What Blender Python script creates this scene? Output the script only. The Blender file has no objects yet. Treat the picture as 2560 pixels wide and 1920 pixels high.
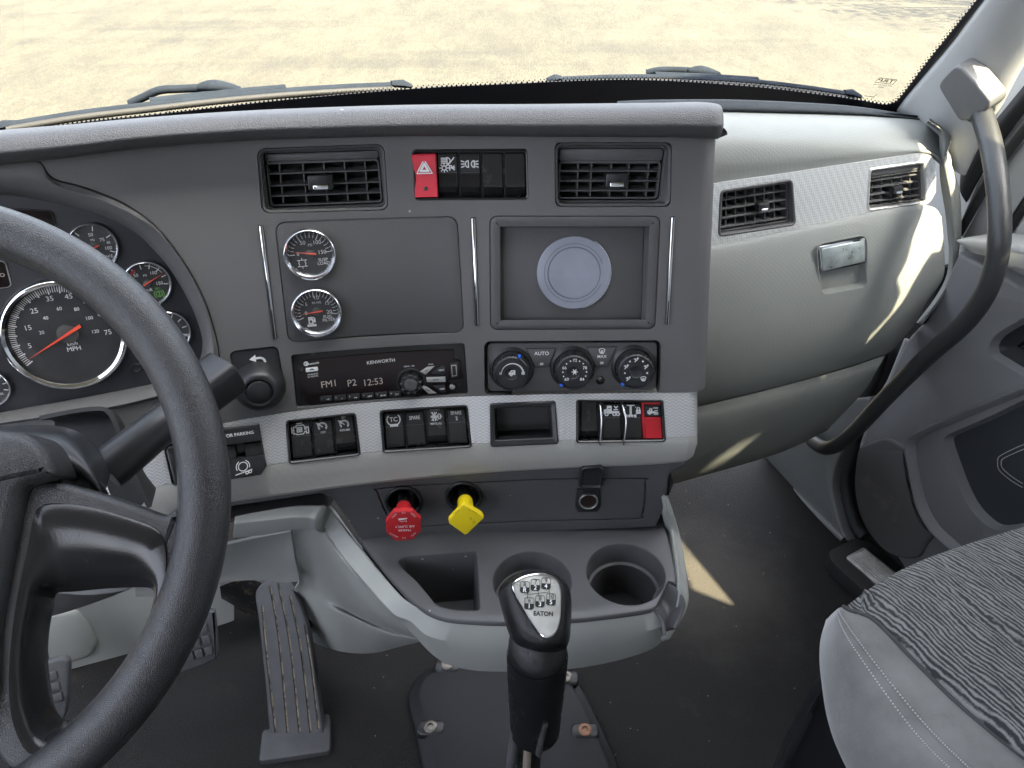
import bpy, bmesh, math, random
from math import sin, cos, tan, pi, radians, sqrt, atan2
from mathutils import Vector, Matrix

random.seed(7)
SC = bpy.context.scene
COL = SC.collection
V = Vector

# ------------------------------------------------------------------ camera
PITCH, YAW = radians(36.0), radians(19.5)       # the truck's own axes are turned 19.5 degrees against the camera's
CAM = V((0, 0, 1.15))                           # eye 1.15 m above the cab floor (z = 0)
FPX, CX, CY = 1662.5, 1106.0, 829.5             # lens in units of a 2212 x 1659 picture
FWD = V((0, cos(PITCH), -sin(PITCH)))
RGT = V((1, 0, 0))
UPV = V((0, sin(PITCH), cos(PITCH)))
cam_d = bpy.data.cameras.new('camera')
cam = bpy.data.objects.new('camera', cam_d)
COL.objects.link(cam)
cam.location = CAM
cam.rotation_euler = (pi / 2 - PITCH, 0, 0)
cam_d.sensor_width = 36
cam_d.lens = 36 * FPX / 2212
cam_d.clip_start = 0.02
cam_d.clip_end = 500
SC.camera = cam

# ------------------------------------------------------------------ truck axes
XT = V((cos(YAW), sin(YAW), 0))
YT = V((-sin(YAW), cos(YAW), 0))
ZT = V((0, 0, 1))

# ------------------------------------------------------------------ sun and sky
SUN_EL, SUN_AZ = radians(56.0), radians(55.0)   # azimuth measured from the truck's right towards its rear
to_sun = (XT * cos(SUN_AZ) - YT * sin(SUN_AZ)) * cos(SUN_EL) + ZT * sin(SUN_EL)
sun_d = bpy.data.lights.new('sun', 'SUN')
sun_d.energy = 2.4
sun_d.angle = radians(0.5)
sun_d.color = (1.0, 0.86, 0.60)
sun = bpy.data.objects.new('sun', sun_d)
COL.objects.link(sun)
sun.location = (6, 2, 8)
sun.rotation_euler = (-to_sun).to_track_quat('-Z', 'Y').to_euler()
W = bpy.data.worlds.new('World')
SC.world = W
W.use_nodes = True
wn = W.node_tree.nodes
sky = wn.new('ShaderNodeTexSky')
sky.sky_type = 'NISHITA'
sky.sun_disc = False
sky.sun_elevation = SUN_EL
sky.sun_rotation = atan2(to_sun.x, to_sun.y)
sky.air_density = 0.6
sky.dust_density = 5.0
sky.ozone_density = 0.5
haze = wn.new('ShaderNodeHueSaturation')      # a milky, hazy summer sky: less blue all over
haze.inputs['Saturation'].default_value = 0.45
W.node_tree.links.new(sky.outputs[0], haze.inputs['Color'])
W.node_tree.links.new(haze.outputs[0], wn['Background'].inputs[0])
wn['Background'].inputs[1].default_value = 0.12
SC.view_settings.view_transform = 'Standard'
SC.view_settings.look = 'None'
SC.view_settings.gamma = 1
SC.view_settings.exposure = 4.0
SC.render.engine = 'CYCLES'
SC.cycles.max_bounces = 7
SC.cycles.diffuse_bounces = 3
SC.cycles.glossy_bounces = 3
SC.cycles.transparent_max_bounces = 16
SC.cycles.caustics_reflective = False
SC.cycles.caustics_refractive = False

# ------------------------------------------------------------------ picture <-> place
def crop(x0, y0, w, out):
    k = 2212 / 2560
    s = w / out
    return lambda x, y: ((x0 + x * s) * k, (y0 + y * s) * k)
C1 = crop(0, 0, 1280, 2212); C2 = crop(1280, 0, 1280, 2212); C3 = crop(0, 480, 800, 2074)
C4 = crop(560, 800, 680, 2212); C5 = crop(1160, 780, 600, 2164); C6 = crop(0, 1000, 800, 1443)
C7 = crop(800, 1120, 960, 1991); C8 = crop(1600, 800, 960, 1422)
D1 = crop(1700, 200, 860, 2212); D2 = crop(2000, 0, 560, 2212); D3 = crop(1640, 1100, 560, 2212)
D4 = crop(640, 340, 720, 2212); D5 = crop(1200, 340, 640, 2212); D6 = crop(2100, 800, 460, 1272)
D7 = crop(500, 1180, 640, 2212); D8 = crop(0, 80, 640, 2212)
def P_(c, *pts): return [c(*p) for p in pts]
def ray(px, py): return FWD + RGT * ((px - CX) / FPX) + UPV * ((CY - py) / FPX)
def at(px, py, d): return CAM + ray(px, py) * d
def proj(p):
    q = p - CAM
    d = q.dot(FWD)
    return CX + FPX * q.dot(RGT) / d, CY - FPX * q.dot(UPV) / d
def depth(p): return (p - CAM).dot(FWD)

class Surf:
    """a surface of the cab: (u, v, w) -> point, w metres out of it"""
    def inv(self, px, py, w=0.0):
        u, v = self.seed(px, py)
        e = 1e-4
        for _ in range(12):
            x, y = proj(self.M(u, v, w))
            rx, ry = px - x, py - y
            if abs(rx) + abs(ry) < 1e-3: break
            xu, yu = proj(self.M(u + e, v, w)); xv, yv = proj(self.M(u, v + e, w))
            a, b, c, d = (xu - x) / e, (xv - x) / e, (yu - y) / e, (yv - y) / e
            det = a * d - b * c
            u += (rx * d - b * ry) / det
            v += (a * ry - c * rx) / det
        return u, v
    def hit(self, px, py, w=0.0):
        u, v = self.inv(px, py, w)
        return self.M(u, v, w)
    def seed(self, px, py): return 0.0, 0.0

class Flat(Surf):
    def __init__(s, o, ux, uy):
        s.o, s.x, s.y = V(o), V(ux).normalized(), V(uy).normalized()
        s.n = s.x.cross(s.y).normalized()
        s.y = s.n.cross(s.x)
    def M(s, u, v, w=0.0): return s.o + s.x * u + s.y * v + s.n * w
    def inv(s, px, py, w=0.0):
        r = ray(px, py)
        t = (s.o + s.n * w - CAM).dot(s.n) / r.dot(s.n)
        q = CAM + r * t - s.o
        return q.dot(s.x), q.dot(s.y)

BU, BL, BT = -0.04, 0.30, tan(YAW)
def plan(x):
    """plan of the dash: straight in the middle, wrapping round towards the driver on the left"""
    t = BU - x
    if t <= 0: return 0.0, 0.0
    if t < BL: return -BT / BL * t * t / 2, BT / BL * t
    return -BT * (t - BL / 2), BT
class Bent(Surf):
    def __init__(s, y0, z0, lean): s.y0, s.z0, s.l = y0, z0, lean
    def M(s, u, v, w=0.0):
        g, dg = plan(u)
        n = V((dg * cos(s.l), -cos(s.l), sin(s.l))).normalized()
        return V((u, s.y0 + g + v * sin(s.l), s.z0 + v * cos(s.l))) + n * w

class Patch:
    """four picture corners on a surface -> metric a (right), b (up), w (out)"""
    def __init__(s, surf, tl, tr, br, bl, w0=0.0):
        s.surf, s.w0 = surf, w0
        s.q = [V(surf.inv(*p, w0)) for p in (bl, br, tr, tl)]
        m = [surf.M(*p, w0) for p in s.q]
        s.W = ((m[1] - m[0]).length + (m[2] - m[3]).length) / 2
        s.H = ((m[3] - m[0]).length + (m[2] - m[1]).length) / 2
        s.o = (m[0] + m[1] + m[2] + m[3]) / 4
    def uv(s, a, b):
        f, g = a / s.W, b / s.H
        return s.q[0] * (1 - f) * (1 - g) + s.q[1] * f * (1 - g) + s.q[2] * f * g + s.q[3] * (1 - f) * g
    def __call__(s, a, b, w=0.0):
        p = s.uv(a, b)
        return s.surf.M(p[0], p[1], s.w0 + w)
    def find(s, px, py, w=0.0):
        u, v = s.surf.inv(px, py, s.w0 + w)
        a, b = s.W / 2, s.H / 2
        e = 1e-4
        for _ in range(10):
            p = s.uv(a, b); pa = s.uv(a + e, b); pb = s.uv(a, b + e)
            A, B, C, D = (pa[0] - p[0]) / e, (pb[0] - p[0]) / e, (pa[1] - p[1]) / e, (pb[1] - p[1]) / e
            det = A * D - B * C
            ru, rv = u - p[0], v - p[1]
            a += (ru * D - B * rv) / det; b += (A * rv - C * ru) / det
        return a, b

class Loc:
    """metric frame on a surface point"""
    def __init__(s, surf, px, py, w=0.0, roll=0.0):
        u, v = surf.inv(px, py, w)
        s.o = surf.M(u, v, w)
        x = (surf.M(u + 1e-3, v, w) - s.o).normalized()
        y = (surf.M(u, v + 1e-3, w) - s.o).normalized()
        s.n = x.cross(y).normalized()
        y = s.n.cross(x)
        s.x = x * cos(roll) + y * sin(roll)
        s.y = s.n.cross(s.x)
    def __call__(s, a, b, w=0.0): return s.o + s.x * a + s.y * b + s.n * w
    def find(s, px, py, w=0.0):
        r = ray(px, py)
        t = (s.o + s.n * w - CAM).dot(s.n) / r.dot(s.n)
        q = CAM + r * t - s.o
        return q.dot(s.x), q.dot(s.y)
class Axes(Loc):
    def __init__(s, o, x, y):
        s.o, s.x = V(o), V(x).normalized()
        s.n = s.x.cross(V(y)).normalized()
        s.y = s.n.cross(s.x)

# ------------------------------------------------------------------ objects
def tag(o, label=None, cat=None, group=None, kind=None):
    for k, v in (('label', label), ('category', cat), ('group', group), ('kind', kind)):
        if v: o[k] = v
    return o
def thing(name, label, cat, loc, group=None):
    o = bpy.data.objects.new(name, None)
    o.empty_display_size = 0.02
    COL.objects.link(o)
    o.location = V(loc)
    return tag(o, label, cat, group)
def base_of(o):
    l = V((0, 0, 0))
    while o: l += o.location; o = o.parent
    return l
def link_mesh(name, me, mat, parent=None, sharp=35):
    o = bpy.data.objects.new(name, me)
    COL.objects.link(o)
    if mat: me.materials.append(mat)
    if parent:
        o.parent = parent
        o.location = -base_of(parent)
    if sharp is not None:
        for p in me.polygons: p.use_smooth = True
        me.set_sharp_from_angle(angle=radians(sharp))
    return o

def rrect(a0, b0, a1, b1, r, n=4):
    r = min(r, (a1 - a0) / 2.001, (b1 - b0) / 2.001)
    out = []
    for cx, cy, s in ((a1 - r, b1 - r, 0), (a0 + r, b1 - r, 90), (a0 + r, b0 + r, 180), (a1 - r, b0 + r, 270)):
        for i in range(n + 1):
            t = radians(s + 90 * i / n)
            out.append((cx + r * cos(t), cy + r * sin(t)))
    return out
def circ(ca, cb, r, n=32, rb=None):
    rb = r if rb is None else rb
    return [(ca + r * cos(2 * pi * i / n), cb + rb * sin(2 * pi * i / n)) for i in range(n)]
def inset(pts, d):
    """move a counter-clockwise outline inwards by d"""
    out, n = [], len(pts)
    for i in range(n):
        p, q, r = V(pts[i - 1]), V(pts[i]), V(pts[(i + 1) % n])
        e1, e2 = (q - p), (r - q)
        if e1.length < 1e-9: e1 = e2
        if e2.length < 1e-9: e2 = e1
        e1, e2 = e1.normalized(), e2.normalized()
        n1, n2 = V((-e1.y, e1.x)), V((-e2.y, e2.x))
        m = n1 + n2
        if m.length < 1e-6: m = n1
        m.normalize()
        out.append(tuple(q + m * (d / max(0.5, m.dot(n1)))))
    return out
def crom(pts, n, closed=False):
    """n points along a Catmull-Rom curve through pts (tuples or Vectors)"""
    pts = [V(p) for p in pts]
    m = len(pts)
    segs = m if closed else m - 1
    out = []
    for k in range(n):
        t = k * segs / (n if closed else n - 1)
        i = min(int(t), segs - 1)
        f = t - i
        if closed: a, b, c, d = pts[(i - 1) % m], pts[i], pts[(i + 1) % m], pts[(i + 2) % m]
        else:
            b, c = pts[i], pts[i + 1]
            a = pts[i - 1] if i else b * 2 - c
            d = pts[i + 2] if i + 2 < m else c * 2 - b
        out.append(0.5 * ((2 * b) + (c - a) * f + (2 * a - 5 * b + 4 * c - d) * f * f + (3 * b - a - 3 * c + d) * f ** 3))
    return out
def ccw(pts):
    a = sum(pts[i - 1][0] * pts[i][1] - pts[i][0] * pts[i - 1][1] for i in range(len(pts)))
    return list(pts) if a > 0 else list(reversed(pts))

class MB:
    def __init__(s): s.v, s.f = [], []
    def add(s, vs, fs):
        k = len(s.v)
        s.v += [V(p) for p in vs]
        s.f += [tuple(i + k for i in f) for f in fs]
        return s
    def loops(s, rings, cap0=True, cap1=True, closed=True):
        """rings of equal point counts, bridged one to the next"""
        n = len(rings[0]); vs = [p for r in rings for p in r]; fs = []
        for j in range(len(rings) - 1):
            for i in range(n if closed else n - 1):
                k = (i + 1) % n
                fs.append((j * n + i, j * n + k, (j + 1) * n + k, (j + 1) * n + i))
        if cap0: fs.append(tuple(reversed(range(n))))
        if cap1: fs.append(tuple(range((len(rings) - 1) * n, len(rings) * n)))
        return s.add(vs, fs)
    def stack(s, m, prof, cap0=True, cap1=True):
        """prof: [(outline, w), ...] outlines counter-clockwise, from back to front"""
        return s.loops([[m(a, b, w) for a, b in o] for o, w in prof], cap0, cap1)
    def slab(s, m, outline, w0, w1, bev=0.0, seg=2):
        o = ccw(outline)
        pr = [(o, w0), (o, w1 - bev)]
        for i in range(1, seg + 1 if bev else 0):
            t = i / seg * pi / 2
            pr.append((inset(o, bev * (1 - cos(t))), w1 - bev + bev * sin(t)))
        return s.stack(m, pr)
    def box(s, m, a0, b0, a1, b1, w0, w1, r=0.001, bev=0.0, n=3):
        return s.slab(m, rrect(a0, b0, a1, b1, r, n), w0, w1, bev)
    def lathe(s, m, ca, cb, prof, n=40, cap0=True, cap1=True):
        return s.stack(m, [(circ(ca, cb, r, n), w) for r, w in prof], cap0, cap1)
    def tube(s, pts, rad, n=16, cap=True, flat=1.0):
        pts = [V(p) for p in pts]
        rads = rad if isinstance(rad, (list, tuple)) else [rad] * len(pts)
        t0 = (pts[1] - pts[0]).normalized()
        up = V((0, 0, 1)) if abs(t0.z) < .9 else V((1, 0, 0))
        x = t0.cross(up).normalized()
        rings = []
        for i, p in enumerate(pts):
            t = (pts[min(i + 1, len(pts) - 1)] - pts[max(i - 1, 0)]).normalized()
            x = (x - t * x.dot(t)).normalized()
            y = t.cross(x)
            rings.append([p + (x * cos(2 * pi * k / n) + y * sin(2 * pi * k / n) * flat) * rads[i] for k in range(n)])
        return s.loops(rings, cap, cap)
    def grid(s, rows, closed=False):
        return s.loops(rows, False, False, closed)
    def lines(s, m, strokes, width, w, h=0.0002):
        """flat printed strokes: list of polylines in (a, b)"""
        for st in strokes:
            for (p, q) in zip(st, st[1:]):
                p, q = V(p), V(q)
                d = q - p
                if d.length < 1e-7: continue
                d.normalize()
                nn = V((-d.y, d.x)) * width / 2
                e = d * width * .35
                s.add([m(*(p - nn - e), w), m(*(q - nn + e), w), m(*(q + nn + e), w), m(*(p + nn - e), w)], [(0, 1, 2, 3)])
        return s
    def poly(s, m, pts, w):
        return s.add([m(a, b, w) for a, b in ccw(pts)], [tuple(range(len(pts)))])
    def text(s, m, txt, ca, cb, size, w, rot=0.0, sx=1.0, bold=0.0, mirror=False, align='CENTER'):
        cu = bpy.data.curves.new('t', 'FONT')
        cu.body = txt; cu.size = 1; cu.align_x = align; cu.align_y = 'CENTER'; cu.resolution_u = 3
        cu.offset = bold
        ob = bpy.data.objects.new('t', cu)
        me = bpy.data.meshes.new_from_object(ob)
        vs = []
        for q in me.vertices:
            x, y = q.co.x * size * sx, q.co.y * size
            if mirror: x = -x
            vs.append(m(ca + x * cos(rot) - y * sin(rot), cb + x * sin(rot) + y * cos(rot), w))
        s.add(vs, [tuple(p.vertices) for p in me.polygons])
        bpy.data.objects.remove(ob); bpy.data.curves.remove(cu); bpy.data.meshes.remove(me)
        return s
    def mesh(s, name):
        me = bpy.data.meshes.new(name)
        me.from_pydata([tuple(p) for p in s.v], [], s.f)
        me.validate()
        me.update()
        return me
    def build(s, name, mat, parent=None, sharp=35, fix=True):
        me = s.mesh(name)
        if fix:
            bm = bmesh.new(); bm.from_mesh(me)
            bmesh.ops.remove_doubles(bm, verts=bm.verts, dist=1e-6)
            bmesh.ops.recalc_face_normals(bm, faces=bm.faces)
            bm.to_mesh(me); bm.free()
        return link_mesh(name, me, mat, parent, sharp)

def shell(name, rows, mat, parent=None, thick=0.004, sharp=35, nu=0, nv=0, smooth_rows=True):
    """a sheet through rows of points, smooth along the rows, given real thickness away from the camera"""
    rows = [[V(p) for p in r] for r in rows]
    if nu: rows = [crom(r, nu) for r in rows]
    if nv:
        cols = list(zip(*rows))
        cols = [crom(c, nv) for c in cols]
        rows = [list(r) for r in zip(*cols)]
    n, m = len(rows[0]), len(rows)
    # vertex normals facing the camera
    nor = []
    for j in range(m):
        for i in range(n):
            du = rows[j][min(i + 1, n - 1)] - rows[j][max(i - 1, 0)]
            dv = rows[min(j + 1, m - 1)][i] - rows[max(j - 1, 0)][i]
            k = du.cross(dv)
            k = k.normalized() if k.length > 1e-12 else V((0, -1, 0))
            nor.append(k)
    tot = sum(k.dot((CAM - rows[i // n][i % n]).normalized()) for i, k in enumerate(nor))
    sg = 1 if tot >= 0 else -1
    front = [p for r in rows for p in r]
    back = [p - nor[i] * sg * thick for i, p in enumerate(front)]
    N = n * m
    f = []
    for j in range(m - 1):
        for i in range(n - 1):
            a, b, c, d = j * n + i, j * n + i + 1, (j + 1) * n + i + 1, (j + 1) * n + i
            f.append((a, b, c, d)); f.append((N + d, N + c, N + b, N + a))
    edge = [i for i in range(n)] + [j * n + n - 1 for j in range(1, m)] + [(m - 1) * n + i for i in range(n - 2, -1, -1)] + [j * n for j in range(m - 2, 0, -1)]
    for a, b in zip(edge, edge[1:] + edge[:1]): f.append((b, a, N + a, N + b))
    return MB().add(front + back, f).build(name, mat, parent, sharp)

def bent_slab(name, surf, outline, w0, w1, bev, mat, parent, sharp=30, step=.012):
    """a plate on a bent surface: made flat in (u, v, w), sliced every step, then bent"""
    class _F:
        def __call__(s, a, b, w): return V((a, b, w))
    me = MB().slab(_F(), outline, w0, w1, bev).mesh(name)
    bm = bmesh.new(); bm.from_mesh(me)
    bmesh.ops.recalc_face_normals(bm, faces=bm.faces)
    us = [p[0] for p in outline]
    u = min(us) + step
    while u < max(us):
        bmesh.ops.bisect_plane(bm, geom=bm.verts[:] + bm.edges[:] + bm.faces[:], plane_co=(u, 0, 0), plane_no=(1, 0, 0), dist=1e-7)
        u += step
    for v in bm.verts: v.co = surf.M(*v.co)
    bmesh.ops.recalc_face_normals(bm, faces=bm.faces)
    bm.to_mesh(me); bm.free()
    return link_mesh(name, me, mat, parent, sharp)

class PM:
    """a Patch seen as a surface"""
    def __init__(s, p): s.p = p
    def M(s, a, b, w): return s.p(a, b, w)
def pslab(name, patch, outline, w0, w1, bev, mat, parent=None, sharp=35):
    return bent_slab(name, PM(patch), ccw(outline), w0, w1, bev, mat, parent, sharp)

def cut(o, cutters, keep_sharp=30, each=False):
    """subtract closed meshes (a list of MB) from o, in place"""
    if each:
        for c in cutters: cut(o, [c], keep_sharp)
        return o
    col = MB()
    for c in cutters: col.add(c.v, c.f)
    co = col.build('cutter', None, None, None)
    md = o.modifiers.new('cut', 'BOOLEAN')
    md.operation = 'DIFFERENCE'; md.object = co
    base = o.parent, o.location.copy()
    o.parent = None; o.location = (0, 0, 0)
    for sol in ('MANIFOLD', 'EXACT', 'FAST'):
        md.solver = sol
        bpy.context.view_layer.update()
        dg = bpy.context.evaluated_depsgraph_get()
        me = bpy.data.meshes.new_from_object(o.evaluated_get(dg))
        if len(me.vertices) > 8 and len(me.vertices) != len(o.data.vertices): break
    o.modifiers.clear()
    old = o.data
    o.data = me
    me.name = old.name
    bpy.data.meshes.remove(old)
    o.parent, o.location = base
    bpy.data.objects.remove(co)
    for p in me.polygons: p.use_smooth = True
    me.set_sharp_from_angle(angle=radians(keep_sharp))
    return o

# ------------------------------------------------------------------ materials
def new_mat(name):
    m = bpy.data.materials.new(name)
    m.use_nodes = True
    nt = m.node_tree
    return m, nt, nt.nodes['Principled BSDF'], nt.nodes, nt.links
def mat(name, col, rough=0.5, metal=0.0, grain=None, bump=0.3, var=0.0, var_scale=6.0, spec=0.5, kind='noise',
        rvar=0.0, coat=0.0, dust=None, edge=0.0, sheen=0.0, bdist=0.0006, specks=None, spot=None):
    """plastic, rubber, leather or metal: colour, wear and fine relief; grain = cells per metre"""
    m, nt, b, n, l = new_mat(name)
    b.inputs['Base Color'].default_value = (*col, 1)
    b.inputs['Roughness'].default_value = rough
    b.inputs['Metallic'].default_value = metal
    b.inputs['Specular IOR Level'].default_value = spec
    b.inputs['Coat Weight'].default_value = coat
    b.inputs['Sheen Weight'].default_value = sheen
    tc = n.new('ShaderNodeTexCoord')
    co = tc.outputs['Object']
    csock = None
    if var or dust:
        nz = n.new('ShaderNodeTexNoise'); nz.inputs['Scale'].default_value = var_scale; nz.inputs['Detail'].default_value = 3
        nz.inputs['Roughness'].default_value = 0.6
        l.new(co, nz.inputs['Vector'])
        mr = n.new('ShaderNodeMapRange'); mr.inputs[1].default_value = .25; mr.inputs[2].default_value = .75
        mr.inputs[3].default_value = 1 - var; mr.inputs[4].default_value = 1 + var
        l.new(nz.outputs['Fac'], mr.inputs[0])
        mx = n.new('ShaderNodeMix'); mx.data_type = 'RGBA'; mx.blend_type = 'MULTIPLY'; mx.inputs[0].default_value = 1
        mx.inputs[6].default_value = (*col, 1)
        l.new(mr.outputs[0], mx.inputs[7])
        csock = mx.outputs[2]
        if dust:
            dcol, lo, hi, sc, amt = dust
            dz = n.new('ShaderNodeTexNoise'); dz.inputs['Scale'].default_value = sc; dz.inputs['Detail'].default_value = 4
            dz.inputs['Roughness'].default_value = 0.7
            l.new(co, dz.inputs['Vector'])
            dr = n.new('ShaderNodeMapRange'); dr.inputs[1].default_value = lo; dr.inputs[2].default_value = hi
            dr.inputs[3].default_value = 0; dr.inputs[4].default_value = amt
            l.new(dz.outputs['Fac'], dr.inputs[0])
            dm = n.new('ShaderNodeMix'); dm.data_type = 'RGBA'
            fac = dr.outputs[0]
            if spot:      # dusty patch, ragged at the edge, that also paints sunlight into the colour
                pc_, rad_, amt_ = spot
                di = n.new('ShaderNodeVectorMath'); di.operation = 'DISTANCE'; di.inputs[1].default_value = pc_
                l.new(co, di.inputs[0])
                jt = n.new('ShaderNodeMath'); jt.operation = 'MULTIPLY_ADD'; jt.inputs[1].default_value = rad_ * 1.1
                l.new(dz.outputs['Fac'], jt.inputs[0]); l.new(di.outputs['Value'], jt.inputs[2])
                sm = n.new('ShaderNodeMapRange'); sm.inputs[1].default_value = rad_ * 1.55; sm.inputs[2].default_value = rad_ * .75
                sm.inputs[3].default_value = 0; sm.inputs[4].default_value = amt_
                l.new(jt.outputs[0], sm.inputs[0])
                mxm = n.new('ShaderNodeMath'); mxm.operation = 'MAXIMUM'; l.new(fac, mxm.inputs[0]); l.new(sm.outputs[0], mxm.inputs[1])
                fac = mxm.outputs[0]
            l.new(fac, dm.inputs[0]); l.new(csock, dm.inputs[6]); dm.inputs[7].default_value = (*dcol, 1)
            csock = dm.outputs[2]
        if specks:
            sv = n.new('ShaderNodeTexVoronoi'); sv.inputs['Scale'].default_value = specks
            l.new(co, sv.inputs['Vector'])
            d1 = n.new('ShaderNodeMath'); d1.operation = 'LESS_THAN'; d1.inputs[1].default_value = .07
            l.new(sv.outputs['Distance'], d1.inputs[0])
            sx_ = n.new('ShaderNodeSeparateColor'); l.new(sv.outputs['Color'], sx_.inputs[0])
            d2 = n.new('ShaderNodeMath'); d2.operation = 'GREATER_THAN'; d2.inputs[1].default_value = .80
            l.new(sx_.outputs[0], d2.inputs[0])
            d3 = n.new('ShaderNodeMath'); d3.operation = 'MULTIPLY'; l.new(d1.outputs[0], d3.inputs[0]); l.new(d2.outputs[0], d3.inputs[1])
            dm2 = n.new('ShaderNodeMix'); dm2.data_type = 'RGBA'
            l.new(d3.outputs[0], dm2.inputs[0]); l.new(csock, dm2.inputs[6]); dm2.inputs[7].default_value = (.34, .33, .30, 1)
            csock = dm2.outputs[2]
        l.new(csock, b.inputs['Base Color'])
        if rvar:
            rr = n.new('ShaderNodeMapRange'); rr.inputs[1].default_value = .3; rr.inputs[2].default_value = .7
            rr.inputs[3].default_value = max(0, rough - rvar); rr.inputs[4].default_value = min(1, rough + rvar)
            l.new(nz.outputs['Fac'], rr.inputs[0]); l.new(rr.outputs[0], b.inputs['Roughness'])
    nsock = None
    if edge:
        bv = n.new('ShaderNodeBevel'); bv.samples = 2; bv.inputs['Radius'].default_value = edge
        nsock = bv.outputs[0]
    if grain:
        if kind == 'noise':
            t = n.new('ShaderNodeTexNoise'); t.inputs['Detail'].default_value = 2; h = t.outputs['Fac']
        elif kind == 'leather':
            t = n.new('ShaderNodeTexVoronoi'); t.feature = 'DISTANCE_TO_EDGE'; h = t.outputs['Distance']
            wz = n.new('ShaderNodeTexNoise'); wz.inputs['Scale'].default_value = grain * .6
            l.new(co, wz.inputs['Vector'])
            ad = n.new('ShaderNodeVectorMath'); ad.operation = 'MULTIPLY_ADD'
            ad.inputs[1].default_value = (.8 / grain,) * 3
            l.new(wz.outputs['Color'], ad.inputs[0]); l.new(co, ad.inputs[2])
            l.new(ad.outputs[0], t.inputs['Vector'])
            cl = n.new('ShaderNodeMapRange'); cl.inputs[1].default_value = 0; cl.inputs[2].default_value = .22
            l.new(h, cl.inputs[0]); h = cl.outputs[0]
        elif kind == 'cells':
            t = n.new('ShaderNodeTexVoronoi'); t.inputs['Randomness'].default_value = .25; h = t.outputs['Distance']
        t.inputs['Scale'].default_value = grain
        if kind != 'leather': l.new(co, t.inputs['Vector'])
        bp = n.new('ShaderNodeBump'); bp.inputs['Strength'].default_value = bump; bp.inputs['Distance'].default_value = bdist
        l.new(h, bp.inputs['Height'])
        if nsock: l.new(nsock, bp.inputs['Normal'])
        nsock = bp.outputs[0]
    if nsock: l.new(nsock, b.inputs['Normal'])
    return m

CH = (0.112, 0.110, 0.110)
M_dash = mat('charcoal_dash_plastic', CH, .50, grain=900, bump=.34, var=.07, specks=38, rvar=.05, edge=.0016, spec=.45)
M_dash_rough = mat('charcoal_grained_plastic', (.080, .078, .080), .55, grain=700, bump=.55, var=.05, edge=.0012, spec=.45)
M_lower = mat('charcoal_console_plastic', (.077, .077, .082), .42, grain=1000, bump=.28, var=.09, specks=55, rvar=.06, edge=.0025, spec=.5)
M_pad = mat('charcoal_leather_grain_pad', (.072, .071, .072), .48, grain=420, bump=.42, kind='leather', var=.08, specks=30, spec=.5)
M_pad2 = mat('black_leather_grain_strip', (.026, .030, .034), .7, spec=.15, grain=420, bump=.4, kind='leather', var=.06)
M_black = mat('black_satin_plastic', (.016, .017, .019), .38, grain=1200, bump=.10, edge=.0008, var=.1, var_scale=60)
M_gloss = mat('black_gloss_plastic', (.018, .018, .019), .24, edge=.0009, spec=.5, var=.05, rvar=.05, var_scale=40)
M_void = mat('black_duct_plastic', (.016, .016, .017), .8)
M_grey = mat('grey_green_dash_plastic', (.203, .212, .203), .58, grain=430, bump=.45, kind='cells', var=.06, edge=.0015, spec=.28)
M_greyp = mat('grey_smooth_plastic', (.345, .356, .340), .48, grain=600, bump=.2, var=.07, edge=.002, spec=.45, var_scale=9,
              dust=((.12, .11, .10), .66, .8, 14, .35))
M_greyt = mat('grey_beige_trim_plastic', (.36, .355, .335), .45, grain=420, bump=.5, kind='cells', var=.04, edge=.002)
M_pillar = mat('pale_grey_pillar_plastic', (.33, .332, .325), .6, grain=500, bump=.3, var=.07, dust=((.25, .23, .2), .6, .8, 20, .25))
M_door = mat('grey_door_plastic', (.150, .150, .152), .5, grain=520, bump=.3, kind='leather', var=.06, edge=.002)
M_doord = mat('dark_door_insert', (.022, .025, .029), .55, grain=500, bump=.2, kind='leather')
M_pocket = mat('door_pocket_plastic', (.085, .082, .082), .6, grain=600, bump=.3, var=.12, dust=((.25, .20, .15), .60, .78, 16, .45))
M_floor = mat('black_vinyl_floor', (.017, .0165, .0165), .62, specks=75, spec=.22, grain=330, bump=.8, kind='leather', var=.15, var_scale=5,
              dust=((.13, .118, .098), .58, .88, 9, .28), bdist=.001, spot=((.36, .95, 0), .20, .45))  # pale dust spot, also there to brighten the floor's sun patch
M_rubber = mat('worn_grey_rubber', (.070, .071, .076), .6, grain=300, bump=.3, var=.25, var_scale=25,
               dust=((.20, .18, .15), .58, .8, 40, .4), edge=.0015)
M_rubd = mat('dirt_in_grooves', (.30, .25, .18), .9, grain=900, bump=.6, var=.3, var_scale=80, dust=((.05, .05, .05), .48, .56, 60, .9))
M_wheel = mat('black_leather_grain_wheel', (.028, .028, .030), .29, grain=850, bump=.40, kind='leather', var=.12, spec=.5, bdist=.0004)
M_wheelp = mat('black_satin_spoke', (.018, .018, .019), .20, grain=900, bump=.14, var=.08, var_scale=14, rvar=.08)
M_seal = mat('black_rubber_seal', (.012, .012, .013), .7, grain=600, bump=.3)
M_chrome = mat('chrome', (.80, .81, .83), .08, 1.0, edge=.0004)
M_brush = mat('brushed_steel', (.66, .65, .61), .36, .55, grain=300, bump=.08, var=.12, var_scale=60, rvar=.1)
M_alu = mat('worn_aluminium', (.55, .54, .52), .4, .9, grain=900, bump=.2, var=.3, var_scale=50)
M_disc = mat('scuffed_steel_disc', (.33, .345, .41), .42, .55, grain=60, bump=.04, var=.10, var_scale=30, rvar=.12)
M_white = mat('white_print', (.78, .78, .78), .6)
M_dim = mat('grey_print', (.42, .42, .42), .6)
M_green = mat('green_print', (.18, .45, .10), .6)
M_redp = mat('red_print', (.55, .04, .03), .5)
M_needle = mat('orange_red_needle', (.85, .09, .04), .5)
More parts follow.
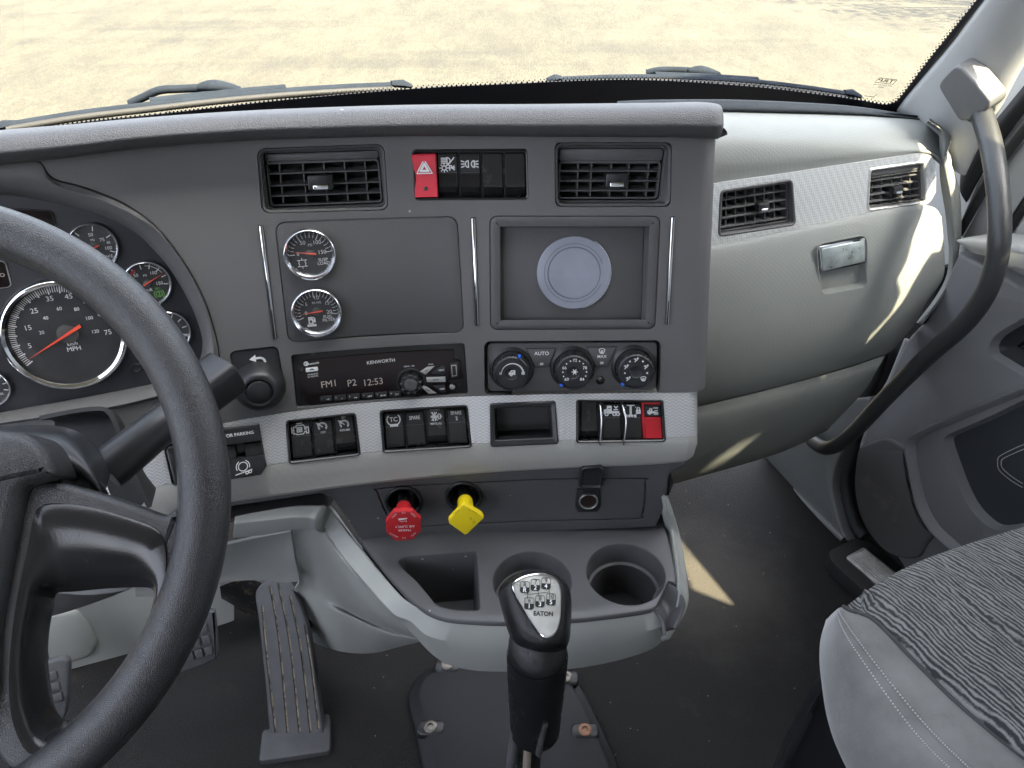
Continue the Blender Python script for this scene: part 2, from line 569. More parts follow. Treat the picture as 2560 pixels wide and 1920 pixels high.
M_red = mat('red_gloss_plastic', (.72, .045, .070), .28, var=.12, var_scale=40, edge=.0008)
M_redm = mat('red_satin_plastic', (.50, .020, .026), .42, var=.08, var_scale=40, edge=.001)
M_redlens = mat('red_ribbed_lens', (.40, .010, .018), .25, grain=700, bump=.6, kind='cells', edge=.0006)
M_yellow = mat('yellow_plastic', (.86, .66, .012), .42, var=.05, var_scale=30, edge=.001)
M_blue = mat('blue_mark', (.02, .13, .72), .5)
M_brown = mat('dark_brown_display', (.016, .011, .012), .16, spec=.3, var=.15, var_scale=20)
M_lcd = mat('pale_segment_print', (.45, .38, .34), .6)
M_silverkey = mat('silver_key', (.55, .55, .54), .35, .6)
M_ink = mat('black_print', (.012, .012, .012), .6)
M_wiper = mat('sun_greyed_wiper_rubber', (.014, .018, .025), .8, grain=500, bump=.2, spec=.04, var=.2, var_scale=30)
M_wiperm = mat('wiper_metal', (.30, .29, .28), .5, .3, var=.1, var_scale=30)
M_handle = mat('black_grained_handle', (.026, .027, .028), .45, grain=420, bump=.6, var=.08)
M_frit = mat('black_ceramic_band', (.012, .012, .016), .4)
M_grille = mat('dusty_black_vent_plastic', (.088, .088, .090), .5, grain=700, bump=.25, var=.2, var_scale=40, edge=.0005)
M_screw = mat('dull_screw_steel', (.20, .18, .16), .45, .8, var=.3, var_scale=150)
M_roof = mat('grey_headliner_cloth', (.46, .45, .43), .9, grain=400, bump=.4)
M_paint = mat('white_cab_paint', (.6, .6, .58), .3)

def glass_mat(name, tint=(1, 1, 1), refl=0.05, rough=0.0):
    """a thin pane: passes light straight on and reflects by angle"""
    m, nt, b, n, l = new_mat(name)
    n.remove(b)
    out = n['Material Output']
    tr = n.new('ShaderNodeBsdfTransparent'); tr.inputs[0].default_value = (*tint, 1)
    gl = n.new('ShaderNodeBsdfGlossy'); gl.inputs['Roughness'].default_value = rough
    fr = n.new('ShaderNodeLayerWeight'); fr.inputs['Blend'].default_value = .5
    pw = n.new('ShaderNodeMath'); pw.operation = 'POWER'; pw.inputs[1].default_value = 5
    mu = n.new('ShaderNodeMath'); mu.operation = 'MULTIPLY_ADD'; mu.inputs[1].default_value = .45; mu.inputs[2].default_value = refl
    mu.use_clamp = True
    l.new(fr.outputs['Facing'], pw.inputs[0])
    mx = n.new('ShaderNodeMixShader')
    l.new(pw.outputs[0], mu.inputs[0]); l.new(mu.outputs[0], mx.inputs[0])
    l.new(tr.outputs[0], mx.inputs[1]); l.new(gl.outputs[0], mx.inputs[2]); l.new(mx.outputs[0], out.inputs[0])
    return m
M_glass = glass_mat('windscreen_glass', (.97, .985, .975), .02)
M_lens = glass_mat('gauge_lens', (.98, .98, .98), .015, .03)

def silver_mat(name, col, pitch, cells=False):
    """silver-painted trim with a moulded zigzag or dimple relief"""
    m, nt, b, n, l = new_mat(name)
    b.inputs['Metallic'].default_value = .55
    b.inputs['Roughness'].default_value = .34
    tc = n.new('ShaderNodeTexCoord')
    if cells:
        t = n.new('ShaderNodeTexVoronoi'); t.inputs['Scale'].default_value = 1 / pitch; t.inputs['Randomness'].default_value = .12
        l.new(tc.outputs['Object'], t.inputs['Vector']); h = t.outputs['Distance']
    else:
        sp = n.new('ShaderNodeSeparateXYZ'); l.new(tc.outputs['Object'], sp.inputs[0])
        def mth(op, a, bb, c=None):
            k = n.new('ShaderNodeMath'); k.operation = op
            for i, x in enumerate((a, bb, c)):
                if x is None: continue
                if isinstance(x, (int, float)): k.inputs[i].default_value = x
                else: l.new(x, k.inputs[i])
            return k.outputs[0]
        zig = mth('PINGPONG', sp.outputs[0], pitch * 1.1)
        zz = mth('ADD', sp.outputs[2], mth('MULTIPLY', zig, 0.75))
        h = mth('PINGPONG', mth('MULTIPLY', zz, 1 / pitch), .5)
    bp = n.new('ShaderNodeBump'); bp.inputs['Strength'].default_value = .55; bp.inputs['Distance'].default_value = pitch * .22
    l.new(h, bp.inputs['Height']); l.new(bp.outputs[0], b.inputs['Normal'])
    cr = n.new('ShaderNodeMapRange'); cr.inputs[1].default_value = 0; cr.inputs[2].default_value = .5 if not cells else .6
    cr.inputs[3].default_value = .72; cr.inputs[4].default_value = 1.08
    l.new(h, cr.inputs[0])
    mx = n.new('ShaderNodeMix'); mx.data_type = 'RGBA'; mx.blend_type = 'MULTIPLY'; mx.inputs[0].default_value = 1
    mx.inputs[6].default_value = (*col, 1); l.new(cr.outputs[0], mx.inputs[7]); l.new(mx.outputs[2], b.inputs['Base Color'])
    return m
M_silver = silver_mat('silver_zigzag_trim', (.60, .60, .605), .0034)
M_silverd = silver_mat('silver_dimpled_trim', (.62, .63, .63), .0034, True)

def fabric_mat():
    m, nt, b, n, l = new_mat('wavy_woven_seat_cloth')
    b.inputs['Roughness'].default_value = .92
    b.inputs['Specular IOR Level'].default_value = .2
    b.inputs['Sheen Weight'].default_value = .15
    tc = n.new('ShaderNodeTexCoord')
    mp = n.new('ShaderNodeMapping')
    mp.inputs['Rotation'].default_value = (0, 0, radians(-112))
    l.new(tc.outputs['Object'], mp.inputs[0])
    def noise(scale, det, vec_scale):
        st = n.new('ShaderNodeMapping'); st.inputs['Scale'].default_value = vec_scale
        l.new(mp.outputs[0], st.inputs[0])
        t = n.new('ShaderNodeTexNoise'); t.inputs['Scale'].default_value = scale; t.inputs['Detail'].default_value = det
        l.new(st.outputs[0], t.inputs['Vector'])
        return t
    # slow sideways wander of the dark threads
    nz = noise(1.0, 2.0, (11, 32, 20))
    ad = n.new('ShaderNodeVectorMath'); ad.operation = 'MULTIPLY_ADD'; ad.inputs[1].default_value = (0, .026, 0)
    l.new(nz.outputs['Color'], ad.inputs[0]); l.new(mp.outputs[0], ad.inputs[2])
    wv = n.new('ShaderNodeTexWave'); wv.wave_type = 'BANDS'; wv.bands_direction = 'Y'; wv.wave_profile = 'SIN'
    wv.inputs['Scale'].default_value = 62; wv.inputs['Distortion'].default_value = 2.2; wv.inputs['Detail'].default_value = 2
    wv.inputs['Detail Scale'].default_value = 2.0
    l.new(ad.outputs[0], wv.inputs['Vector'])
    # threads that thicken, thin out and break
    br = noise(1.0, 3.0, (40, 190, 100))
    tw = noise(1.0, 1.0, (700, 240, 300))
    m1 = n.new('ShaderNodeMath'); m1.operation = 'MULTIPLY_ADD'; m1.inputs[1].default_value = 1.25
    l.new(br.outputs['Fac'], m1.inputs[0]); l.new(wv.outputs['Fac'], m1.inputs[2])
    mu = n.new('ShaderNodeMath'); mu.operation = 'MULTIPLY_ADD'; mu.inputs[1].default_value = .55
    l.new(tw.outputs['Fac'], mu.inputs[0]); l.new(m1.outputs[0], mu.inputs[2])
    rp = n.new('ShaderNodeMapRange'); rp.inputs[1].default_value = 1.05; rp.inputs[2].default_value = 1.85
    rp.inputs[3].default_value = 0; rp.inputs[4].default_value = 1
    l.new(mu.outputs[0], rp.inputs[0])
    mc = n.new('ShaderNodeMix'); mc.data_type = 'RGBA'
    mc.inputs[6].default_value = (.026, .026, .027, 1); mc.inputs[7].default_value = (.190, .190, .186, 1)
    l.new(rp.outputs[0], mc.inputs[0]); l.new(mc.outputs[2], b.inputs['Base Color'])
    bp = n.new('ShaderNodeBump'); bp.inputs['Strength'].default_value = .5; bp.inputs['Distance'].default_value = .001
    l.new(mu.outputs[0], bp.inputs['Height']); l.new(bp.outputs[0], b.inputs['Normal'])
    return m
M_fabric = fabric_mat()
M_suede = mat('grey_suede', (.150, .147, .141), .95, grain=350, bump=.45, var=.22, var_scale=22, sheen=.5, spec=.15,
              dust=((.075, .075, .075), .58, .72, 20, .45))
M_thread = mat('pale_thread', (.40, .40, .39), .9)

def ground_mat():
    m, nt, b, n, l = new_mat('sunlit_concrete')
    b.inputs['Roughness'].default_value = .9
    tc = n.new('ShaderNodeTexCoord')
    def nz(scale, det, rough=.6, stretch=None, rot=0):
        v = tc.outputs['Object']
        if stretch:
            mp = n.new('ShaderNodeMapping'); mp.inputs['Scale'].default_value = stretch; mp.inputs['Rotation'].default_value = (0, 0, radians(rot))
            l.new(v, mp.inputs[0]); v = mp.outputs[0]
        t = n.new('ShaderNodeTexNoise'); t.inputs['Scale'].default_value = scale; t.inputs['Detail'].default_value = det
        t.inputs['Roughness'].default_value = rough
        l.new(v, t.inputs['Vector']); return t.outputs['Fac']
    def rng(f, lo, hi, a, c):
        r = n.new('ShaderNodeMapRange'); r.inputs[1].default_value = lo; r.inputs[2].default_value = hi
        r.inputs[3].default_value = a; r.inputs[4].default_value = c; l.new(f, r.inputs[0]); return r.outputs[0]
    def mul(a, c):
        x = n.new('ShaderNodeMath'); x.operation = 'MULTIPLY'; l.new(a, x.inputs[0]); l.new(c, x.inputs[1]); return x.outputs[0]
    big = rng(nz(.45, 4), .3, .7, .78, 1.14)
    blot = rng(nz(1.0, 6, .65, (2.6, 1.1, 1)), .34, .60, .66, 1.08)
    grit = nz(1.0, 3, .8, (85, 22, 1))
    fine = rng(grit, .32, .68, .35, 1.65)
    trk = rng(nz(1.0, 5, .55, (.16, 1.4, 1), -24), .36, .48, .74, 1.0)
    sand = rng(nz(1.0, 5, .75, (16, 5, 1)), .3, .7, .72, 1.25)
    f = mul(mul(mul(big, blot), mul(fine, trk)), sand)
    mx = n.new('ShaderNodeMix'); mx.data_type = 'RGBA'; mx.blend_type = 'MULTIPLY'; mx.inputs[0].default_value = 1
    mx.inputs[6].default_value = (.0345, .0305, .0182, 1); l.new(f, mx.inputs[7])
    l.new(mx.outputs[2], b.inputs['Base Color'])
    bp = n.new('ShaderNodeBump'); bp.inputs['Strength'].default_value = .5; bp.inputs['Distance'].default_value = .02
    l.new(grit, bp.inputs['Height']); l.new(bp.outputs[0], b.inputs['Normal'])
    return m
M_ground = ground_mat()

# ------------------------------------------------------------------ the cab's main surfaces
PC = Bent(.7447, .7286, radians(15))                         # instrument panel
_p = PC.hit(1106, 852)
PT = Bent(_p.y, _p.z, radians(27))                           # silver trim band below it
_p = PT.hit(1106, 1015, -.018)
PV = Bent(_p.y + .006, _p.z, radians(6))                     # valve panel under the band
Z_TRAY = PV.hit(1106, 1148).z
TR = Flat((0, .6, Z_TRAY), (1, 0, 0), (0, 1, 0))             # cup-holder tray
FL = Flat((0, 0, 0), (1, 0, 0), (0, 1, 0))                   # floor
def side(xt): return Flat(XT * xt, -YT, ZT * 1.0)            # planes along the cab's right side, facing in
PP = Flat(YT * .785 + ZT * .71, XT, YT * sin(radians(12)) + ZT * cos(radians(12)))   # passenger dash
class Screen(Surf):
    l = radians(33)
    def b(s, u, v): return XT * u + YT * (1.08 - .2 * u * u) + (ZT * cos(s.l) - YT * sin(s.l)) * v + ZT * .85
    def M(s, u, v, w=0.0):
        p = s.b(u, v)
        if not w: return p
        n = (s.b(u + .001, v) - p).cross(s.b(u, v + .001) - p).normalized()
        return p + n * w
WS = Screen()

# ---- ground outside
g = MB().add([V((-80, -60, -1.25)), V((80, -60, -1.25)), V((80, 120, -1.25)), V((-80, 120, -1.25))], [(0, 1, 2, 3)]).build('ground', M_ground, sharp=None)
tag(g, 'sunlit pale concrete yard seen through the windscreen', kind='structure')

# ---- cab floor
def tp(x, y, z): return XT * x + YT * y + ZT * z
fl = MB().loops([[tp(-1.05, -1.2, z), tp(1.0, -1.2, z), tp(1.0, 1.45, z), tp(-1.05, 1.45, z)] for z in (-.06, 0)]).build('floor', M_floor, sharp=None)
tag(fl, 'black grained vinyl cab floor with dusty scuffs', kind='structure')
# footwell front wall
fw = MB().loops([[tp(-1.05, y, 0.002), tp(1.0, y, 0.002), tp(1.0, y, .72), tp(-1.05, y, .72)] for y in (1.30, 1.34)]).build('firewall', M_seal, sharp=None)
tag(fw, 'black front wall of the footwell', kind='structure')

# ---- windscreen
ws = thing('windscreen', 'wide curved windscreen with black dotted edge band', 'windscreen', WS.M(0, 0))
us = [-1.2 + 2.22 * i / 24 for i in range(25)]
shell('glass', [[WS.M(u, v, -.004) for u in us] for v in (-.12, .3, .7, 1.0)], M_glass, ws, .005)
inn = [(-60, 300), (150, 268), (350, 246), (625, 215), (890, 192), (1106, 181), (1356, 172), (1606, 185), (1780, 205), (1856, 216), (1905, 225), (1927, 223), (1947, 208), (2012, 123), (2111, 0), (2167, -70)]
out = [(-60, 400), (150, 370), (350, 340), (625, 305), (890, 285), (1106, 275), (1356, 268), (1606, 268), (1780, 268), (1856, 268), (1915, 262), (1950, 245), (1964, 218), (2028, 132), (2126, 0), (2184, -72)]
inn, out = crom(inn, 90), crom(out, 90)
shell('edge_band', [[WS.hit(*p, .0015) for p in inn], [WS.hit(*p, .0015) for p in out]], M_frit, ws, .001)
mb = MB()
for row, (off, rad) in enumerate(((1.6, 2.3), (5.6, 1.5))):
    acc, last = 0, V(inn[0])
    k = 0
    for p, q in zip(inn, out):
        pass
    pts = crom(inn, 900)
    for a, b in zip(pts, pts[1:]):
        acc += (b - a).length
        if acc >= 8.2:
            acc = 0; k += 1
            t = (b - a).normalized()
            nrm = V((t.y, -t.x))
            c = a + nrm * off + (t * 4.1 if row else V((0, 0)))
            o = WS.hit(c.x, c.y, .0015)
            ex = (WS.hit(c.x + t.x, c.y + t.y, .0015) - o); ey = (WS.hit(c.x + nrm.x, c.y + nrm.y, .0015) - o)
            mb.add([o + (ex * cos(h * pi / 3) + ey * sin(h * pi / 3)) * rad for h in range(6)], [tuple(range(6))])
tag(mb.build('edge_dots', M_frit, ws, None, fix=False), kind='stuff')
# maker's mark etched on the glass, reading reversed from inside
lc = Loc(WS, *D2(850, 800), .002, roll=radians(-8))
mb = MB()
mb.text(lc, 'TRP', 0, 0, .0085, 0, sx=1.7, mirror=True, bold=.01)
s = .0145
mb.lines(lc, [[(-s, -.0045), (s * .94, -.0045), (s, .0045), (-s * .94, .0045), (-s, -.0045)]], .0008, 0)
mb.text(lc, 'M5 F AS2 DOT 459', 0, -.0085, .0036, 0, mirror=True)
mb.text(lc, '60870', 0, -.0125, .0036, 0, mirror=True)
c2 = Loc(WS, *D2(700, 955), .002, roll=radians(-5))
mb.lines(c2, [[(-.010, .001), (.004, 0)], [(.003, -.005), (.006, .005)]], .0009, 0)
mb.build('etched_mark', M_ink, ws, None, fix=False)

# ---- roof and right body side: they shade the cab from the sun
rf = MB().loops([[tp(-1.05, -1.2, z), tp(1.06, -1.2, z), tp(1.06, .50, z), tp(-1.05, .50, z)] for z in (1.76, 1.80)]).build('roof', M_roof, sharp=None)
tag(rf, 'cab roof above the frame', kind='structure')

# ---- dashboard: instrument panel slab
dash = thing('dashboard', 'charcoal truck dashboard wrapping from the driver to a squared-off right end', 'dashboard', PC.hit(1106, 850))
top = [(-420, 374), (0, 330), (300, 300), (550, 287), (750, 282), (1106, 280), (1406, 283), (1510, 290)]
bot = [(-420, 1123), (0, 1040), (200, 985), (350, 945), (490, 913), (600, 894), (700, 880), (900, 862), (1100, 853), (1300, 849), (1491, 847)]
NX = 64
tu = [PC.inv(*p) for p in crom(top, NX)]
bu = [PC.inv(*p) for p in crom(bot, NX)]
RE = .022
cols = []
for i in range(NX): cols.append((tu[i], bu[i], 0.0))
for k in range(1, 7):
    th = k / 6 * pi / 2
    cols.append(((tu[-1][0] + RE * sin(th), tu[-1][1]), (bu[-1][0] + RE * sin(th), bu[-1][1]), -RE * (1 - cos(th))))
NR = 14
rows = []
for j in range(NR + 1):
    f = j / NR
    rows.append([PC.M(a[0] * (1 - f) + b[0] * f, a[1] * (1 - f) + b[1] * f, w) for a, b, w in cols])
backr = []
for j in range(NR + 1):
    f = j / NR
    backr.append([PC.M(a[0] * (1 - f) + b[0] * f, a[1] * (1 - f) + b[1] * f, -.115) for a, b, w in cols])
mb = MB()
n = len(cols)
fv = [p for r in rows for p in r]; bv = [p for r in backr for p in r]
fs = []
N = len(fv)
for j in range(NR):
    for i in range(n - 1):
        a, b, c, d = j * n + i, j * n + i + 1, (j + 1) * n + i + 1, (j + 1) * n + i
        fs.append((d, c, b, a)); fs.append((N + a, N + b, N + c, N + d))
ed = [i for i in range(n)] + [j * n + n - 1 for j in range(1, NR + 1)] + [NR * n + i for i in range(n - 2, -1, -1)] + [j * n for j in range(NR - 1, 0, -1)]
for a, b in zip(ed, ed[1:] + ed[:1]): fs.append((a, b, N + b, N + a))
panel = MB().add(fv + bv, fs).build('instrument_panel', M_dash, dash, 30)

cutters = []
def px_outline(surf, pts, w): return [surf.inv(*p, w) for p in pts]
def cutter_poly(surf, pts, w0, w1):
    mb = MB()
    uv = ccw([surf.inv(*p, 0) for p in pts])
    mb.loops([[surf.M(u, v, w) for u, v in uv] for w in (w0, w1)])
    return mb
# cluster opening
O_ = [(-160, 340), (0, 346), (66, 344), (90, 352), (104, 373), (122, 387), (175, 401), (225, 419), (275, 442), (335, 486), (393, 558), (437, 635), (463, 708), (475, 768), (467, 814), (440, 840), (337, 863), (230, 887), (0, 918), (-160, 950)]
C_ = [(-160, 396), (0, 397), (60, 402), (100, 409), (130, 416), (165, 426), (200, 437), (245, 454), (300, 482), (350, 515), (400, 579), (438, 655), (450, 715), (451, 755), (442, 793), (424, 820), (337, 850), (230, 875), (0, 911), (-160, 940)]
I_ = [(-160, 420), (0, 421), (60, 427), (100, 434), (130, 441), (165, 450), (200, 459), (240, 473), (285, 497), (325, 532), (367, 581), (410, 655), (433, 715), (437, 751), (428, 785), (408, 808), (333, 828), (230, 849), (0, 891), (-160, 918)]
oc = [tuple(p) for p in crom(O_, 90)]
mbc = MB()
uv = [PC.inv(*p) for p in oc] + [PC.inv(-190, 950), PC.inv(-190, 340)]
uv = ccw(uv)
cutters.append(MB().loops([[PC.M(u, v, w) for u, v in uv] for w in (-.20, .02)]))
def recess(c, quad, r, dep, w1=.01):
    p = Patch(PC, *P_(c, *quad))
    o = rrect(0, 0, p.W, p.H, r, 5)
    cutters.append(MB().stack(p, [(o, -dep), (o, w1)]))
    return p
VL = recess(D4, ((5, 98), (985, 62), (1018, 572), (45, 598)), .008, .045)
VR = recess(D5, ((645, 55), (1660, 55), (1650, 612), (650, 615)), .006, .045)
HZ = recess(D4, ((1200, 105), (2085, 98), (2095, 490), (1222, 497)), .004, .030)
GP = recess(D4, ((142, 665), (1548, 618), (1600, 1512), (248, 1592)), .010, .014)
NP = recess(D5, ((82, 690), (1562, 690), (1515, 1672), (88, 1678)), .008, .016)
RD = recess(C4, ((545, 285), (1955, 188), (1985, 608), (590, 718)), .003, .030)
CP = recess(C5, ((182, 265), (1778, 255), (1765, 738), (186, 748)), .007, .020)
KP = None
kpts = P_(C4, (48, 290), (62, 262), (90, 250), (405, 215), (432, 228), (445, 255), (475, 420), (494, 500), (494, 570), (470, 640), (425, 690), (360, 720), (280, 728), (205, 712), (150, 672), (112, 612), (98, 560), (80, 450))
cutters.append(cutter_poly(PC, kpts, -.012, .01))
strips = [((20, 684, 56, 684, 160, 1560, 130, 1560), D4), ((1652, 626, 1688, 626, 1712, 1458, 1682, 1458), D4), ((1650, 695, 1686, 695, 1632, 1626, 1598, 1626), D5)]
for s, c in strips:
    cutters.append(cutter_poly(PC, [c(*s[0:2]), c(*s[2:4]), c(*s[4:6]), c(*s[6:8])], -.002, .01))
cut(panel, cutters)

# ---- padded brow over the panel
us = crom([(-130, 352), (0, 355), (150, 340), (300, 320), (550, 302), (750, 297), (1106, 295), (1406, 296), (1500, 301), (1526, 306)], 60)
def brow_row(pts, w, k=60): return [PC.hit(*p, w) for p in crom(pts, k)]
X0 = [-420, 0, 150, 300, 550, 750, 1106, 1406, 1500]
def yrow(ys, w, xs=None): return [PC.inv(x, y, w) + (w,) for x, y in zip(xs or X0, ys)]
yl = [398, 355, 339, 320, 302, 296, 294, 295, 298]
yt_ = [320, 281, 269, 255, 238, 230, 225, 222, 220]
def ymix(f, d=0): return [a_ * (1 - f) + b_ * f + d for a_, b_ in zip(yl, yt_)]
brow_rows = [yrow(ymix(0, -3), .000), yrow(ymix(0, 1), .010), yrow(ymix(.02), .020), yrow(ymix(.16), .0262), yrow(ymix(.30), .0300), yrow(ymix(.36), .0305),
             yrow(ymix(.42), .0300), yrow(ymix(.60), .0270), yrow(ymix(.78), .0215), yrow(ymix(.90), .0130), yrow(ymix(.97), -.002), yrow(ymix(1.0), -.035), yrow(ymix(.995), -.12)]
R3 = []
for r in brow_rows:
    c = crom([V(p) for p in r], 70)
    c = [V(p) for p in c]
    du_ = tu[-1][0] + .003 - c[-1][0]
    for k in range(12): c[-1 - k].x += du_ * (1 - k / 12) ** 1.5
    e = c[-1]
    back = max(0.0, min(1.0, (.02 - e[2]) / .08))
    for k in range(1, 9):
        th = k / 8 * pi / 2
        c.append(V((e[0] + .019 * sin(th), e[1] - (.0015 + .004 * back) * (1 - cos(th)), e[2] - .026 * (1 - cos(th)) * (1 - back))))
    R3.append(c)
cols = list(zip(*R3)); cols = [crom(c, 44) for c in cols]
rows = [[PC.M(*p) for p in r] for r in zip(*cols)]
shell('brow_pad', rows, M_pad, dash, .012, 60)

# ---- instrument cluster
clu = thing('instrument_cluster', 'dark curved instrument cluster housing behind the steering wheel', 'instrument cluster', PC.hit(200, 860, -.03))
def crv(P, w, k=110): return [PC.hit(*p, w) for p in crom(P, k)]
O2 = [(x + (-3 if 90 < x else 0), y + (3 if x < 300 and y < 500 else 0)) for x, y in O_]
mb = MB()
mb.grid([crv(O_, -.045), crv(O2, -.012), crv(O2, .000), [ (a + b) / 2 for a, b in zip(crv(O2, .004), crv(C_, .003))], crv(C_, .000), [(a * .45 + b * .55) for a, b in zip(crv(C_, -.008), crv(I_, -.018))], crv(I_, -.032), crv(I_, -.048)])
mb.build('bezel', M_dash, clu, 50, fix=True)
face_w = -.034
mb = MB()
fo = [PC.inv(*p, face_w) for p in crom(I_, 110)]
fo2 = inset(ccw(fo), -.004)
mb.loops([[PC.M(u, v, w) for u, v in fo2] for w in (face_w - .01, face_w)])
mb.build('face', mat('cluster_face', (.020, .021, .026), .4, grain=1500, bump=.1), clu, 30)

# ---- silver trim band, with its grey underside
def T(px, py, w=0.0): return PT.inv(px, py, w) + (w,)
xs = [-420, 60, 200, 350, 490, 600, 700, 900, 1100, 1300, 1480]
t0 = [1118, 1022, 985, 946, 914, 895, 881, 863, 854, 850, 848]
t1 = [1212, 1112, 1078, 1044, 1016, 997, 984, 963, 951, 944, 940]
t2 = [1234, 1133, 1098, 1064, 1036, 1016, 1001, 980, 968, 960, 957]
t3 = [1291, 1186, 1150, 1114, 1083, 1067, 1054, 1031, 1014, 1004, 1001]
tr_rows = [[T(x, y - 2, -.03) for x, y in zip(xs, t0)], [T(x, y - 1, -.001) for x, y in zip(xs, t0)], [T(x, y) for x, y in zip(xs, t0)], [T(x, y) for x, y in zip(xs, t1)],
           [T(x, y, -.001) for x, y in zip(xs, t2)], [T(x, y, -.012) for x, y in zip(xs, t3)], [T(x, y + 4, -.016) for x, y in zip(xs, t3)], [T(x, y + 2, -.06) for x, y in zip(xs, t3)]]
def wrap(r, rad, kk=70):
    c = crom([V(p) for p in r], kk)
    e = c[-1]
    for k in range(1, 7):
        th = k / 6 * pi / 2
        c.append(V((e[0] + rad * sin(th), e[1], e[2] - rad * (1 - cos(th)))))
    c.append(V((e[0] + rad, e[1], min(e[2], -.02) - .07)))
    return c
WR = [wrap(r, .018) for r in tr_rows]
trim = thing('trim_band', 'silver zigzag-textured trim band with switches, grey below, across the dash', 'trim', PT.hit(1106, 950))
P3 = lambda rows: [[PT.M(*p) for p in r] for r in rows]
n = len(WR[0])
silver = shell('silver_face', P3([WR[1], WR[2], [a * .5 + b * .5 for a, b in zip(WR[2], WR[3])], WR[3], [a * .8 + b * .2 for a, b in zip(WR[3], WR[4])]]), M_silver, trim, .012, 30)
gr = [WR[3], WR[4], [a * .5 + b * .5 for a, b in zip(WR[4], WR[5])], WR[5], WR[6], WR[7]]
# corner sweep at the right end: the grey lower edge rises to meet the silver
for ri, r in enumerate(gr):
    for k in range(n - 14, n):
        f = (k - (n - 14)) / 13
        lift = (f * f) * (.0 if ri < 2 else .012 if ri == 2 else .020)
        r[k] = V((r[k][0] - (.004 * f if ri > 2 else 0), r[k][1] + lift, r[k][2]))
gsh = shell('grey_underside', P3([[V((p[0], p[1], p[2] - .0006)) for p in gr[0]]] + gr[1:]), M_greyt, trim, .004, 40)
tcut = []
def trecess(c, quad, r, dep):
    p = Patch(PT, *P_(c, *quad))
    o = rrect(0, 0, p.W, p.H, r, 4)
    tcut.append(MB().stack(p, [(o, -dep), (o, .02)]))
    return p
PKB = Patch(PT, (352, 962), (560, 917), (577, 1010), (372, 1052))
tcut.append(MB().stack(PKB, [(rrect(0, 0, PKB.W, PKB.H, .005, 4), -.04), (rrect(0, 0, PKB.W, PKB.H, .005, 4), .02)]))
S3 = trecess(C4, ((498, 818), (1072, 752), (1115, 1105), (525, 1175)), .004, .04)
S4 = trecess(C4, ((1262, 735), (1982, 688), (2018, 1040), (1290, 1085)), .004, .04)
CB = trecess(C5, ((230, 822), (825, 798), (855, 1190), (238, 1218)), .003, .04)
S5 = trecess(C5, ((1010, 790), (1800, 793), (1822, 1172), (1010, 1185)), .003, .04)
cut(silver, tcut); cut(gsh, tcut)
# dark box behind the openings
shell('backing', [[PT.M(PT.inv(x, y, -.042)[0], PT.inv(x, y, -.042)[1], -.042) for x, y in zip(xs, t0)], [PT.M(PT.inv(x, y, -.042)[0], PT.inv(x, y, -.042)[1], -.042) for x, y in zip(xs, t2)]], M_void, trim, .004, nu=40)

# ---- valve panel, tray and grey lip of the console
con = thing('console', 'charcoal centre console with valve panel, bin and cup holders, edged in grey', 'console', TR.hit(1106, 1300))
vo = P_(C7, (-160, 165), (-20, 215), (40, 250), (62, 262), (140, 370), (205, 465), (260, 500), (330, 506), (700, 470), (1200, 434), (1700, 412), (1742, 398), (1775, 330), (1800, 230), (1812, 140), (1850, 60), (1000, 40), (400, 110))
uv = ccw([tuple(p) for p in crom([PV.inv(*p) for p in vo], 140, True)])
vp = bent_slab('valve_panel', PV, uv, -.05, 0, .002, M_lower, con)
# groove outline on the valve panel
go = P_(C7, (300, 232), (318, 210), (700, 184), (1200, 162), (1655, 158), (1684, 175), (1682, 290), (1668, 345), (1635, 366), (1200, 376), (700, 396), (430, 412), (380, 396), (345, 340))
gu = [tuple(p) for p in crom([PV.inv(*p) for p in go], 120, True)]
gu = ccw(gu)
gm = MB()
ri, ro = inset(gu, .0008), inset(gu, -.0008)
k = len(gu)
gm.loops([[PV.M(*p, -.003) for p in ro], [PV.M(*p, .004) for p in ro], [PV.M(*p, .004) for p in ri], [PV.M(*p, -.003) for p in ri], [PV.M(*p, -.003) for p in ro]], False, False)
vcut = [gm]
for c, r in (((435, 280), .0215), ((745, 255), .0205)):
    l = Loc(PV, *C7(*c))
    vcut.append(MB().lathe(l, 0, 0, [(r, -.03), (r, .01)], 32))
cut(vp, vcut, each=True)
# tray
tout = P_(C7, (205, 440), (300, 595), (420, 738), (520, 828), (620, 878), (760, 898), (1000, 905), (1310, 890), (1500, 870), (1690, 842), (1745, 820), (1800, 770), (1848, 690), (1830, 560), (1790, 405), (1740, 330), (1200, 340), (400, 400))
tu_ = ccw([tuple(p) for p in crom([TR.inv(*p) for p in tout], 150, True)])
mb = MB()
mb.loops([[TR.M(u, v, w) for u, v in o] for o, w in ((inset(tu_, .012), -.088), (inset(tu_, .004), -.05), (tu_, -.004), (inset(tu_, .0015), -.001), (inset(tu_, .004), 0))])
tray = mb.build('tray', M_lower, con, 30)
tc_ = []
bo = P_(C7, (410, 590), (425, 572), (470, 562), (790, 538), (808, 545), (815, 600), (828, 800), (825, 835), (800, 842), (690, 838), (610, 815), (560, 760), (500, 690), (430, 625))
bo = [tuple(p) for p in crom([TR.inv(*p) for p in bo], 80, True)]
bo = ccw(bo)
tc_.append(MB().loops([[TR.M(u, v, w) for u, v in o] for o, w in ((inset(bo, .006), -.085), (inset(bo, .002), -.01), (bo, -.001), (inset(bo, -.003), .01))]))
def cup(c, r):
    l = Loc(TR, *C7(*c))
    tc_.append(MB().lathe(l, 0, 0, [(r - .008, -.085), (r - .006, -.032), (r - .002, -.031), (r, -.002), (r + .004, .006)], 56))
    return l
CUP1 = cup((1585, 648), .0465)
CUP2 = cup((1100, 690), .0460)
l = Loc(TR, *C7(1800, 760))
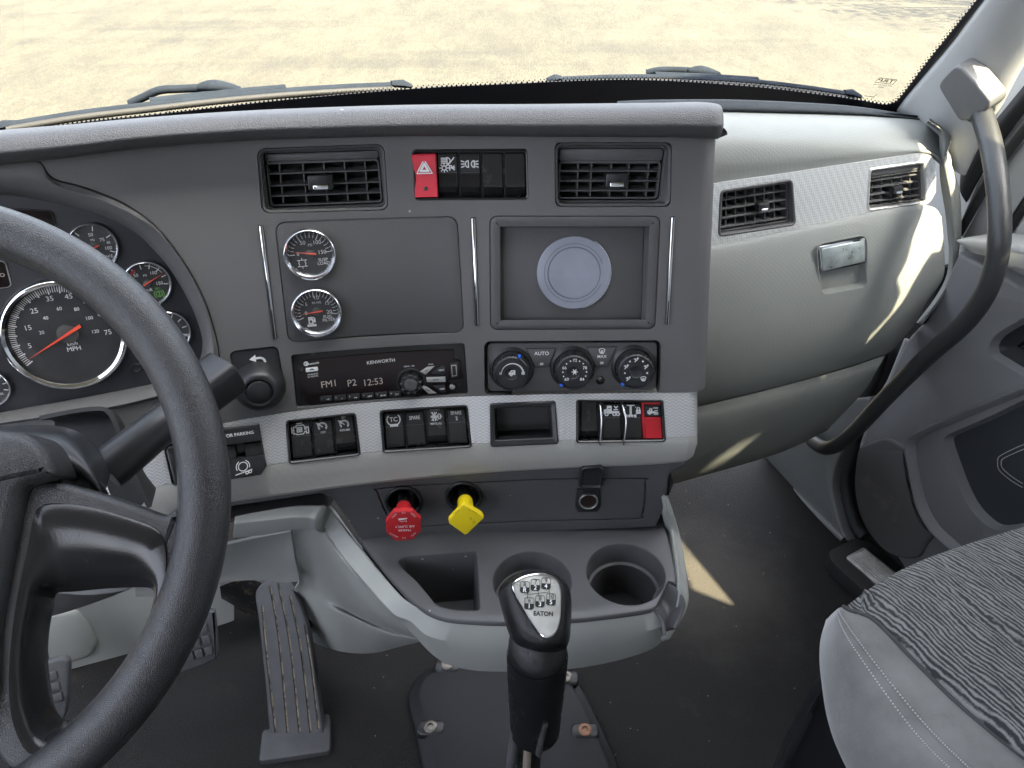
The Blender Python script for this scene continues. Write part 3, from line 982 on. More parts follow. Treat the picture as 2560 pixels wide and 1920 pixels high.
# spout notch at the right front of the cup holder
no = P_(C7, (1690, 900), (1735, 835), (1805, 690), (1850, 700), (1905, 760), (1830, 900))
nu_ = ccw([TR.inv(*p) for p in no])
tc_.append(MB().loops([[TR.M(u, v, w) for u, v in nu_] for w in (-.05, .02)]))
cut(tray, tc_, 25, each=True)
# liner rings and floors inside the holders
mb = MB()
for lc in (CUP1, CUP2):
    mb.lathe(lc, 0, 0, [(.0385, -.0845), (.0385, -.083), (.030, -.082), (.001, -.082)], 40)
mb.build('cup_floor', M_black, con)
# grey lip round the tray
def lip(pts): return crom(pts, 110)
Li = P_(D7, (300, 385), (560, 335), (780, 300), (960, 292), (1090, 300), (1140, 335), (1300, 560), (1500, 805), (1700, 1035), (1800, 1130)) + P_(C7, (520, 835), (620, 885), (760, 906), (1000, 912), (1310, 897), (1500, 877), (1690, 848), (1745, 830))
Lc = P_(D7, (296, 450), (560, 420), (790, 395), (930, 398), (1010, 420), (1080, 480), (1230, 720), (1400, 925), (1570, 1120), (1690, 1240)) + P_(C7, (470, 900), (560, 975), (720, 1008), (1000, 1022), (1310, 1012), (1500, 988), (1700, 948), (1775, 925))
Lb = P_(D7, (290, 570), (560, 540), (800, 500), (930, 492), (1010, 510), (1080, 570), (1230, 770), (1390, 960), (1550, 1150), (1680, 1265)) + P_(C7, (440, 920), (600, 1085), (760, 1148), (1000, 1160), (1280, 1148), (1500, 1112), (1700, 1052), (1788, 990))
def lip_depth(i):
    x, y = Li[i]
    if i < 5: return depth(PV.hit(x, y, .004))
    if i < 7: return depth(PV.hit(x, y, .004)) * .5 + depth(TR.hit(x, y)) * .5
    return depth(TR.hit(x, y, -.001))
dl = [lip_depth(i) for i in range(len(Li))]
nL = len(Li)
def wgt(i): return 1.0 if i >= 9 else .55
r0 = [at(*Li[i], dl[i] + .004) for i in range(nL)]
r1 = [at(*Lc[i], dl[i] + (.004 if i < 9 else .010)) for i in range(nL)]
r2 = [at(*((V(Lc[i]) * .5 + V(Lb[i]) * .5)), dl[i] + (.012 if i < 9 else .028)) for i in range(nL)]
r3 = [at(*Lb[i], dl[i] + (.03 if i < 9 else .058)) for i in range(nL)]
r4 = [p + V((0, .05, -.002)) for p in r3]
shell('grey_lip', [crom(r, 110) for r in (r0, r1, r2, r3, r4)], M_greyp, con, .004, 30)
# right flank of the console
fa = P_(C7, (1782, 245), (1800, 330), (1822, 430), (1842, 550), (1856, 660), (1862, 720), (1858, 790), (1838, 870), (1792, 985))
fb = P_(C7, (1798, 250), (1832, 340), (1866, 460), (1892, 600), (1907, 720), (1910, 790), (1895, 850), (1868, 900), (1812, 990))
dts = []
for i, p in enumerate(fa):
    dts.append(depth(PV.hit(*p, .003)) if i < 2 else depth(TR.hit(*p, -.003)) + (.0 if i < 6 else .012 * (i - 5)))
fa3 = [at(*p, d) for p, d in zip(fa, dts)]
fb3 = [at(*p, d + .018) for p, d in zip(fb, dts)]
fm3 = [(a_ * .5 + b_ * .5) + (CAM - a_).normalized() * .004 for a_, b_ in zip(fa3, fb3)]
fc3 = [b_ + V((-.004, .03, -.05)) for b_ in fb3]
fi3 = [a_ + V((-.004, .006, -.012)) for a_ in fa3]
shell('flank', [crom(r, 40) for r in (fi3, fa3, fm3, fb3, fc3)], M_greyp, con, .003, 60, nv=16)
# dark spout that closes the notch in front of the right cup holder
ca = P_(C7, (1800, 690), (1830, 715), (1862, 750), (1885, 800), (1862, 865), (1830, 930))
cb = P_(C7, (1742, 830), (1752, 848), (1768, 870), (1785, 905), (1792, 940), (1796, 972))
z1 = [at(*p, depth(TR.hit(*p)) + .001 + .004 * i) for i, p in enumerate(ca)]
z2 = [at(*p, depth(TR.hit(*p)) + .003 + .004 * i) for i, p in enumerate(cb)]
zm = [(a_ * .5 + b_ * .5) + V((-.004, .012, -.014)) for a_, b_ in zip(z1, z2)]
shell('spout', [crom(z1, 24), crom(zm, 24), crom(z2, 24)], M_lower, con, .004, 60, nv=11)

# ---- storage slot between trim and knee panel on the driver's side
sl = thing('storage_slot', 'narrow dark open slot under the trim band beside the steering wheel', 'storage slot', PV.hit(560, 1085))
q = Patch(PV, *P_(D7, (180, 262), (1090, 130), (1115, 235), (180, 372)), -.02)
mb = MB()
o = rrect(0, 0, q.W, q.H, .012, 4)
mb.stack(q, [(inset(o, -.006), 0), (inset(o, -.006), .010), (inset(o, -.001), .012), (o, .009), (inset(o, .002), -.04)], False, True)
mb.build('tray_well', M_lower, sl, 30)

# ---- grey knee panels left of the console
kn = thing('footwell_moulding', 'grey moulded lower dash panel above the accelerator pedal', 'panel', at(700, 1400, 1.28))
def rowd(c, pts): return [at(*c(x, y), d) for x, y, d in pts]
rows = [rowd(D7, [(792, 470, .985), (900, 470, .985), (1000, 485, .98), (1090, 560, .98), (1230, 760, .97), (1400, 960, .955), (1560, 1150, .945), (1700, 1260, .94), (1930, 1420, .95)]),
        rowd(D7, [(800, 560, 1.02), (900, 580, 1.03), (990, 620, 1.03), (1080, 710, 1.03), (1210, 900, 1.02), (1370, 1090, 1.01), (1540, 1240, 1.0), (1700, 1330, .99), (1935, 1440, .99)]),
        rowd(D7, [(822, 740, 1.06), (900, 780, 1.09), (980, 830, 1.11), (1070, 900, 1.10), (1190, 1040, 1.09), (1350, 1170, 1.08), (1530, 1290, 1.07), (1710, 1370, 1.05), (1935, 1450, 1.03)]),
        rowd(D7, [(862, 930, 1.16), (905, 960, 1.19), (980, 1010, 1.19), (1070, 1060, 1.16), (1190, 1150, 1.15), (1350, 1240, 1.14), (1530, 1330, 1.12), (1715, 1395, 1.09), (1932, 1458, 1.05)]),
        rowd(D7, [(800, 1080, 1.24), (870, 1110, 1.24), (960, 1150, 1.225), (1060, 1185, 1.19), (1180, 1230, 1.15), (1340, 1300, 1.14), (1520, 1370, 1.12), (1710, 1420, 1.10), (1928, 1462, 1.06)]),
        rowd(D7, [(850, 1420, 1.32), (920, 1450, 1.31), (1000, 1480, 1.29), (1100, 1520, 1.27), (1220, 1552, 1.25), (1370, 1568, 1.24), (1530, 1560, 1.23), (1710, 1515, 1.20), (1920, 1462, 1.10)])]
shell('moulding', rows, M_greyp, kn, .004, 40, nu=48, nv=34)
k2 = thing('knee_bolster', 'grey knee bolster panel with scuffs, seamed at its right edge', 'panel', at(550, 1200, 1.05))
rows = [rowd(D7, [(-560, 700, .93), (-200, 690, .95), (200, 635, .97), (520, 565, .985), (700, 532, .985), (786, 514, .985)]),
        rowd(D7, [(-560, 780, .97), (-200, 770, .98), (200, 705, 1.01), (520, 660, 1.035), (700, 630, 1.03), (800, 610, 1.02)]),
        rowd(D7, [(-560, 900, 1.01), (-200, 880, 1.03), (200, 810, 1.055), (510, 770, 1.075), (700, 760, 1.075), (820, 745, 1.055)]),
        rowd(D7, [(-560, 1010, 1.06), (-200, 980, 1.07), (190, 900, 1.09), (480, 875, 1.10), (700, 875, 1.11), (846, 860, 1.10)]),
        rowd(D7, [(-560, 1080, 1.08), (-200, 1050, 1.09), (180, 958, 1.10), (470, 935, 1.115), (700, 955, 1.125), (862, 945, 1.12)])]
shell('moulding', rows, M_greyp, k2, .004, 40, nu=40, nv=26)
# driver-side lower firewall trim
fp = Flat(YT * .97, XT, YT * .10 + ZT)
kk = thing('kick_trim', 'grey moulded kick trim behind the clutch and brake pedals', 'panel', fp.hit(300, 1400))
xsF = [(-100, 1540, 1180), (80, 1478, 1180), (144, 1454, 1180), (260, 1418, 1180), (360, 1388, 1180), (440, 1362, 1180), (498, 1343, 1290), (506, 1338, 1300)]
rows = []
for f in (0, .3, .6, 1.0):
    rows.append([fp.hit(x, b * (1 - f) + t * f, .0) for x, b, t in xsF])
shell('moulding', rows, M_greyp, kk, .006, 30, nu=30)
bo = ccw([tuple(p) for p in crom([fp.inv(*C6(*p)) for p in ((40, 1000), (200, 960), (320, 940), (380, 975), (430, 1060), (435, 1110), (400, 1150), (250, 1195), (40, 1260))], 60, True)])
MB().loops([[fp.M(u, v, w) for u, v in o] for o, w in ((bo, -.004), (bo, 0.001), (inset(bo, .003), .006), (inset(bo, .008), .008))], False, True).build('raised_field', M_greyp, kk, 60)

# ------------------------------------------------------------------ passenger side of the dash
pd = thing('passenger_dash', 'grey-green moulded dash in front of the passenger seat', 'dashboard', PP.hit(1780, 600))
def ppr(pts, w): return [PP.hit(x, y, w) for x, y in pts]
xsP = [1470, 1560, 1650, 1800, 1900, 1990, 2030, 2056]
rA = ppr(zip(xsP, [240, 241, 243, 247, 251, 258, 278, 305]), -.075)
rA2 = ppr(zip(xsP, [262, 263, 265, 269, 273, 282, 300, 330]), -.035)
rB = ppr(zip(xsP, [300, 300, 300, 302, 306, 316, 332, 360]), -.008)
rB2 = ppr(zip(xsP, [350, 347, 342, 333, 327, 325, 345, 375]), 0)
rC = ppr(zip(xsP, [408, 394, 381, 359, 344, 330, 352, 395]), -.002)
shell('upper_pad', [rA, rA2, rB, rB2, rC], M_grey, pd, .006, 40, nu=48, nv=26)
# black padded strip at the foot of the windscreen
pb = P_(C2, (455, 437), (600, 431), (800, 429), (1000, 431), (1300, 445), (1500, 461), (1700, 492), (1775, 508), (1792, 518))
pf = P_(C2, (455, 480), (600, 484), (800, 485), (1000, 487), (1300, 493), (1500, 500), (1700, 514), (1775, 522), (1792, 526))
rows = [[PP.hit(p[0], p[1] + 3, -.15) for p in pb], [PP.hit(*p, -.092) for p in pb], [PP.hit(p[0], p[1] * .72 + q[1] * .28, -.078) for p, q in zip(pb, pf)], [PP.hit(p[0], p[1] * .3 + q[1] * .7, -.070) for p, q in zip(pb, pf)], [PP.hit(*p, -.074) for p in pf], [PP.hit(p[0], p[1] + 1, -.09) for p in pf]]
dp = thing('windscreen_pad', 'long black leather-grained pad strip at the foot of the windscreen', 'pad', PP.hit(1780, 247, -.08))
shell('pad', rows, M_pad2, dp, .006, 50, nu=40, nv=18)
# silver trim with two vents
tC = ppr(P_(D1, (20, 705), (120, 690), (228, 668), (300, 655), (500, 628), (750, 592), (1100, 538), (1500, 478), (1570, 474), (1620, 495), (1648, 560)), .004)
tD = ppr(P_(D1, (20, 1108), (120, 1090), (218, 1068), (300, 1050), (500, 1012), (750, 962), (1100, 890), (1430, 815), (1530, 806), (1600, 790), (1645, 720)), .004)
rows = [[a * (1 - f) + b * f for a, b in zip(tC, tD)] for f in (0, .08, .25, .5, .75, .92, 1)]
pt = thing('passenger_trim', 'silver dimple-textured trim panel around two passenger air vents', 'trim', PP.hit(1780, 480))
ptr = shell('silver_face', rows, M_silverd, pt, .010, 40, nu=56)
VQ1 = Patch(PP, *P_(D1, (262, 712), (720, 640), (742, 930), (248, 1005)), .004)
VQ2 = Patch(PP, *P_(D1, (1218, 572), (1572, 522), (1588, 790), (1202, 842)), .004)
pc_ = []
for v in (VQ1, VQ2):
    o = rrect(0, 0, v.W, v.H, .006, 4)
    pc_.append(MB().stack(v, [(o, -.03), (o, .02)]))
cut(ptr, pc_)
# raised bright rim
mb = MB()
rim = crom(tC, 60) + list(reversed(crom(tD, 60)))
shell('backing', [[p + YT * .035 for p in tC], [p + YT * .035 for p in tD]], M_void, pt, .003, nu=20)
# glove box
gb = thing('glove_box', 'grey-green glove box door with a bright latch', 'glove box', PP.hit(1780, 780))
xg = [1480, 1560, 1650, 1800, 1900, 1985, 2020, 2034]
g0 = ppr(zip(xg, [546, 530, 512, 480, 457, 446, 452, 470]), .001)
g0b = ppr(zip(xg, [552, 536, 518, 486, 463, 452, 457, 474]), .016)
g1 = ppr(zip([1480, 1560, 1650, 1800, 1900, 1985, 2026, 2040], [640, 628, 615, 582, 558, 545, 540, 543]), .028)
g2 = ppr(zip([1480, 1560, 1650, 1800, 1900, 1975, 2018, 2037], [755, 742, 725, 690, 665, 640, 615, 600]), .030)
g3 = ppr(zip([1480, 1560, 1640, 1770, 1870, 1940, 1982, 2004], [845, 830, 808, 772, 745, 712, 675, 650]), .016)
g4 = ppr(zip([1480, 1560, 1630, 1740, 1835, 1915, 1950, 1975], [880, 862, 846, 818, 790, 762, 730, 702]), -.012)
g5 = ppr(zip([1480, 1560, 1630, 1740, 1835, 1915, 1950, 1975], [881, 863, 847, 819, 791, 763, 731, 703]), -.04)
gdoor = shell('door', [g0, g0b, g1, g2, g3, g4, g5], M_grey, gb, .008, 50, nu=52, nv=40)
# latch recess and latch plate
lq = Patch(PP, *P_(D1, (885, 1062), (1195, 1000), (1200, 1330), (905, 1385)), .0285)
o = rrect(0, 0, lq.W, lq.H, .010, 5)
cut(gdoor, [MB().stack(lq, [(inset(o, .005), -.011), (inset(o, .001), 0), (inset(o, -.001), .02)])])
mb = MB(); mb.stack(lq, [(inset(o, -.0025), .0004), (inset(o, -.0012), .0010), (inset(o, .0), .0002), (inset(o, .0045), -.0100)], False, True)
mb.build('latch_well', M_grey, gb, 50)
kq = Patch(PP, *P_(D1, (892, 1070), (1190, 1010), (1196, 1178), (908, 1240)), .0292)
mb = MB(); mb.box(kq, 0, 0, kq.W, kq.H, -.016, .001, .003, .0015)
lt = mb.build('latch', M_chrome, gb, 30)
mb = MB(); mb.box(kq, .003, .003, kq.W - .003, kq.H - .004, .0005, .0016, .002, .0004)
mb.build('latch_plate', mat('scuffed_latch_steel', (.62, .68, .65), .34, .85, grain=200, bump=.15, var=.35, var_scale=55, rvar=.12), lt)
# lower dash panel
lp = thing('lower_dash_panel', 'grey lower dash panel below the glove box, sunlit strip across it', 'panel', PP.hit(1650, 990))
xl = [1440, 1520, 1620, 1732, 1830, 1912]
l0 = ppr(zip(xl, [897, 876, 852, 823, 795, 768]), -.010)
l1 = ppr(zip([1440, 1515, 1610, 1715, 1810, 1893], [930, 912, 888, 860, 830, 802]), -.006)
l2 = ppr(zip([1440, 1510, 1595, 1690, 1780, 1862], [985, 968, 942, 912, 885, 850]), -.03)
l3 = ppr(zip([1436, 1500, 1565, 1640, 1712, 1792], [1046, 1028, 1010, 988, 963, 924]), -.09)
l4 = ppr(zip([1436, 1500, 1565, 1640, 1712, 1792], [1050, 1032, 1013, 991, 966, 927]), -.16)
shell('moulding', [l0, l1, l2, l3, l4], M_grey, lp, .006, 50, nu=44, nv=24)
# end cap of the dash beside the door
ea = P_(D1, (1590, 268), (1660, 330), (1668, 420), (1668, 520), (1672, 640), (1690, 760), (1706, 860), (1720, 1000), (1728, 1120), (1712, 1260), (1640, 1400), (1520, 1560))
eb = P_(D1, (1600, 262), (1700, 320), (1738, 385), (1722, 470), (1760, 590), (1792, 700), (1806, 860), (1806, 1000), (1792, 1110), (1776, 1260), (1700, 1400), (1560, 1570))
e0 = [PP.hit(*p, -.012) for p in ea]; e1 = [PP.hit(*((V(p) + V(q)) / 2), .006) for p, q in zip(ea, eb)]; e2 = [PP.hit(*p, -.004) for p in eb]; e3 = [PP.hit(*p, -.06) for p in eb]
ec = thing('dash_end_cap', 'narrow grey end cap closing the dash beside the door', 'trim', PP.hit(2060, 560))
shell('moulding', [e0, e1, e2, e3], M_grey, ec, .004, 50, nu=44, nv=14)

# ------------------------------------------------------------------ pillar, door, kick panel
pil = thing('windscreen_pillar', 'pale grey trim of the windscreen pillar', 'pillar trim', side(.99).hit(2080, 375))
p0 = [WS.hit(*p, .004) for p in ((2200, -95), (2126, 0), (2060, 88), (1994, 166), (1948, 222), (1936, 246), (1945, 275))]
p0b = [WS.hit(*p, .022) for p in ((2215, -95), (2142, 0), (2074, 88), (2008, 170), (1966, 226), (1956, 250), (1960, 280))]
p2 = [side(.985).hit(*p) for p in ((2380, -110), (2300, 0), (2212, 128), (2160, 222), (2125, 287), (2100, 330), (2078, 378))]
p1 = [(a * .55 + b * .45) - XT * .012 - YT * .010 for a, b in zip(p0b, p2)]
p3 = [p + XT * .03 + YT * .02 for p in p2]
shell('trim', [p0, p0b, p1, p2, p3], M_pillar, pil, .004, 40, nu=40, nv=30)
# door
door = thing('door', 'grey passenger door with dark padded insert, pull recess and storage pocket', 'door', tp(.97, .5, .15))
SD = side(.965)
def sdp(c, pts, w=0.0): return [SD.hit(*c(*p), w) for p in pts]
df = [D1(1790, 1110), D6(620, -40), D6(540, 50), D6(455, 150), D6(380, 310), D6(300, 490), D6(200, 700), D6(150, 870), D6(118, 1050), D6(108, 1180), D6(150, 1360), D6(250, 1510), D6(400, 1650), (1990, 1290), (2080, 1380)]
fr = [SD.inv(*p) for p in df]
def smooth_slab(name, surf, outl, w0, w1, bev, m, par, sharp=40):
    return MB().slab(surf.M, outl, w0, w1, bev, 3).build(name, m, par, sharp)
tops = SD.inv(*D1(1790, 1110))
outl = [tuple(p) for p in crom(fr, 70)] + [(.35, .02), (.35, tops[1] - .02), (tops[0] + .35, tops[1] - .012), (tops[0] + .1, tops[1])]
panel_d = smooth_slab('panel', SD, ccw(outl), -.03, 0, .006, M_door, door)
tag(panel_d)
# sill top, sunlit
# insert recess
ins = [tuple(p) for p in crom([SD.inv(*D6(*p)) for p in ((712, 850), (730, 800), (800, 762), (1000, 675), (1272, 545), (1500, 430), (1500, 1400), (1272, 1440), (1080, 1458), (960, 1380), (880, 1280), (820, 1160), (760, 1000))], 80, True)]
dish = [tuple(p) for p in crom([SD.inv(*D6(*p)) for p in ((1016, 200), (1030, 140), (1080, 80), (1200, 5), (1300, -40), (1600, -60), (1600, 480), (1400, 470), (1272, 412), (1120, 320), (1040, 265))], 70, True)]
ins, dish = ccw(ins), ccw(dish)
cut(panel_d, [MB().loops([[SD.M(u, v, w) for u, v in o] for o, w in ((inset(ins, .006), -.018), (inset(ins, -.004), .02))]),
              MB().loops([[SD.M(u, v, w) for u, v in o] for o, w in ((inset(dish, .012), -.022), (inset(dish, -.004), .02))])], each=True)
MB().loops([[SD.M(u, v, w) for u, v in inset(ins, .003)] for w in (-.026, -.0165)]).build('insert', M_doord, door)
MB().loops([[SD.M(u, v, w) for u, v in o] for o, w in ((inset(dish, .004), -.028), (inset(dish, .004), -.014), (inset(dish, .010), -.0125), (inset(dish, .022), -.018), (inset(dish, .028), -.019))]).build('handle_dish', M_black, door)
st = [tuple(p) for p in crom([SD.inv(*D6(*p), -.015) for p in ((1272, 860), (1180, 900), (1100, 945), (1088, 985), (1100, 1040), (1180, 1110), (1272, 1165))], 90)]
st2 = [tuple(p) for p in crom([SD.inv(*D6(*p), -.015) for p in ((1272, 892), (1195, 925), (1125, 960), (1112, 990), (1125, 1030), (1195, 1090), (1272, 1138))], 90)]
mb = MB()
for s in (st, st2):
    for i in range(0, 88, 2): mb.tube([SD.M(*s[i], -.0155), SD.M(*s[i + 1], -.0155)], .0007, 5)
mb.build('stitching', M_thread, door)
# raised ridge that runs along the arm rest and down the pocket
rg = [D6(*p) for p in ((1500, 350), (1272, 455), (1000, 565), (760, 665), (600, 735), (520, 780), (478, 830), (470, 890), (490, 1020), (520, 1180), (560, 1320), (640, 1450), (720, 1530), (800, 1600))]
rg2 = [D6(*p) for p in ((1500, 420), (1272, 515), (1000, 625), (780, 715), (640, 775), (565, 815), (535, 850), (530, 895), (545, 1020), (580, 1180), (622, 1310), (690, 1420), (760, 1490), (840, 1560))]
rr0 = crom([SD.hit(*p, .0005) for p in rg], 70); rr3 = crom([SD.hit(*p, .0005) for p in rg2], 70)
mid = [a * .6 + b * .4 - XT * .012 for a, b in zip(rr0, rr3)]
shell('ridge', [rr0, [a * .5 + b * .5 - XT * .003 for a, b in zip(rr0, mid)], mid, rr3], M_door, door, .002, 50, nv=10)
# storage pocket cover
pk = ccw([tuple(p) for p in crom([SD.inv(*D6(*p)) for p in ((150, 880), (240, 836), (330, 812), (375, 820), (440, 862), (470, 885), (476, 940), (490, 1060), (520, 1200), (560, 1330), (620, 1420), (670, 1470), (600, 1560), (555, 1635), (440, 1640), (330, 1590), (220, 1470), (150, 1330), (118, 1160), (125, 1000))], 110, True)])
MB().loops([[SD.M(u, v, w) for u, v in o] for o, w in ((pk, -.004), (pk, .003), (inset(pk, .002), .0055), (inset(pk, .006), .007))]).build('pocket_cover', M_pocket, door, 40)
# sill cap with the lock and switch plate
sc = side(.955)
s0 = [sc.hit(*D1(*p)) for p in ((1808, 1020), (1900, 1016), (1980, 1022), (2100, 1045), (2212, 1062), (2500, 1110))]
s1 = [sc.hit(*D1(*p)) + XT * .0 for p in ((1800, 1050), (1880, 1110), (1960, 1130), (2090, 1165), (2212, 1200), (2500, 1260))]
sb = [p + XT * .05 for p in s0]
shell('sill_cap', [sb, s0, [a * .6 + b * .4 - XT * .008 for a, b in zip(s0, s1)], s1], M_pillar, door, .004, 50, nu=24, nv=12)
sw = Patch(sc, *P_(D1, (2085, 1075), (2300, 1105), (2300, 1225), (2100, 1190)), .004)
MB().box(sw, 0, 0, sw.W, sw.H, -.01, .004, .004, .001).build('switch_plate', M_silverkey, door)
# window frame: pale sash, black seals, glass
SW = side(1.045)
def strip(name, c, a, b, m, w=0.0, th=.012, par=door, surf=SW):
    A = [surf.hit(*c(*p), w) for p in a]; B = [surf.hit(*c(*p), w) for p in b]
    mid = [x * .5 + y * .5 - XT * th * .5 for x, y in zip(A, B)]
    return shell(name, [A, mid, B], m, par, th, 60, nu=24, nv=7)
strip('seal', D1, [(2460, -290), (2330, -120), (2212, 35), (2060, 220), (1905, 405), (1815, 560), (1800, 640)], [(2620, -250), (2450, -60), (2300, 110), (2150, 290), (2010, 480), (1900, 660), (1840, 790)], M_seal)
strip('seal', D1, [(2640, -240), (2470, -40), (2310, 130), (2160, 310), (2020, 500), (1910, 680), (1812, 900)], [(2690, -190), (2520, 20), (2370, 190), (2220, 370), (2080, 560), (1970, 740), (1815, 1010)], M_handle, .004)
strip('sash', D1, [(2695, -190), (2525, 20), (2375, 190), (2225, 370), (2085, 560), (1975, 740), (1818, 1012)], [(2900, -100), (2700, 140), (2520, 340), (2370, 520), (2230, 720), (2120, 890), (2040, 1030)], M_pillar, -.004)
strip('seal', D1, [(2905, -100), (2705, 140), (2525, 340), (2375, 520), (2235, 720), (2125, 890), (2045, 1030)], [(2970, -60), (2770, 180), (2590, 380), (2440, 560), (2300, 750), (2180, 920), (2100, 1045)], M_seal, -.01)
# black door frame behind the gap
bf = thing('door_frame', 'black rubber-lined door frame in the gap between kick panel and door', 'door frame', tp(1.0, .9, .1))
S2 = side(1.005)
fo = [S2.inv(*p) for p in (D1(1640, 1200), D6(620, -60), D6(480, 220), D6(330, 560), D6(240, 800), D6(200, 1100), D6(260, 1400), D6(470, 1700), (1900, 1300), (1800, 1180), D3(1560, 600), D3(1500, 0), D6(-60, 560), D6(200, 100))]
MB().slab(S2.M, ccw([tuple(p) for p in crom(fo, 60, True)]), -.03, 0, .004).build('frame', M_seal, bf)
sl1 = crom([side(.985).hit(*p) for p in (D6(300, 190), D6(255, 350), D6(200, 480), D6(130, 640), D3(1950, 60), D3(1880, 350), D3(1900, 620), D3(1980, 860), D3(2060, 960))], 50)
MB().tube(sl1, .011, 12).build('seal_bead', M_seal, bf)
ln = crom([side(.975).hit(*D6(*p)) for p in ((462, 135), (400, 290), (345, 420), (298, 500))], 14)
MB().tube(ln, .0042, 8).build('sash_edge', M_pillar, bf)
ln = crom([side(.975).hit(*D6(*p)) for p in ((215, 705), (180, 790), (150, 880))], 10)
MB().tube(ln, .0036, 8).build('sash_edge', M_pillar, bf)
# kick panel
kp = thing('kick_panel', 'grey triangular kick panel between footwell and door gap', 'panel', tp(.97, 1.1, .02))
SK = side(.972)
ko = [SK.inv(*D3(*p)) for p in ((1060, 190), (1460, 585), (1862, 985), (1828, 880), (1775, 690), (1735, 500), (1745, 340), (1790, 200), (1880, 30), (1990, -170), (2100, -420), (1600, -300), (1250, -80))]
MB().slab(SK.M, ccw([tuple(p) for p in crom(ko, 80, True)]), -.02, 0, .004, 3).build('panel', mat('kick_grey', (.135, .138, .132), .55, grain=500, bump=.3, var=.08), kp)
ra = [SK.hit(*D3(*p), .002) for p in ((1040, 200), (1300, 450), (1600, 740), (1856, 985))]
MB().tube(crom(ra, 20), .007, 10).build('sill_ridge', mat('sill_grey', (.16, .16, .155), .5, var=.1), kp)
# door sill tread plate
tpz = Flat((0, 0, .035), XT, YT)
tq = Patch(tpz, *P_(D3, (2050, 1060), (2600, 1500), (2430, 1650), (1870, 1160)))
stp = thing('tread_plate', 'ribbed bare-metal tread plate on the door sill beside the seat', 'tread plate', tq.o)
oo = rrect(-.03, -.03, tq.W + .1, tq.H + .03, .03, 5)
MB().slab(tq, oo, -.034, -.002, .008).build('sill', M_seal, stp)
MB().box(tq, 0, 0, tq.W + .08, tq.H, -.004, .002, .006, .001).build('plate', M_alu, stp)
nrib = 8
for i in range(nrib):
    b0 = tq.H * (.05 + .9 * i / nrib)
    MB().slab(tq, rrect(.006, b0, tq.W + .07, b0 + tq.H * .062, .002, 2), .001, .0052, .0018).build('rib', M_alu, stp)

# unseen right cab wall, its opening shaped to place the sun patches inside
bs = thing('cab_side_sun_mask', 'unseen right cab wall with an opening shaped to cast the sun patches', 'cab wall', tp(1.06, 0, 0))
SO = Flat(XT * 1.07, YT, ZT)
wall = MB().loops([[SO.M(u, v, w) for u, v in ccw([(-1.2, .0), (1.02, .0), (.98, .60), (.85, .90), (.77, 1.30), (.66, 1.80), (-1.2, 1.80)])] for w in (-.012, .012)]).build('wall', M_paint, bs, None)
SUN_CUTOUT = [(.72, 1.26), (.60, 1.295), (.57, 1.28), (.514, 1.30), (.463, 1.28), (.46, 1.243), (.422, 1.23), (.395, 1.243), (.404, 1.197), (.386, 1.192), (.366, 1.21), (.195, 1.378), (.127, 1.492), (.085, 1.548), (.121, 1.479), (.154, 1.421), (.188, 1.370),
        (.28, 1.272), (.375, 1.165), (.388, 1.150), (.417, 1.126), (.445, 1.103), (.469, 1.095), (.495, 1.08), (.52, 1.06), (.42, 1.045), (.121, 1.171), (.135, 1.049), (.152, 1.006), (.172, .974), (.268, .997), (.372, 1.019), (.55, 1.02), (.74, 1.0)]
op = ccw(SUN_CUTOUT)  # outline traced back from the sun patches, no true window shape
cut(wall, [MB().loops([[SO.M(u, v, w) for u, v in op] for w in (-.05, .05)])])
MB().loops([[SO.M(u, v, w) for u, v in ccw([(.05, .93), (.78, .93), (.78, 1.2), (.70, 1.5), (.05, 1.58)])] for w in (-.002, .002)]).build('window_glass', M_glass, bs, None)

# ------------------------------------------------------------------ grab handle
gh = thing('grab_handle', 'long curved black grab handle with a silver mounting cap by the windscreen pillar', 'grab handle', side(.93).hit(2105, 215))
hp = [(2103, 205, .962), (2112, 228, .952), (2126, 262, .935), (2140, 310, .915), (2151, 370, .895), (2158, 440, .88), (2159, 510, .87), (2150, 575, .872), (2125, 640, .875), (2080, 702, .88), (2020, 755, .885), (1960, 812, .89), (1905, 868, .895), (1855, 922, .90), (1818, 955, .91), (1785, 968, .92), (1758, 955, .935), (1748, 938, .955), (1742, 925, .975)]
hs = [side(x).hit(px, py) for px, py, x in hp]
pts = crom(hs, 90)
MB().tube(pts, [.0138 - .0008 * min(1, i / 60) for i in range(90)], 18).build('tube', M_handle, gh, 60)
cap = [pts[0] + (pts[0] - pts[6]) * .2, pts[0], pts[6], pts[7]]
MB().tube(pts[0:8], .0180, 20).build('collar', mat('grey_collar', (.21, .205, .19), .5), gh, 60)
bc = side(.925).hit(*D2(1640, 900))
by_ = (WS.hit(2057, 88) - WS.hit(1948, 222)).normalized()
bx_ = (XT * .35 - YT).cross(by_).cross(by_) * -1
bn_ = ((CAM - bc).normalized() * .75 - XT * .4).normalized()
BF = Axes(bc, by_.cross(bn_), by_)
bo_ = ccw([tuple(p) for p in crom([BF.find(*D2(*p)) for p in ((1545, 648), (1590, 640), (1640, 672), (1760, 800), (1880, 945), (1900, 1000), (1870, 1070), (1750, 1150), (1640, 1180), (1580, 1150), (1490, 1010), (1410, 880), (1398, 830), (1420, 780), (1490, 700))], 60, True)])
MB().slab(BF, bo_, -.03, .006, .0035, 4).build('mounting_cap', mat('satin_silver_cap', (.125, .125, .125), .4, .2, var=.05, edge=.002), gh, 60)

# ------------------------------------------------------------------ passenger seat
seat = thing('passenger_seat', 'passenger seat cushion in wavy dark woven cloth with grey suede side bolster', 'seat', tp(.6, .1, .02))
def sz(c, pts): return [Flat((0, 0, z), (1, 0, 0), (0, 1, 0)).hit(*c(x, y)) for x, y, z in pts]
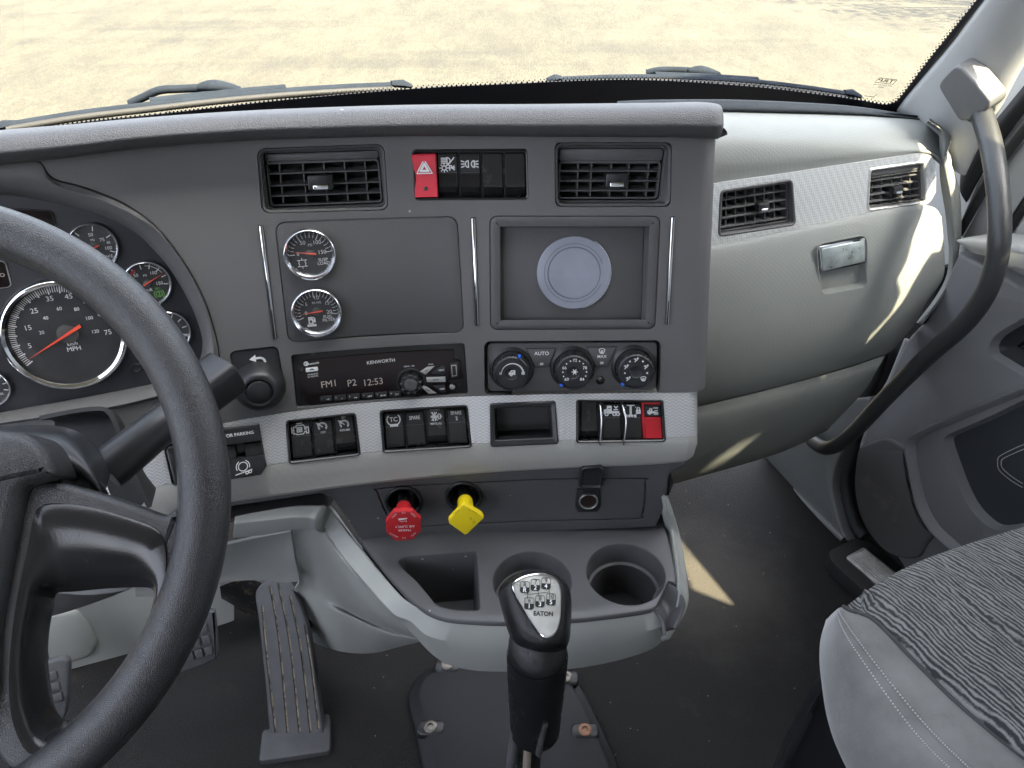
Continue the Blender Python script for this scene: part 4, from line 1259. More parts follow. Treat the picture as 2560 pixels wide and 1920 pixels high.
# cloth top: first row is the far front edge, last row the seam to the bolster
f0 = sz(C8, [(760, 1064, .457), (800, 1032, .457), (900, 962, .458), (1000, 910, .458), (1100, 868, .458), (1300, 802, .458), (1500, 745, .458), (1700, 700, .458)])
f1 = sz(C8, [(775, 1072, .458), (822, 1050, .460), (915, 985, .463), (1015, 935, .464), (1115, 893, .465), (1315, 832, .465), (1515, 780, .465), (1715, 735, .465)])
f2 = sz(C8, [(805, 1088, .460), (862, 1080, .464), (960, 1035, .470), (1060, 1000, .472), (1160, 960, .473), (1360, 910, .474), (1560, 860, .474), (1760, 820, .474)])
f3 = sz(C8, [(865, 1112, .462), (930, 1135, .469), (1040, 1150, .478), (1150, 1130, .480), (1260, 1110, .482), (1460, 1070, .482), (1660, 1030, .482), (1860, 1000, .482)])
f4 = sz(C8, [(1000, 1245, .466), (1080, 1290, .475), (1180, 1300, .482), (1290, 1300, .486), (1390, 1290, .488), (1560, 1270, .488), (1760, 1230, .488), (1960, 1200, .488)])
f5 = sz(C8, [(1150, 1395, .470), (1240, 1440, .479), (1340, 1460, .486), (1440, 1470, .49), (1540, 1480, .492), (1700, 1470, .492), (1900, 1450, .492), (2100, 1430, .492)])
f6 = sz(C8, [(1300, 1525, .474), (1400, 1590, .483), (1500, 1620, .49), (1600, 1650, .494), (1700, 1670, .495), (1860, 1680, .495), (2050, 1690, .495), (2250, 1690, .495)])
f7 = sz(C8, [(1460, 1650, .478), (1560, 1720, .486), (1660, 1770, .493), (1760, 1800, .496), (1860, 1830, .497), (2000, 1850, .497), (2200, 1880, .497), (2400, 1900, .497)])
shell('cloth_top', [f0, f1, f2, f3, f4, f5, f6, f7], M_fabric, seat, .03, 60, nu=40, nv=44)
# suede bolster: seam row, shoulder, flank, underside
b0 = sz(C8, [(752, 1062, .450), (775, 1075, .457), (865, 1112, .4615), (1000, 1247, .4655), (1150, 1397, .4695), (1300, 1527, .4735), (1460, 1652, .4775), (1640, 1780, .478)])
b1 = sz(C8, [(738, 1066, .445), (745, 1085, .453), (795, 1155, .460), (915, 1310, .464), (1060, 1480, .468), (1190, 1610, .472), (1330, 1730, .476), (1500, 1850, .478)])
b2 = sz(C8, [(722, 1078, .422), (715, 1120, .435), (735, 1210, .444), (820, 1370, .450), (935, 1560, .454), (1050, 1690, .458), (1180, 1800, .46), (1350, 1930, .46)])
b3 = sz(C8, [(700, 1100, .395), (682, 1160, .400), (690, 1270, .405), (745, 1440, .41), (830, 1620, .415), (930, 1760, .42), (1060, 1880, .42), (1200, 2000, .42)])
b4 = sz(C8, [(690, 1125, .36), (668, 1220, .36), (672, 1340, .36), (700, 1500, .365), (765, 1655, .37), (850, 1790, .37), (960, 1920, .37), (1100, 2040, .37)])
b5 = [p + V((.03, .0, -.05)) for p in b4]
bol = shell('bolster', [b0, b1, b2, b3, b4, b5], M_suede, seat, .02, 60, nu=44, nv=36)
mb = MB()
for k, (ra, rb, f) in enumerate(((b1, b2, .10), (b1, b2, .42))):
    ln = crom([a * (1 - f) + b * f + V((-.001, -.002, .0022)) for a, b in zip(ra, rb)], 220)
    for i in range(0, 218, 2): mb.tube([ln[i], ln[i + 1]], .0008, 5)
mb.build('stitching', M_thread, bol)
mb = MB().tube(crom([p + V((0, 0, .0008)) for p in b0], 120), .0022, 8).build('seam', mat('seam_dark', (.05, .05, .05), .9), bol)
# seat base
sb_ = thing('seat_base', 'black plastic seat base and valance under the passenger cushion', 'seat base', tp(.5, .05, 0))
q0 = [at(*C8(*p), d) for p, d in (((672, 1395), .93), ((640, 1430), .95), ((610, 1490), .97), ((570, 1570), .99), ((525, 1665), 1.01), ((470, 1800), 1.04))]
q1 = [p + V((.03, 0.01, .02)) for p in q0]
q2 = [p + V((.28, -.02, .03)) for p in q1]
qd = [V((p.x - .005, p.y + .02, .02)) for p in q0]
shell('valance', [q2, q1, q0, qd], M_black, sb_, .006, 50, nu=24, nv=20)

# ------------------------------------------------------------------ steering wheel
WC = XT * -.2672 + YT * .4623 + V((0, 0, CAM.z - .3538))
LE = .798
wv = (YT * sin(LE) + ZT * cos(LE)).normalized()
WF = Axes(WC, XT * cos(-.058) + XT.cross(wv).cross(XT) * 0 + wv.cross(XT).normalized() * sin(.058) * -1, wv)
# wheel frame: a right, b up the wheel, w towards the driver
RW, RT = .200, .0172
sw_ = thing('steering_wheel', 'black leather-grained steering wheel with satin spokes', 'steering wheel', WC)
rings = []
for i in range(120):
    t = 2 * pi * i / 120
    ca, cb = cos(t), sin(t)
    rings.append([WF((RW + RT * cos(k / 20 * 2 * pi)) * ca, (RW + RT * cos(k / 20 * 2 * pi)) * cb, RT * 1.05 * sin(k / 20 * 2 * pi)) for k in range(20)])
mb = MB(); mb.loops(rings + [rings[0]], False, False); mb.build('rim', M_wheel, sw_, 60)
def wpx(pts, w=0.0): return [WF.find(*C6(*p), w) for p in pts]
# spoke plate: outer outline with the lower opening cut through it
so = wpx([(120, 392), (250, 372), (420, 412), (600, 470), (700, 508), (752, 520), (800, 490), (850, 560), (880, 700), (870, 860), (820, 1020), (720, 1180), (560, 1370), (400, 1520), (250, 1620), (120, 1690), (20, 1640), (-40, 1500), (-60, 1200), (0, 900), (60, 650)], .0)
so = ccw([tuple(p) for p in crom(so, 120, True)])
plate = MB().slab(WF, so, -.016, .004, .006, 4).build('spoke_plate', M_wheel, sw_, 60)
hole = wpx([(205, 882), (300, 872), (450, 858), (600, 852), (662, 862), (664, 920), (630, 1030), (570, 1150), (480, 1280), (390, 1390), (320, 1450), (255, 1480), (215, 1458), (185, 1390), (168, 1280), (160, 1170), (168, 1050), (188, 950)], -.006)
hole = ccw([tuple(p) for p in crom(hole, 100, True)])
# satin inlay that dishes down into the opening
inl = wpx([(128, 640), (150, 520), (185, 472), (260, 462), (420, 482), (600, 535), (700, 575), (742, 625), (755, 700), (748, 800), (728, 930), (690, 1060), (630, 1190), (540, 1320), (440, 1430), (330, 1520), (220, 1585), (140, 1600), (90, 1540), (50, 1420), (40, 1240), (60, 1000), (95, 800)], .0045)
inl = ccw([tuple(p) for p in crom(inl, 100, True)])
cut(plate, [MB().stack(WF, [(inset(inl, .0015), -.06), (inset(inl, .0015), .03)])], 50)
# match inlay and opening point by point by angle about the opening's centre
hc = (sum(p[0] for p in hole) / 100, sum(p[1] for p in hole) / 100 + .008)
def by_angle(pts, c, n=120):
    out = []
    m = len(pts)
    for k in range(n):
        th = 2 * pi * k / n
        d = V((cos(th), sin(th)))
        best = None
        for i in range(m):
            p, q = V(pts[i]) - V(c), V(pts[(i + 1) % m]) - V(c)
            e = q - p
            det = d.x * -e.y + e.x * d.y
            if abs(det) < 1e-12: continue
            r = (p.x * -e.y + e.x * p.y) / det
            s = (d.x * p.y - d.y * p.x) / det
            if r > 0 and -1e-6 <= s <= 1 + 1e-6 and (best is None or r > best): best = r
        out.append(tuple(V(c) + d * best))
    return out
ia, ha = by_angle(inl, hc), by_angle(hole, hc)
def lerp2(a, b, f): return [(p[0] * (1 - f) + q[0] * f, p[1] * (1 - f) + q[1] * f) for p, q in zip(a, b)]
MB().stack(WF, [(ia, .0035), (lerp2(ia, ha, .03), .0055), (lerp2(ia, ha, .3), .0050), (lerp2(ia, ha, .55), .001), (lerp2(ia, ha, .8), -.012), (lerp2(ia, ha, 1.0), -.020), (lerp2(ia, ha, 1.0), -.026)], False, False).build('spoke_inlay', M_wheelp, sw_, 60)
# hub cover
hb = wpx([(-500, 160), (-250, 110), (0, 130), (120, 150), (200, 210), (243, 290), (248, 345), (180, 370), (118, 400), (95, 470), (60, 640), (20, 850), (-20, 1100), (-40, 1400), (-200, 1600), (-500, 1600)], .012)
hb = [p for p in hb if p[0] > .005]
hb = hb + [(-a_, b_) for a_, b_ in reversed(hb)]
hb = ccw([tuple(p) for p in crom(hb, 90, True)])
MB().stack(WF, [(hb, -.03), (hb, .006), (inset(hb, .002), .011), (inset(hb, .005), .0145), (inset(hb, .008), .0160)]).build('hub_cover', M_wheel, sw_, 60)
# the left half of the wheel, out of frame, mirrors the right
def mirrored(o):
    me = o.data.copy()
    for v in me.vertices:
        d_ = v.co - WC
        v.co = WF(-d_.dot(WF.x), d_.dot(WF.y), d_.dot(WF.n))
    me.flip_normals()
    return link_mesh(o.name.split('.')[0], me, None, sw_, 60)
for o_ in [c for c in sw_.children if c.name.startswith('spoke_')]: mirrored(o_)
# column shroud
col_ = thing('column_shroud', 'black plastic steering column shroud behind the wheel', 'steering column', WF(0, 0, -.12))
def cpx(pts, d): return [at(*C6(*p), d) for p in pts]
sh0 = cpx([(-200, 130), (0, 118), (150, 112), (290, 122), (380, 160), (440, 215), (480, 270), (500, 330)], .60)
sh1 = cpx([(-200, 150), (0, 140), (140, 138), (270, 150), (350, 190), (410, 250), (450, 330), (478, 400)], .555)
sh2 = cpx([(-200, 240), (0, 240), (120, 245), (240, 262), (320, 290), (390, 330), (440, 390), (460, 450)], .535)
sh3 = cpx([(-200, 340), (0, 350), (120, 365), (240, 378), (320, 400), (390, 430), (440, 470), (460, 520)], .55)
sh4 = cpx([(-200, 460), (0, 460), (120, 470), (240, 480), (320, 490), (390, 500), (440, 520), (460, 560)], .60)
shell('upper_cover', [sh0, sh1, sh2, sh3, sh4], M_black, col_, .006, 60, nu=36, nv=26)
# lower cover, seen through the opening of the wheel
lo = [cpx([(150, 880), (230, 870), (400, 880), (560, 860), (600, 840)], .66), cpx([(150, 985), (215, 975), (330, 945), (480, 895), (560, 862)], .70), cpx([(150, 980), (215, 970), (330, 940), (480, 890), (560, 858)], .80)]
shell('lower_cover', lo, M_dash, col_, .005, 60, nu=20, nv=8)
# dark cowl behind the column
cw = cpx([(180, 90), (330, 60), (440, 48), (480, 60), (510, 110), (545, 200), (580, 300), (620, 400), (665, 490)], .72)
cw2 = cpx([(180, 300), (330, 300), (420, 300), (440, 310), (460, 340), (480, 380), (500, 430), (540, 480), (600, 520)], .76)
shell('cowl', [cw, [(a + b) / 2 + V((0, .03, 0)) for a, b in zip(cw, cw2)], cw2], M_seal, col_, .004, 60, nu=30, nv=8)
# stalk
st_ = thing('column_stalk', 'thick black control stalk rising from the steering column', 'stalk', at(*C6(470, 320), .60))
a0, a1 = at(*C6(475, 322), .605), at(*C3(1425, 1205), .665)
ax = (a1 - a0)
shp = [a0 + ax * t for t in (0, .05, .4, .78, .8)]
MB().tube(shp, [.0165, .0172, .0160, .0150, .013], 22).build('lever', M_black, st_, 60)
ee = a0 + ax * .78; e2 = at(*C3(1462, 1160), .672)
dx = (at(*C3(1500, 1150), .672) - at(*C3(1380, 1280), .672))
def blk(p, s, t):
    u = ax.normalized()
    v = V((u.y, -u.x, 0)).normalized(); v = (v - u * v.dot(u)).normalized(); w = u.cross(v)
    return [p + v * x * s + w * y * t for x, y in rrect(-1, -1, 1, 1, .45, 4)]
b_ = [a0 + ax * f for f in (.74, .76, .80, 1.0, 1.075, 1.09)]
MB().loops([blk(b_[0], .012, .012), blk(b_[1], .0165, .0155), blk(b_[2], .0178, .016), blk(b_[3], .0195, .017), blk(b_[4], .0195, .017), blk(b_[5], .0165, .014)]).build('selector_end', M_black, st_, 50)
pc2 = [a0 + ax * f for f in (1.088, 1.097, 1.102)]
MB().loops([blk(pc2[0], .0160, .0135), blk(pc2[1], .0150, .0125), blk(pc2[2], .0125, .0105)]).build('end_button', M_gloss, st_, 50)

# ------------------------------------------------------------------ pedals
ph = FL.hit(648, 1600)
tl_ = Flat((0, 0, .18), (1, 0, 0), (0, 1, 0)).hit(600, 1256)
PA = Flat(ph, (1, 0, 0), (0, (tl_ - ph).y, (tl_ - ph).z))
acc = thing('accelerator_pedal', 'long ribbed grey rubber accelerator pedal with dirty grooves', 'pedal', ph)
po = [PA.inv(*p) for p in [(591, 1612), (575, 1480), (560, 1340), (553, 1290), (558, 1270), (575, 1255), (600, 1250), (622, 1258), (640, 1285), (660, 1330), (675, 1400), (686, 1480), (700, 1588), (690, 1598), (640, 1606)]]
po = ccw([tuple(p) for p in crom(po, 70, True)])
treadle = MB().slab(PA.M, po, -.012, .004, .003, 3).build('treadle', M_rubber, acc, 50)
cg = []
gl = [((1187, 925), (1205, 1130), (1250, 1520)), ((1222, 838), (1262, 1080), (1302, 1508)), ((1258, 828), (1310, 1090), (1355, 1500)), ((1312, 880), (1360, 1120), (1405, 1500)), ((1378, 1010), (1408, 1200), (1440, 1480))]
gm_ = MB()
for g_ in gl:
    pts = crom([PA.inv(*C6(*p)) for p in g_], 12)
    for hw, z0, z1, tgt in ((.0016, .0015, .02, 'cut'), (.0015, .0012, .0022, 'dirt')):
        nn = []
        for i, p in enumerate(pts):
            t = (pts[min(i + 1, 11)] - pts[max(i - 1, 0)]).normalized()
            nn.append(V((-t.y, t.x)) * hw)
        ol = [tuple(p + q) for p, q in zip(pts, nn)] + [tuple(p - q) for p, q in reversed(list(zip(pts, nn)))]
        m_ = MB().loops([[PA.M(*p, z) for p in ccw(ol)] for z in (z0, z1)])
        if tgt == 'cut': cg.append(m_)
        else: gm_.add(m_.v, m_.f)
cut(treadle, cg, 40)
gm_.build('groove_dirt', M_rubd, treadle)
hq = Patch(Flat((0, 0, .012), (1, 0, 0), (0, 1, 0)), (566, 1576), (712, 1538), (714, 1622), (558, 1645))
MB().box(hq, 0, 0, hq.W, hq.H, -.012, .0, .006, .004).build('heel_plate', M_rubber, acc)
MB().tube([PA.M(-.01, .15, -.012), PA.M(-.01, .17, -.06), PA.M(-.01, .20, -.12)], .012, 10).build('linkage', M_black, acc)
# pedal box behind it
pbx = [[at(*D7(*p), 1.27) for p in ((170, 990), (300, 945), (480, 940), (600, 1000))], [at(*D7(*p), 1.30) for p in ((180, 1060), (310, 1090), (480, 1140), (620, 1180))], [at(*D7(*p), 1.36) for p in ((190, 1120), (310, 1180), (480, 1260), (620, 1300))]]
pbt = thing('pedal_bracket', 'dusty black bracket behind the top of the accelerator pedal', 'bracket', at(*D7(400, 1100), 1.24))
shell('bracket', pbx, mat('dusty_black_bracket', (.018, .018, .02), .6, var=.3, var_scale=40, dust=((.25, .19, .11), .52, .68, 60, .7)), pbt, .03, 50, nu=16, nv=8)
def grid_pad(name, label, pxs, dep, tilt, ncol, nrow, bow):
    o3 = at(*pxs[0], dep)
    up = V((0, sin(tilt), cos(tilt)))
    F_ = Flat(o3, XT, up)
    t = thing(name, label, 'pedal', F_.hit(*pxs[2]))
    ol = ccw([tuple(p) for p in crom([F_.inv(*p) for p in pxs], 60, True)])
    MB().slab(F_.M, ol, -.014, .0, .004, 3).build('pad', M_rubber, t, 50)
    us = [p[0] for p in ol]; vs = [p[1] for p in ol]
    u0, u1, v0, v1 = min(us), max(us), min(vs), max(vs)
    cellw, cellh = (u1 - u0) / ncol, (v1 - v0) / nrow
    def inside(x, y):
        c = False
        for i in range(len(ol)):
            (x1, y1), (x2, y2) = ol[i - 1], ol[i]
            if (y1 > y) != (y2 > y) and x < (x2 - x1) * (y - y1) / (y2 - y1) + x1: c = not c
        return c
    for i in range(ncol):
        for j in range(nrow):
            a, b = u0 + (i + .08) * cellw, v0 + (j + .10) * cellh
            a2, b2 = a + cellw * .84, b + cellh * .80
            if all(inside(x, y) for x in (a, a2) for y in (b, b2)):
                MB().slab(F_.M, rrect(a, b, a2, b2, .002, 2), -.002, .0035, .0012).build('tread_block', M_rubber, t, 50)
    MB().tube([F_.M((u0 + u1) / 2, v1 * .5 + v0 * .5, -.012), F_.M((u0 + u1) / 2, v1 + .02, -.03), F_.M((u0 + u1) / 2, v1 + .16, .02)], .011, 10).build('arm', M_black, t)
    return t
grid_pad('clutch_pedal', 'worn grey rubber clutch pedal pad seen through the steering wheel', P_(C6, (60, 1225), (150, 1205), (260, 1168), (298, 1172), (312, 1195), (310, 1300), (300, 1395), (285, 1440), (240, 1470), (205, 1455), (120, 1440), (60, 1400)), 1.10, .55, 5, 6, 0)
grid_pad('brake_pedal', 'worn grey rubber brake pedal pad behind the wheel rim', P_(C6, (760, 1010), (860, 980), (930, 955), (962, 955), (972, 975), (984, 1140), (970, 1170), (900, 1205), (830, 1228), (760, 1240)), 1.13, .55, 6, 5, 0)

# ------------------------------------------------------------------ small builders
def arc(cx, cy, r, a0, a1, n=10, ry=None):
    return [(cx + r * cos(radians(a0 + (a1 - a0) * i / n)), cy + (ry or r) * sin(radians(a0 + (a1 - a0) * i / n))) for i in range(n + 1)]
def rect(x0, y0, x1, y1): return [(x0, y0), (x1, y0), (x1, y1), (x0, y1), (x0, y0)]
def icon(mb, m, strokes, ca, cb, s, width, w, sx=1.0):
    mb.lines(m, [[(ca + x * s * sx, cb + y * s) for x, y in st] for st in strokes], width, w)

# ------------------------------------------------------------------ air vents
def vent(name, label, group, outer, inner, rows, vanes, tab, hood=.0, depth=.040, lipw=-.008, flip=False):
    t = thing(name, label, 'air vent', inner.o, group)
    n = 4
    oo = rrect(.0006, .0006, outer.W - .0006, outer.H - .0006, .008, n) if outer else None
    io = rrect(0, 0, inner.W, inner.H, .005, n)
    lps = []
    if outer:
        lps += [[outer(a, b, -.012) for a, b in oo], [outer(a, b, -.0012) for a, b in oo], [outer(a, b, -.0030) for a, b in inset(oo, .0025)]]
    lps += [[inner(a, b, lipw) for a, b in inset(io, -.0015)], [inner(a, b, lipw) for a, b in io], [inner(a, b, -depth) for a, b in io]]
    MB().loops(lps, False, True).build('housing', M_grille if not outer else M_dash_rough, t, 30)
    MB().loops([[inner(a, b, -depth + .0015) for a, b in inset(io, .0006)], [inner(a, b, lipw - .004) for a, b in inset(io, .0006)]], False, False).build('liner', M_void, t, 30)
    MB().loops([[inner(a, b, z) for a, b in inset(io, .0006)] for z in (-depth + .0004, -depth + .0022)]).build('duct', M_void, t)
    if hood:
        hb = inner.H * (1 - hood)
        MB().slab(inner, rrect(.001, hb, inner.W - .001, inner.H - .001, .003, 3), -.022, lipw - .002, .001).build('hood', M_grille, t)
    # inner frame that carries the louvres
    top = inner.H * (1 - hood)
    fo = rrect(.0015, .0015, inner.W - .0015, top - .001, .004, n)
    MB().stack(inner, [(fo, -.020), (fo, lipw - .003), (inset(fo, .0016), lipw - .003), (inset(fo, .0016), -.020)], False, False).build('louvre_frame', M_grille, t, 30)
    for f in rows:
        b = top * f
        lo, hi = b - .0010, b + .0010
        pr = [(.003, lo, -.024 + .0), (inner.W - .003, lo, -.024)]
        ring0 = [inner(.003, lo + .003, -.026), inner(inner.W - .003, lo + .003, -.026), inner(inner.W - .003, hi + .003, -.026), inner(.003, hi + .003, -.026)]
        ring1 = [inner(.003, lo, lipw - .005), inner(inner.W - .003, lo, lipw - .005), inner(inner.W - .003, hi, lipw - .005), inner(.003, hi, lipw - .005)]
        ring2 = [inner(.0035, lo + .0004, lipw - .004), inner(inner.W - .0035, lo + .0004, lipw - .004), inner(inner.W - .0035, hi - .0004, lipw - .004), inner(.0035, hi - .0004, lipw - .004)]
        MB().loops([ring0, ring1, ring2]).build('louvre', M_grille, t, 30)
    for f in vanes:
        a = inner.W * f
        MB().box(inner, a - .0007, .003, a + .0007, top - .003, -.036, lipw - .0075, .0003).build('vane', M_grille, t, 30)
    ta, tb, tw, th = inner.W * tab[0], top * tab[1], tab[2], tab[3]
    tb_ = MB().box(inner, ta - tw, tb - th * .5, ta + tw, tb + th, -.022, lipw + .004, .002, .001).build('tab', M_black, t, 30)
    MB().box(inner, ta - tw * .62, tb - th * .42, ta + tw * .62, tb + th * .05, -.01, lipw + .0055, .0012, .0006).build('tab_tip', M_chrome, tb_, 30)
    return t
GV = 'air vents in the dash'
VLi = Patch(PC, *P_(D4, (48, 138), (942, 108), (980, 530), (98, 566)), -.006)
vent('air_vent', 'wide charcoal air vent left of the red hazard switch', GV, VL, VLi, (.98, .74, .48, .25), (.12, .32, .50, .68, .86), (.46, .46, .0125, .0105), .16)
VRi = Patch(PC, *P_(D5, (680, 105), (1610, 105), (1560, 566), (668, 566)), -.006)
vent('air_vent', 'wide charcoal air vent right of the switch row, above the round disc', GV, VR, VRi, (.98, .74, .49, .24), (.20, .33, .52, .69, .88), (.57, .46, .0118, .0100), .25)
VQ1.w0 = 0.0
def pquad(pts, w): return Patch(PP, *P_(D1, *pts), w)
V1i = pquad(((270, 722), (712, 655), (722, 920), (262, 992)), .004)
vent('air_vent', 'small black passenger vent at the left end of the silver trim', GV, None, V1i, (.78, .56, .34, .12), (.13, .26, .40, .54, .68, .82), (.60, .46, .0085, .0075), .0, .028, -.003)
V2i = pquad(((1225, 582), (1566, 530), (1578, 780), (1210, 832)), .004)
vent('air_vent', 'small sunlit passenger vent at the right end of the silver trim', GV, None, V2i, (.84, .62, .40, .18), (.15, .32, .50, .68, .84), (.52, .44, .0085, .0075), .18, .028, -.003)
for v_, nm in ((VQ1, 'vent_rim'), (VQ2, 'vent_rim')):
    o = rrect(0, 0, v_.W, v_.H, .006, 4)
    v2 = Patch(PP, *P_(D1, *(((262, 712), (720, 640), (742, 930), (248, 1005)) if v_ is VQ1 else ((1218, 572), (1572, 522), (1588, 790), (1202, 842)))), .004)
    MB().stack(v2, [(inset(o, -.001), -.003), (inset(o, -.001), .0006), (inset(o, .0008), .0014), (inset(o, .0026), .0004), (inset(o, .0032), -.026)], False, False).build(nm, M_silverkey if v_ is VQ2 else M_dash_rough, pt, 50)

# ------------------------------------------------------------------ rocker switches
def rocker(label, p, a0, b0, a1, b1, style, print_fn=None, m=None, group=None, w0=-.012, name='rocker_switch', m2=None):
    """style 'low': lower half stands proud; 'flat': top set in, bottom flush; 'blank'"""
    t = thing(name, label, 'switch', p((a0 + a1) / 2, (b0 + b1) / 2, w0), group)
    m = m or M_gloss
    H = b1 - b0
    if style == 'low': pr = [(0, -.004), (.05, .001), (.22, .0075), (.27, .0082), (.55, .0030), (.94, .0052), (.985, .0045), (1, -.004)]
    elif style == 'flat': pr = [(0, -.003), (.03, .0065), (.08, .0075), (.58, .0035), (.88, .0058), (.93, .0050), (.95, .0005), (1, 0)]
    else: pr = [(0, -.004), (.06, .0015), (.26, .0085), (.32, .0085), (.60, .0060), (.97, .0050), (1, -.004)]
    g = .0005
    ra = []
    e = .0012
    for f, z in pr:
        b = b0 + H * f
        ra.append([p(a0 + g, b, w0 - .008), p(a0 + g, b, w0 + z - e), p(a0 + g + e, b, w0 + z), p(a1 - g - e, b, w0 + z), p(a1 - g, b, w0 + z - e), p(a1 - g, b, w0 - .008)])
    MB().loops(ra, True, True).build('rocker', m, t, 28)
    def top_w(f):
        for (f0, z0), (f1, z1) in zip(pr, pr[1:]):
            if f0 <= f <= f1: return w0 + z0 + (z1 - z0) * (f - f0) / (f1 - f0)
    seam = .56 if style != 'flat' else .565
    if style != 'blank' and m is M_gloss:
        MB().box(p, a0 + g + .0005, b0 + H * seam - .0003, a1 - g - .0005, b0 + H * seam + .0003, w0, top_w(seam) + .0003, .0001).build('seam', M_dim_dark, t)
    if print_fn:
        mb = MB()
        def q(a, b, w=0):
            f = min(max((b - b0) / H, 0), 1)
            return p(a, b, top_w(f) + .0003)
        print_fn(mb, q, (a0 + a1) / 2, b0 + H * .75, (a1 - a0))
        mb.build('marking', m2 or M_white, t, None, fix=False)
    return t
M_dim_dark = mat('seam_grey', (.045, .046, .05), .5)

def i_head(mb, q, a, b, s):
    k = s * .30
    icon(mb, q, [[(.0, .9), (-.9, .9)], [(.0, .65), (-.9, .65)], [(0, .4), (-.9, .4)], [(0, .15), (-.9, .15)], [(0, 1.0)] + arc(0, .52, .48, 90, -90) + [(0, 1.0)], [(.1, -.2), (1.1, 1.0)]], a, b, k, s * .05, 0)
    icon(mb, q, [arc(-.5, -.6, .32, 0, 360, 12)] + [[(-.5 + .45 * cos(radians(x)), -.6 + .45 * sin(radians(x))), (-.5 + .7 * cos(radians(x)), -.6 + .7 * sin(radians(x)))] for x in range(0, 360, 45)] + [[(.35, -.95), (.35, -.25), (.65, -.25), (.65, -.6), (.35, -.6)], [(.75, -.55), (1.1, -.3)], [(.75, -.6), (1.15, -.6)], [(.75, -.65), (1.1, -.9)]], a, b, k, s * .05, 0)
def i_mark(mb, q, a, b, s):
    k = s * .33
    for sg in (-1, 1):
        icon(mb, q, [[(sg * x, y) for x, y in [(.2, .45), (.2, -.45)] + arc(.2, 0, .42, -90, 90, 8, .45)], ] if sg < 0 else [[(x, y) for x, y in [(.62, .45), (.62, -.45)] + arc(.62, 0, .42, -90, -270, 8, .45)]], a, b, k, s * .05, 0)
        icon(mb, q, [[(sg * .78, y), (sg * 1.15, y * 1.4)] for y in (.3, 0, -.3)], a, b, k, s * .05, 0)
def i_haz(mb, q, a, b, s):
    k = s * .34
    icon(mb, q, [[(-.9, -.7), (.9, -.7), (0, .85), (-.9, -.7)]], a, b, k, s * .045, 0)
    icon(mb, q, [[(-.45, -.42), (.45, -.42), (0, .36), (-.45, -.42)]], a, b, k, s * .09, 0)
hzp = lambda x, y, w=-.006: HZ.find(*D4(x, y), w)
def hz_cell(x0, x1, y0=128, y1=482):
    a, b = HZ.find(*D4(x0, y1), -.004); a2, b2 = HZ.find(*D4(x1, y0), -.004)
    return a, b, a2, b2
MB().stack(HZ, [(rrect(.0004, .0004, HZ.W - .0004, HZ.H - .0004, .004, 4), -.0296), (rrect(.0004, .0004, HZ.W - .0004, HZ.H - .0004, .004, 4), -.0006), (rrect(.002, .002, HZ.W - .002, HZ.H - .002, .003, 4), -.0012), (rrect(.002, .002, HZ.W - .002, HZ.H - .002, .003, 4), -.014)], False, True).build('switch_bank', M_gloss, None, 30)
tag(bpy.data.objects['switch_bank'], 'black recessed frame of the five-switch row under the dash brow', 'switch bank')
GS = 'switches in the row under the brow'
c0 = hz_cell(1215, 1382, 130, 478)
t = thing('hazard_switch', 'red hazard warning switch with white triangle', 'switch', HZ(c0[0], c0[1]), GS)
a0, b0, a1, b1 = c0
ra = []
for f, z in ((0, -.004), (.03, .006), (.5, .0045), (.95, .007), (.985, .006), (1, -.004)):
    b = b0 + (b1 - b0) * f
    ra.append([HZ(a0, b, -.02), HZ(a0, b, -.006 + z - .0008), HZ(a0 + .0008, b, -.006 + z), HZ(a1 - .0008, b, -.006 + z), HZ(a1, b, -.006 + z - .0008), HZ(a1, b, -.02)])
MB().loops(ra).build('button', M_red, t, 25)
mb = MB(); i_haz(mb, lambda a, b, w=0: HZ(a, b, .0004), (a0 + a1) / 2, b0 + (b1 - b0) * .70, (a1 - a0) * 1.05); mb.build('marking', M_white, t, None, fix=False)
q_ = HZ.find(*D4(1304, 405), 0)
MB().lathe(HZ, q_[0], q_[1], [(.0022, -.004), (.0022, .0003), (.0016, .0006)], 14).build('indicator_lamp', M_dim_dark, t)
rocker('black rocker with headlight and parking light symbols in the row under the brow', HZ, *hz_cell(1398, 1545), 'low', i_head, group=GS)
rocker('black rocker with marker lamp symbol in the row under the brow', HZ, *hz_cell(1568, 1722), 'low', i_mark, group=GS)
rocker('plain black switch blank beside the marker lamp rocker', HZ, *hz_cell(1742, 1895), 'blank', group=GS, name='switch_blank')
rocker('plain black switch blank at the right end of the row under the brow', HZ, *hz_cell(1912, 2072), 'blank', group=GS, name='switch_blank')

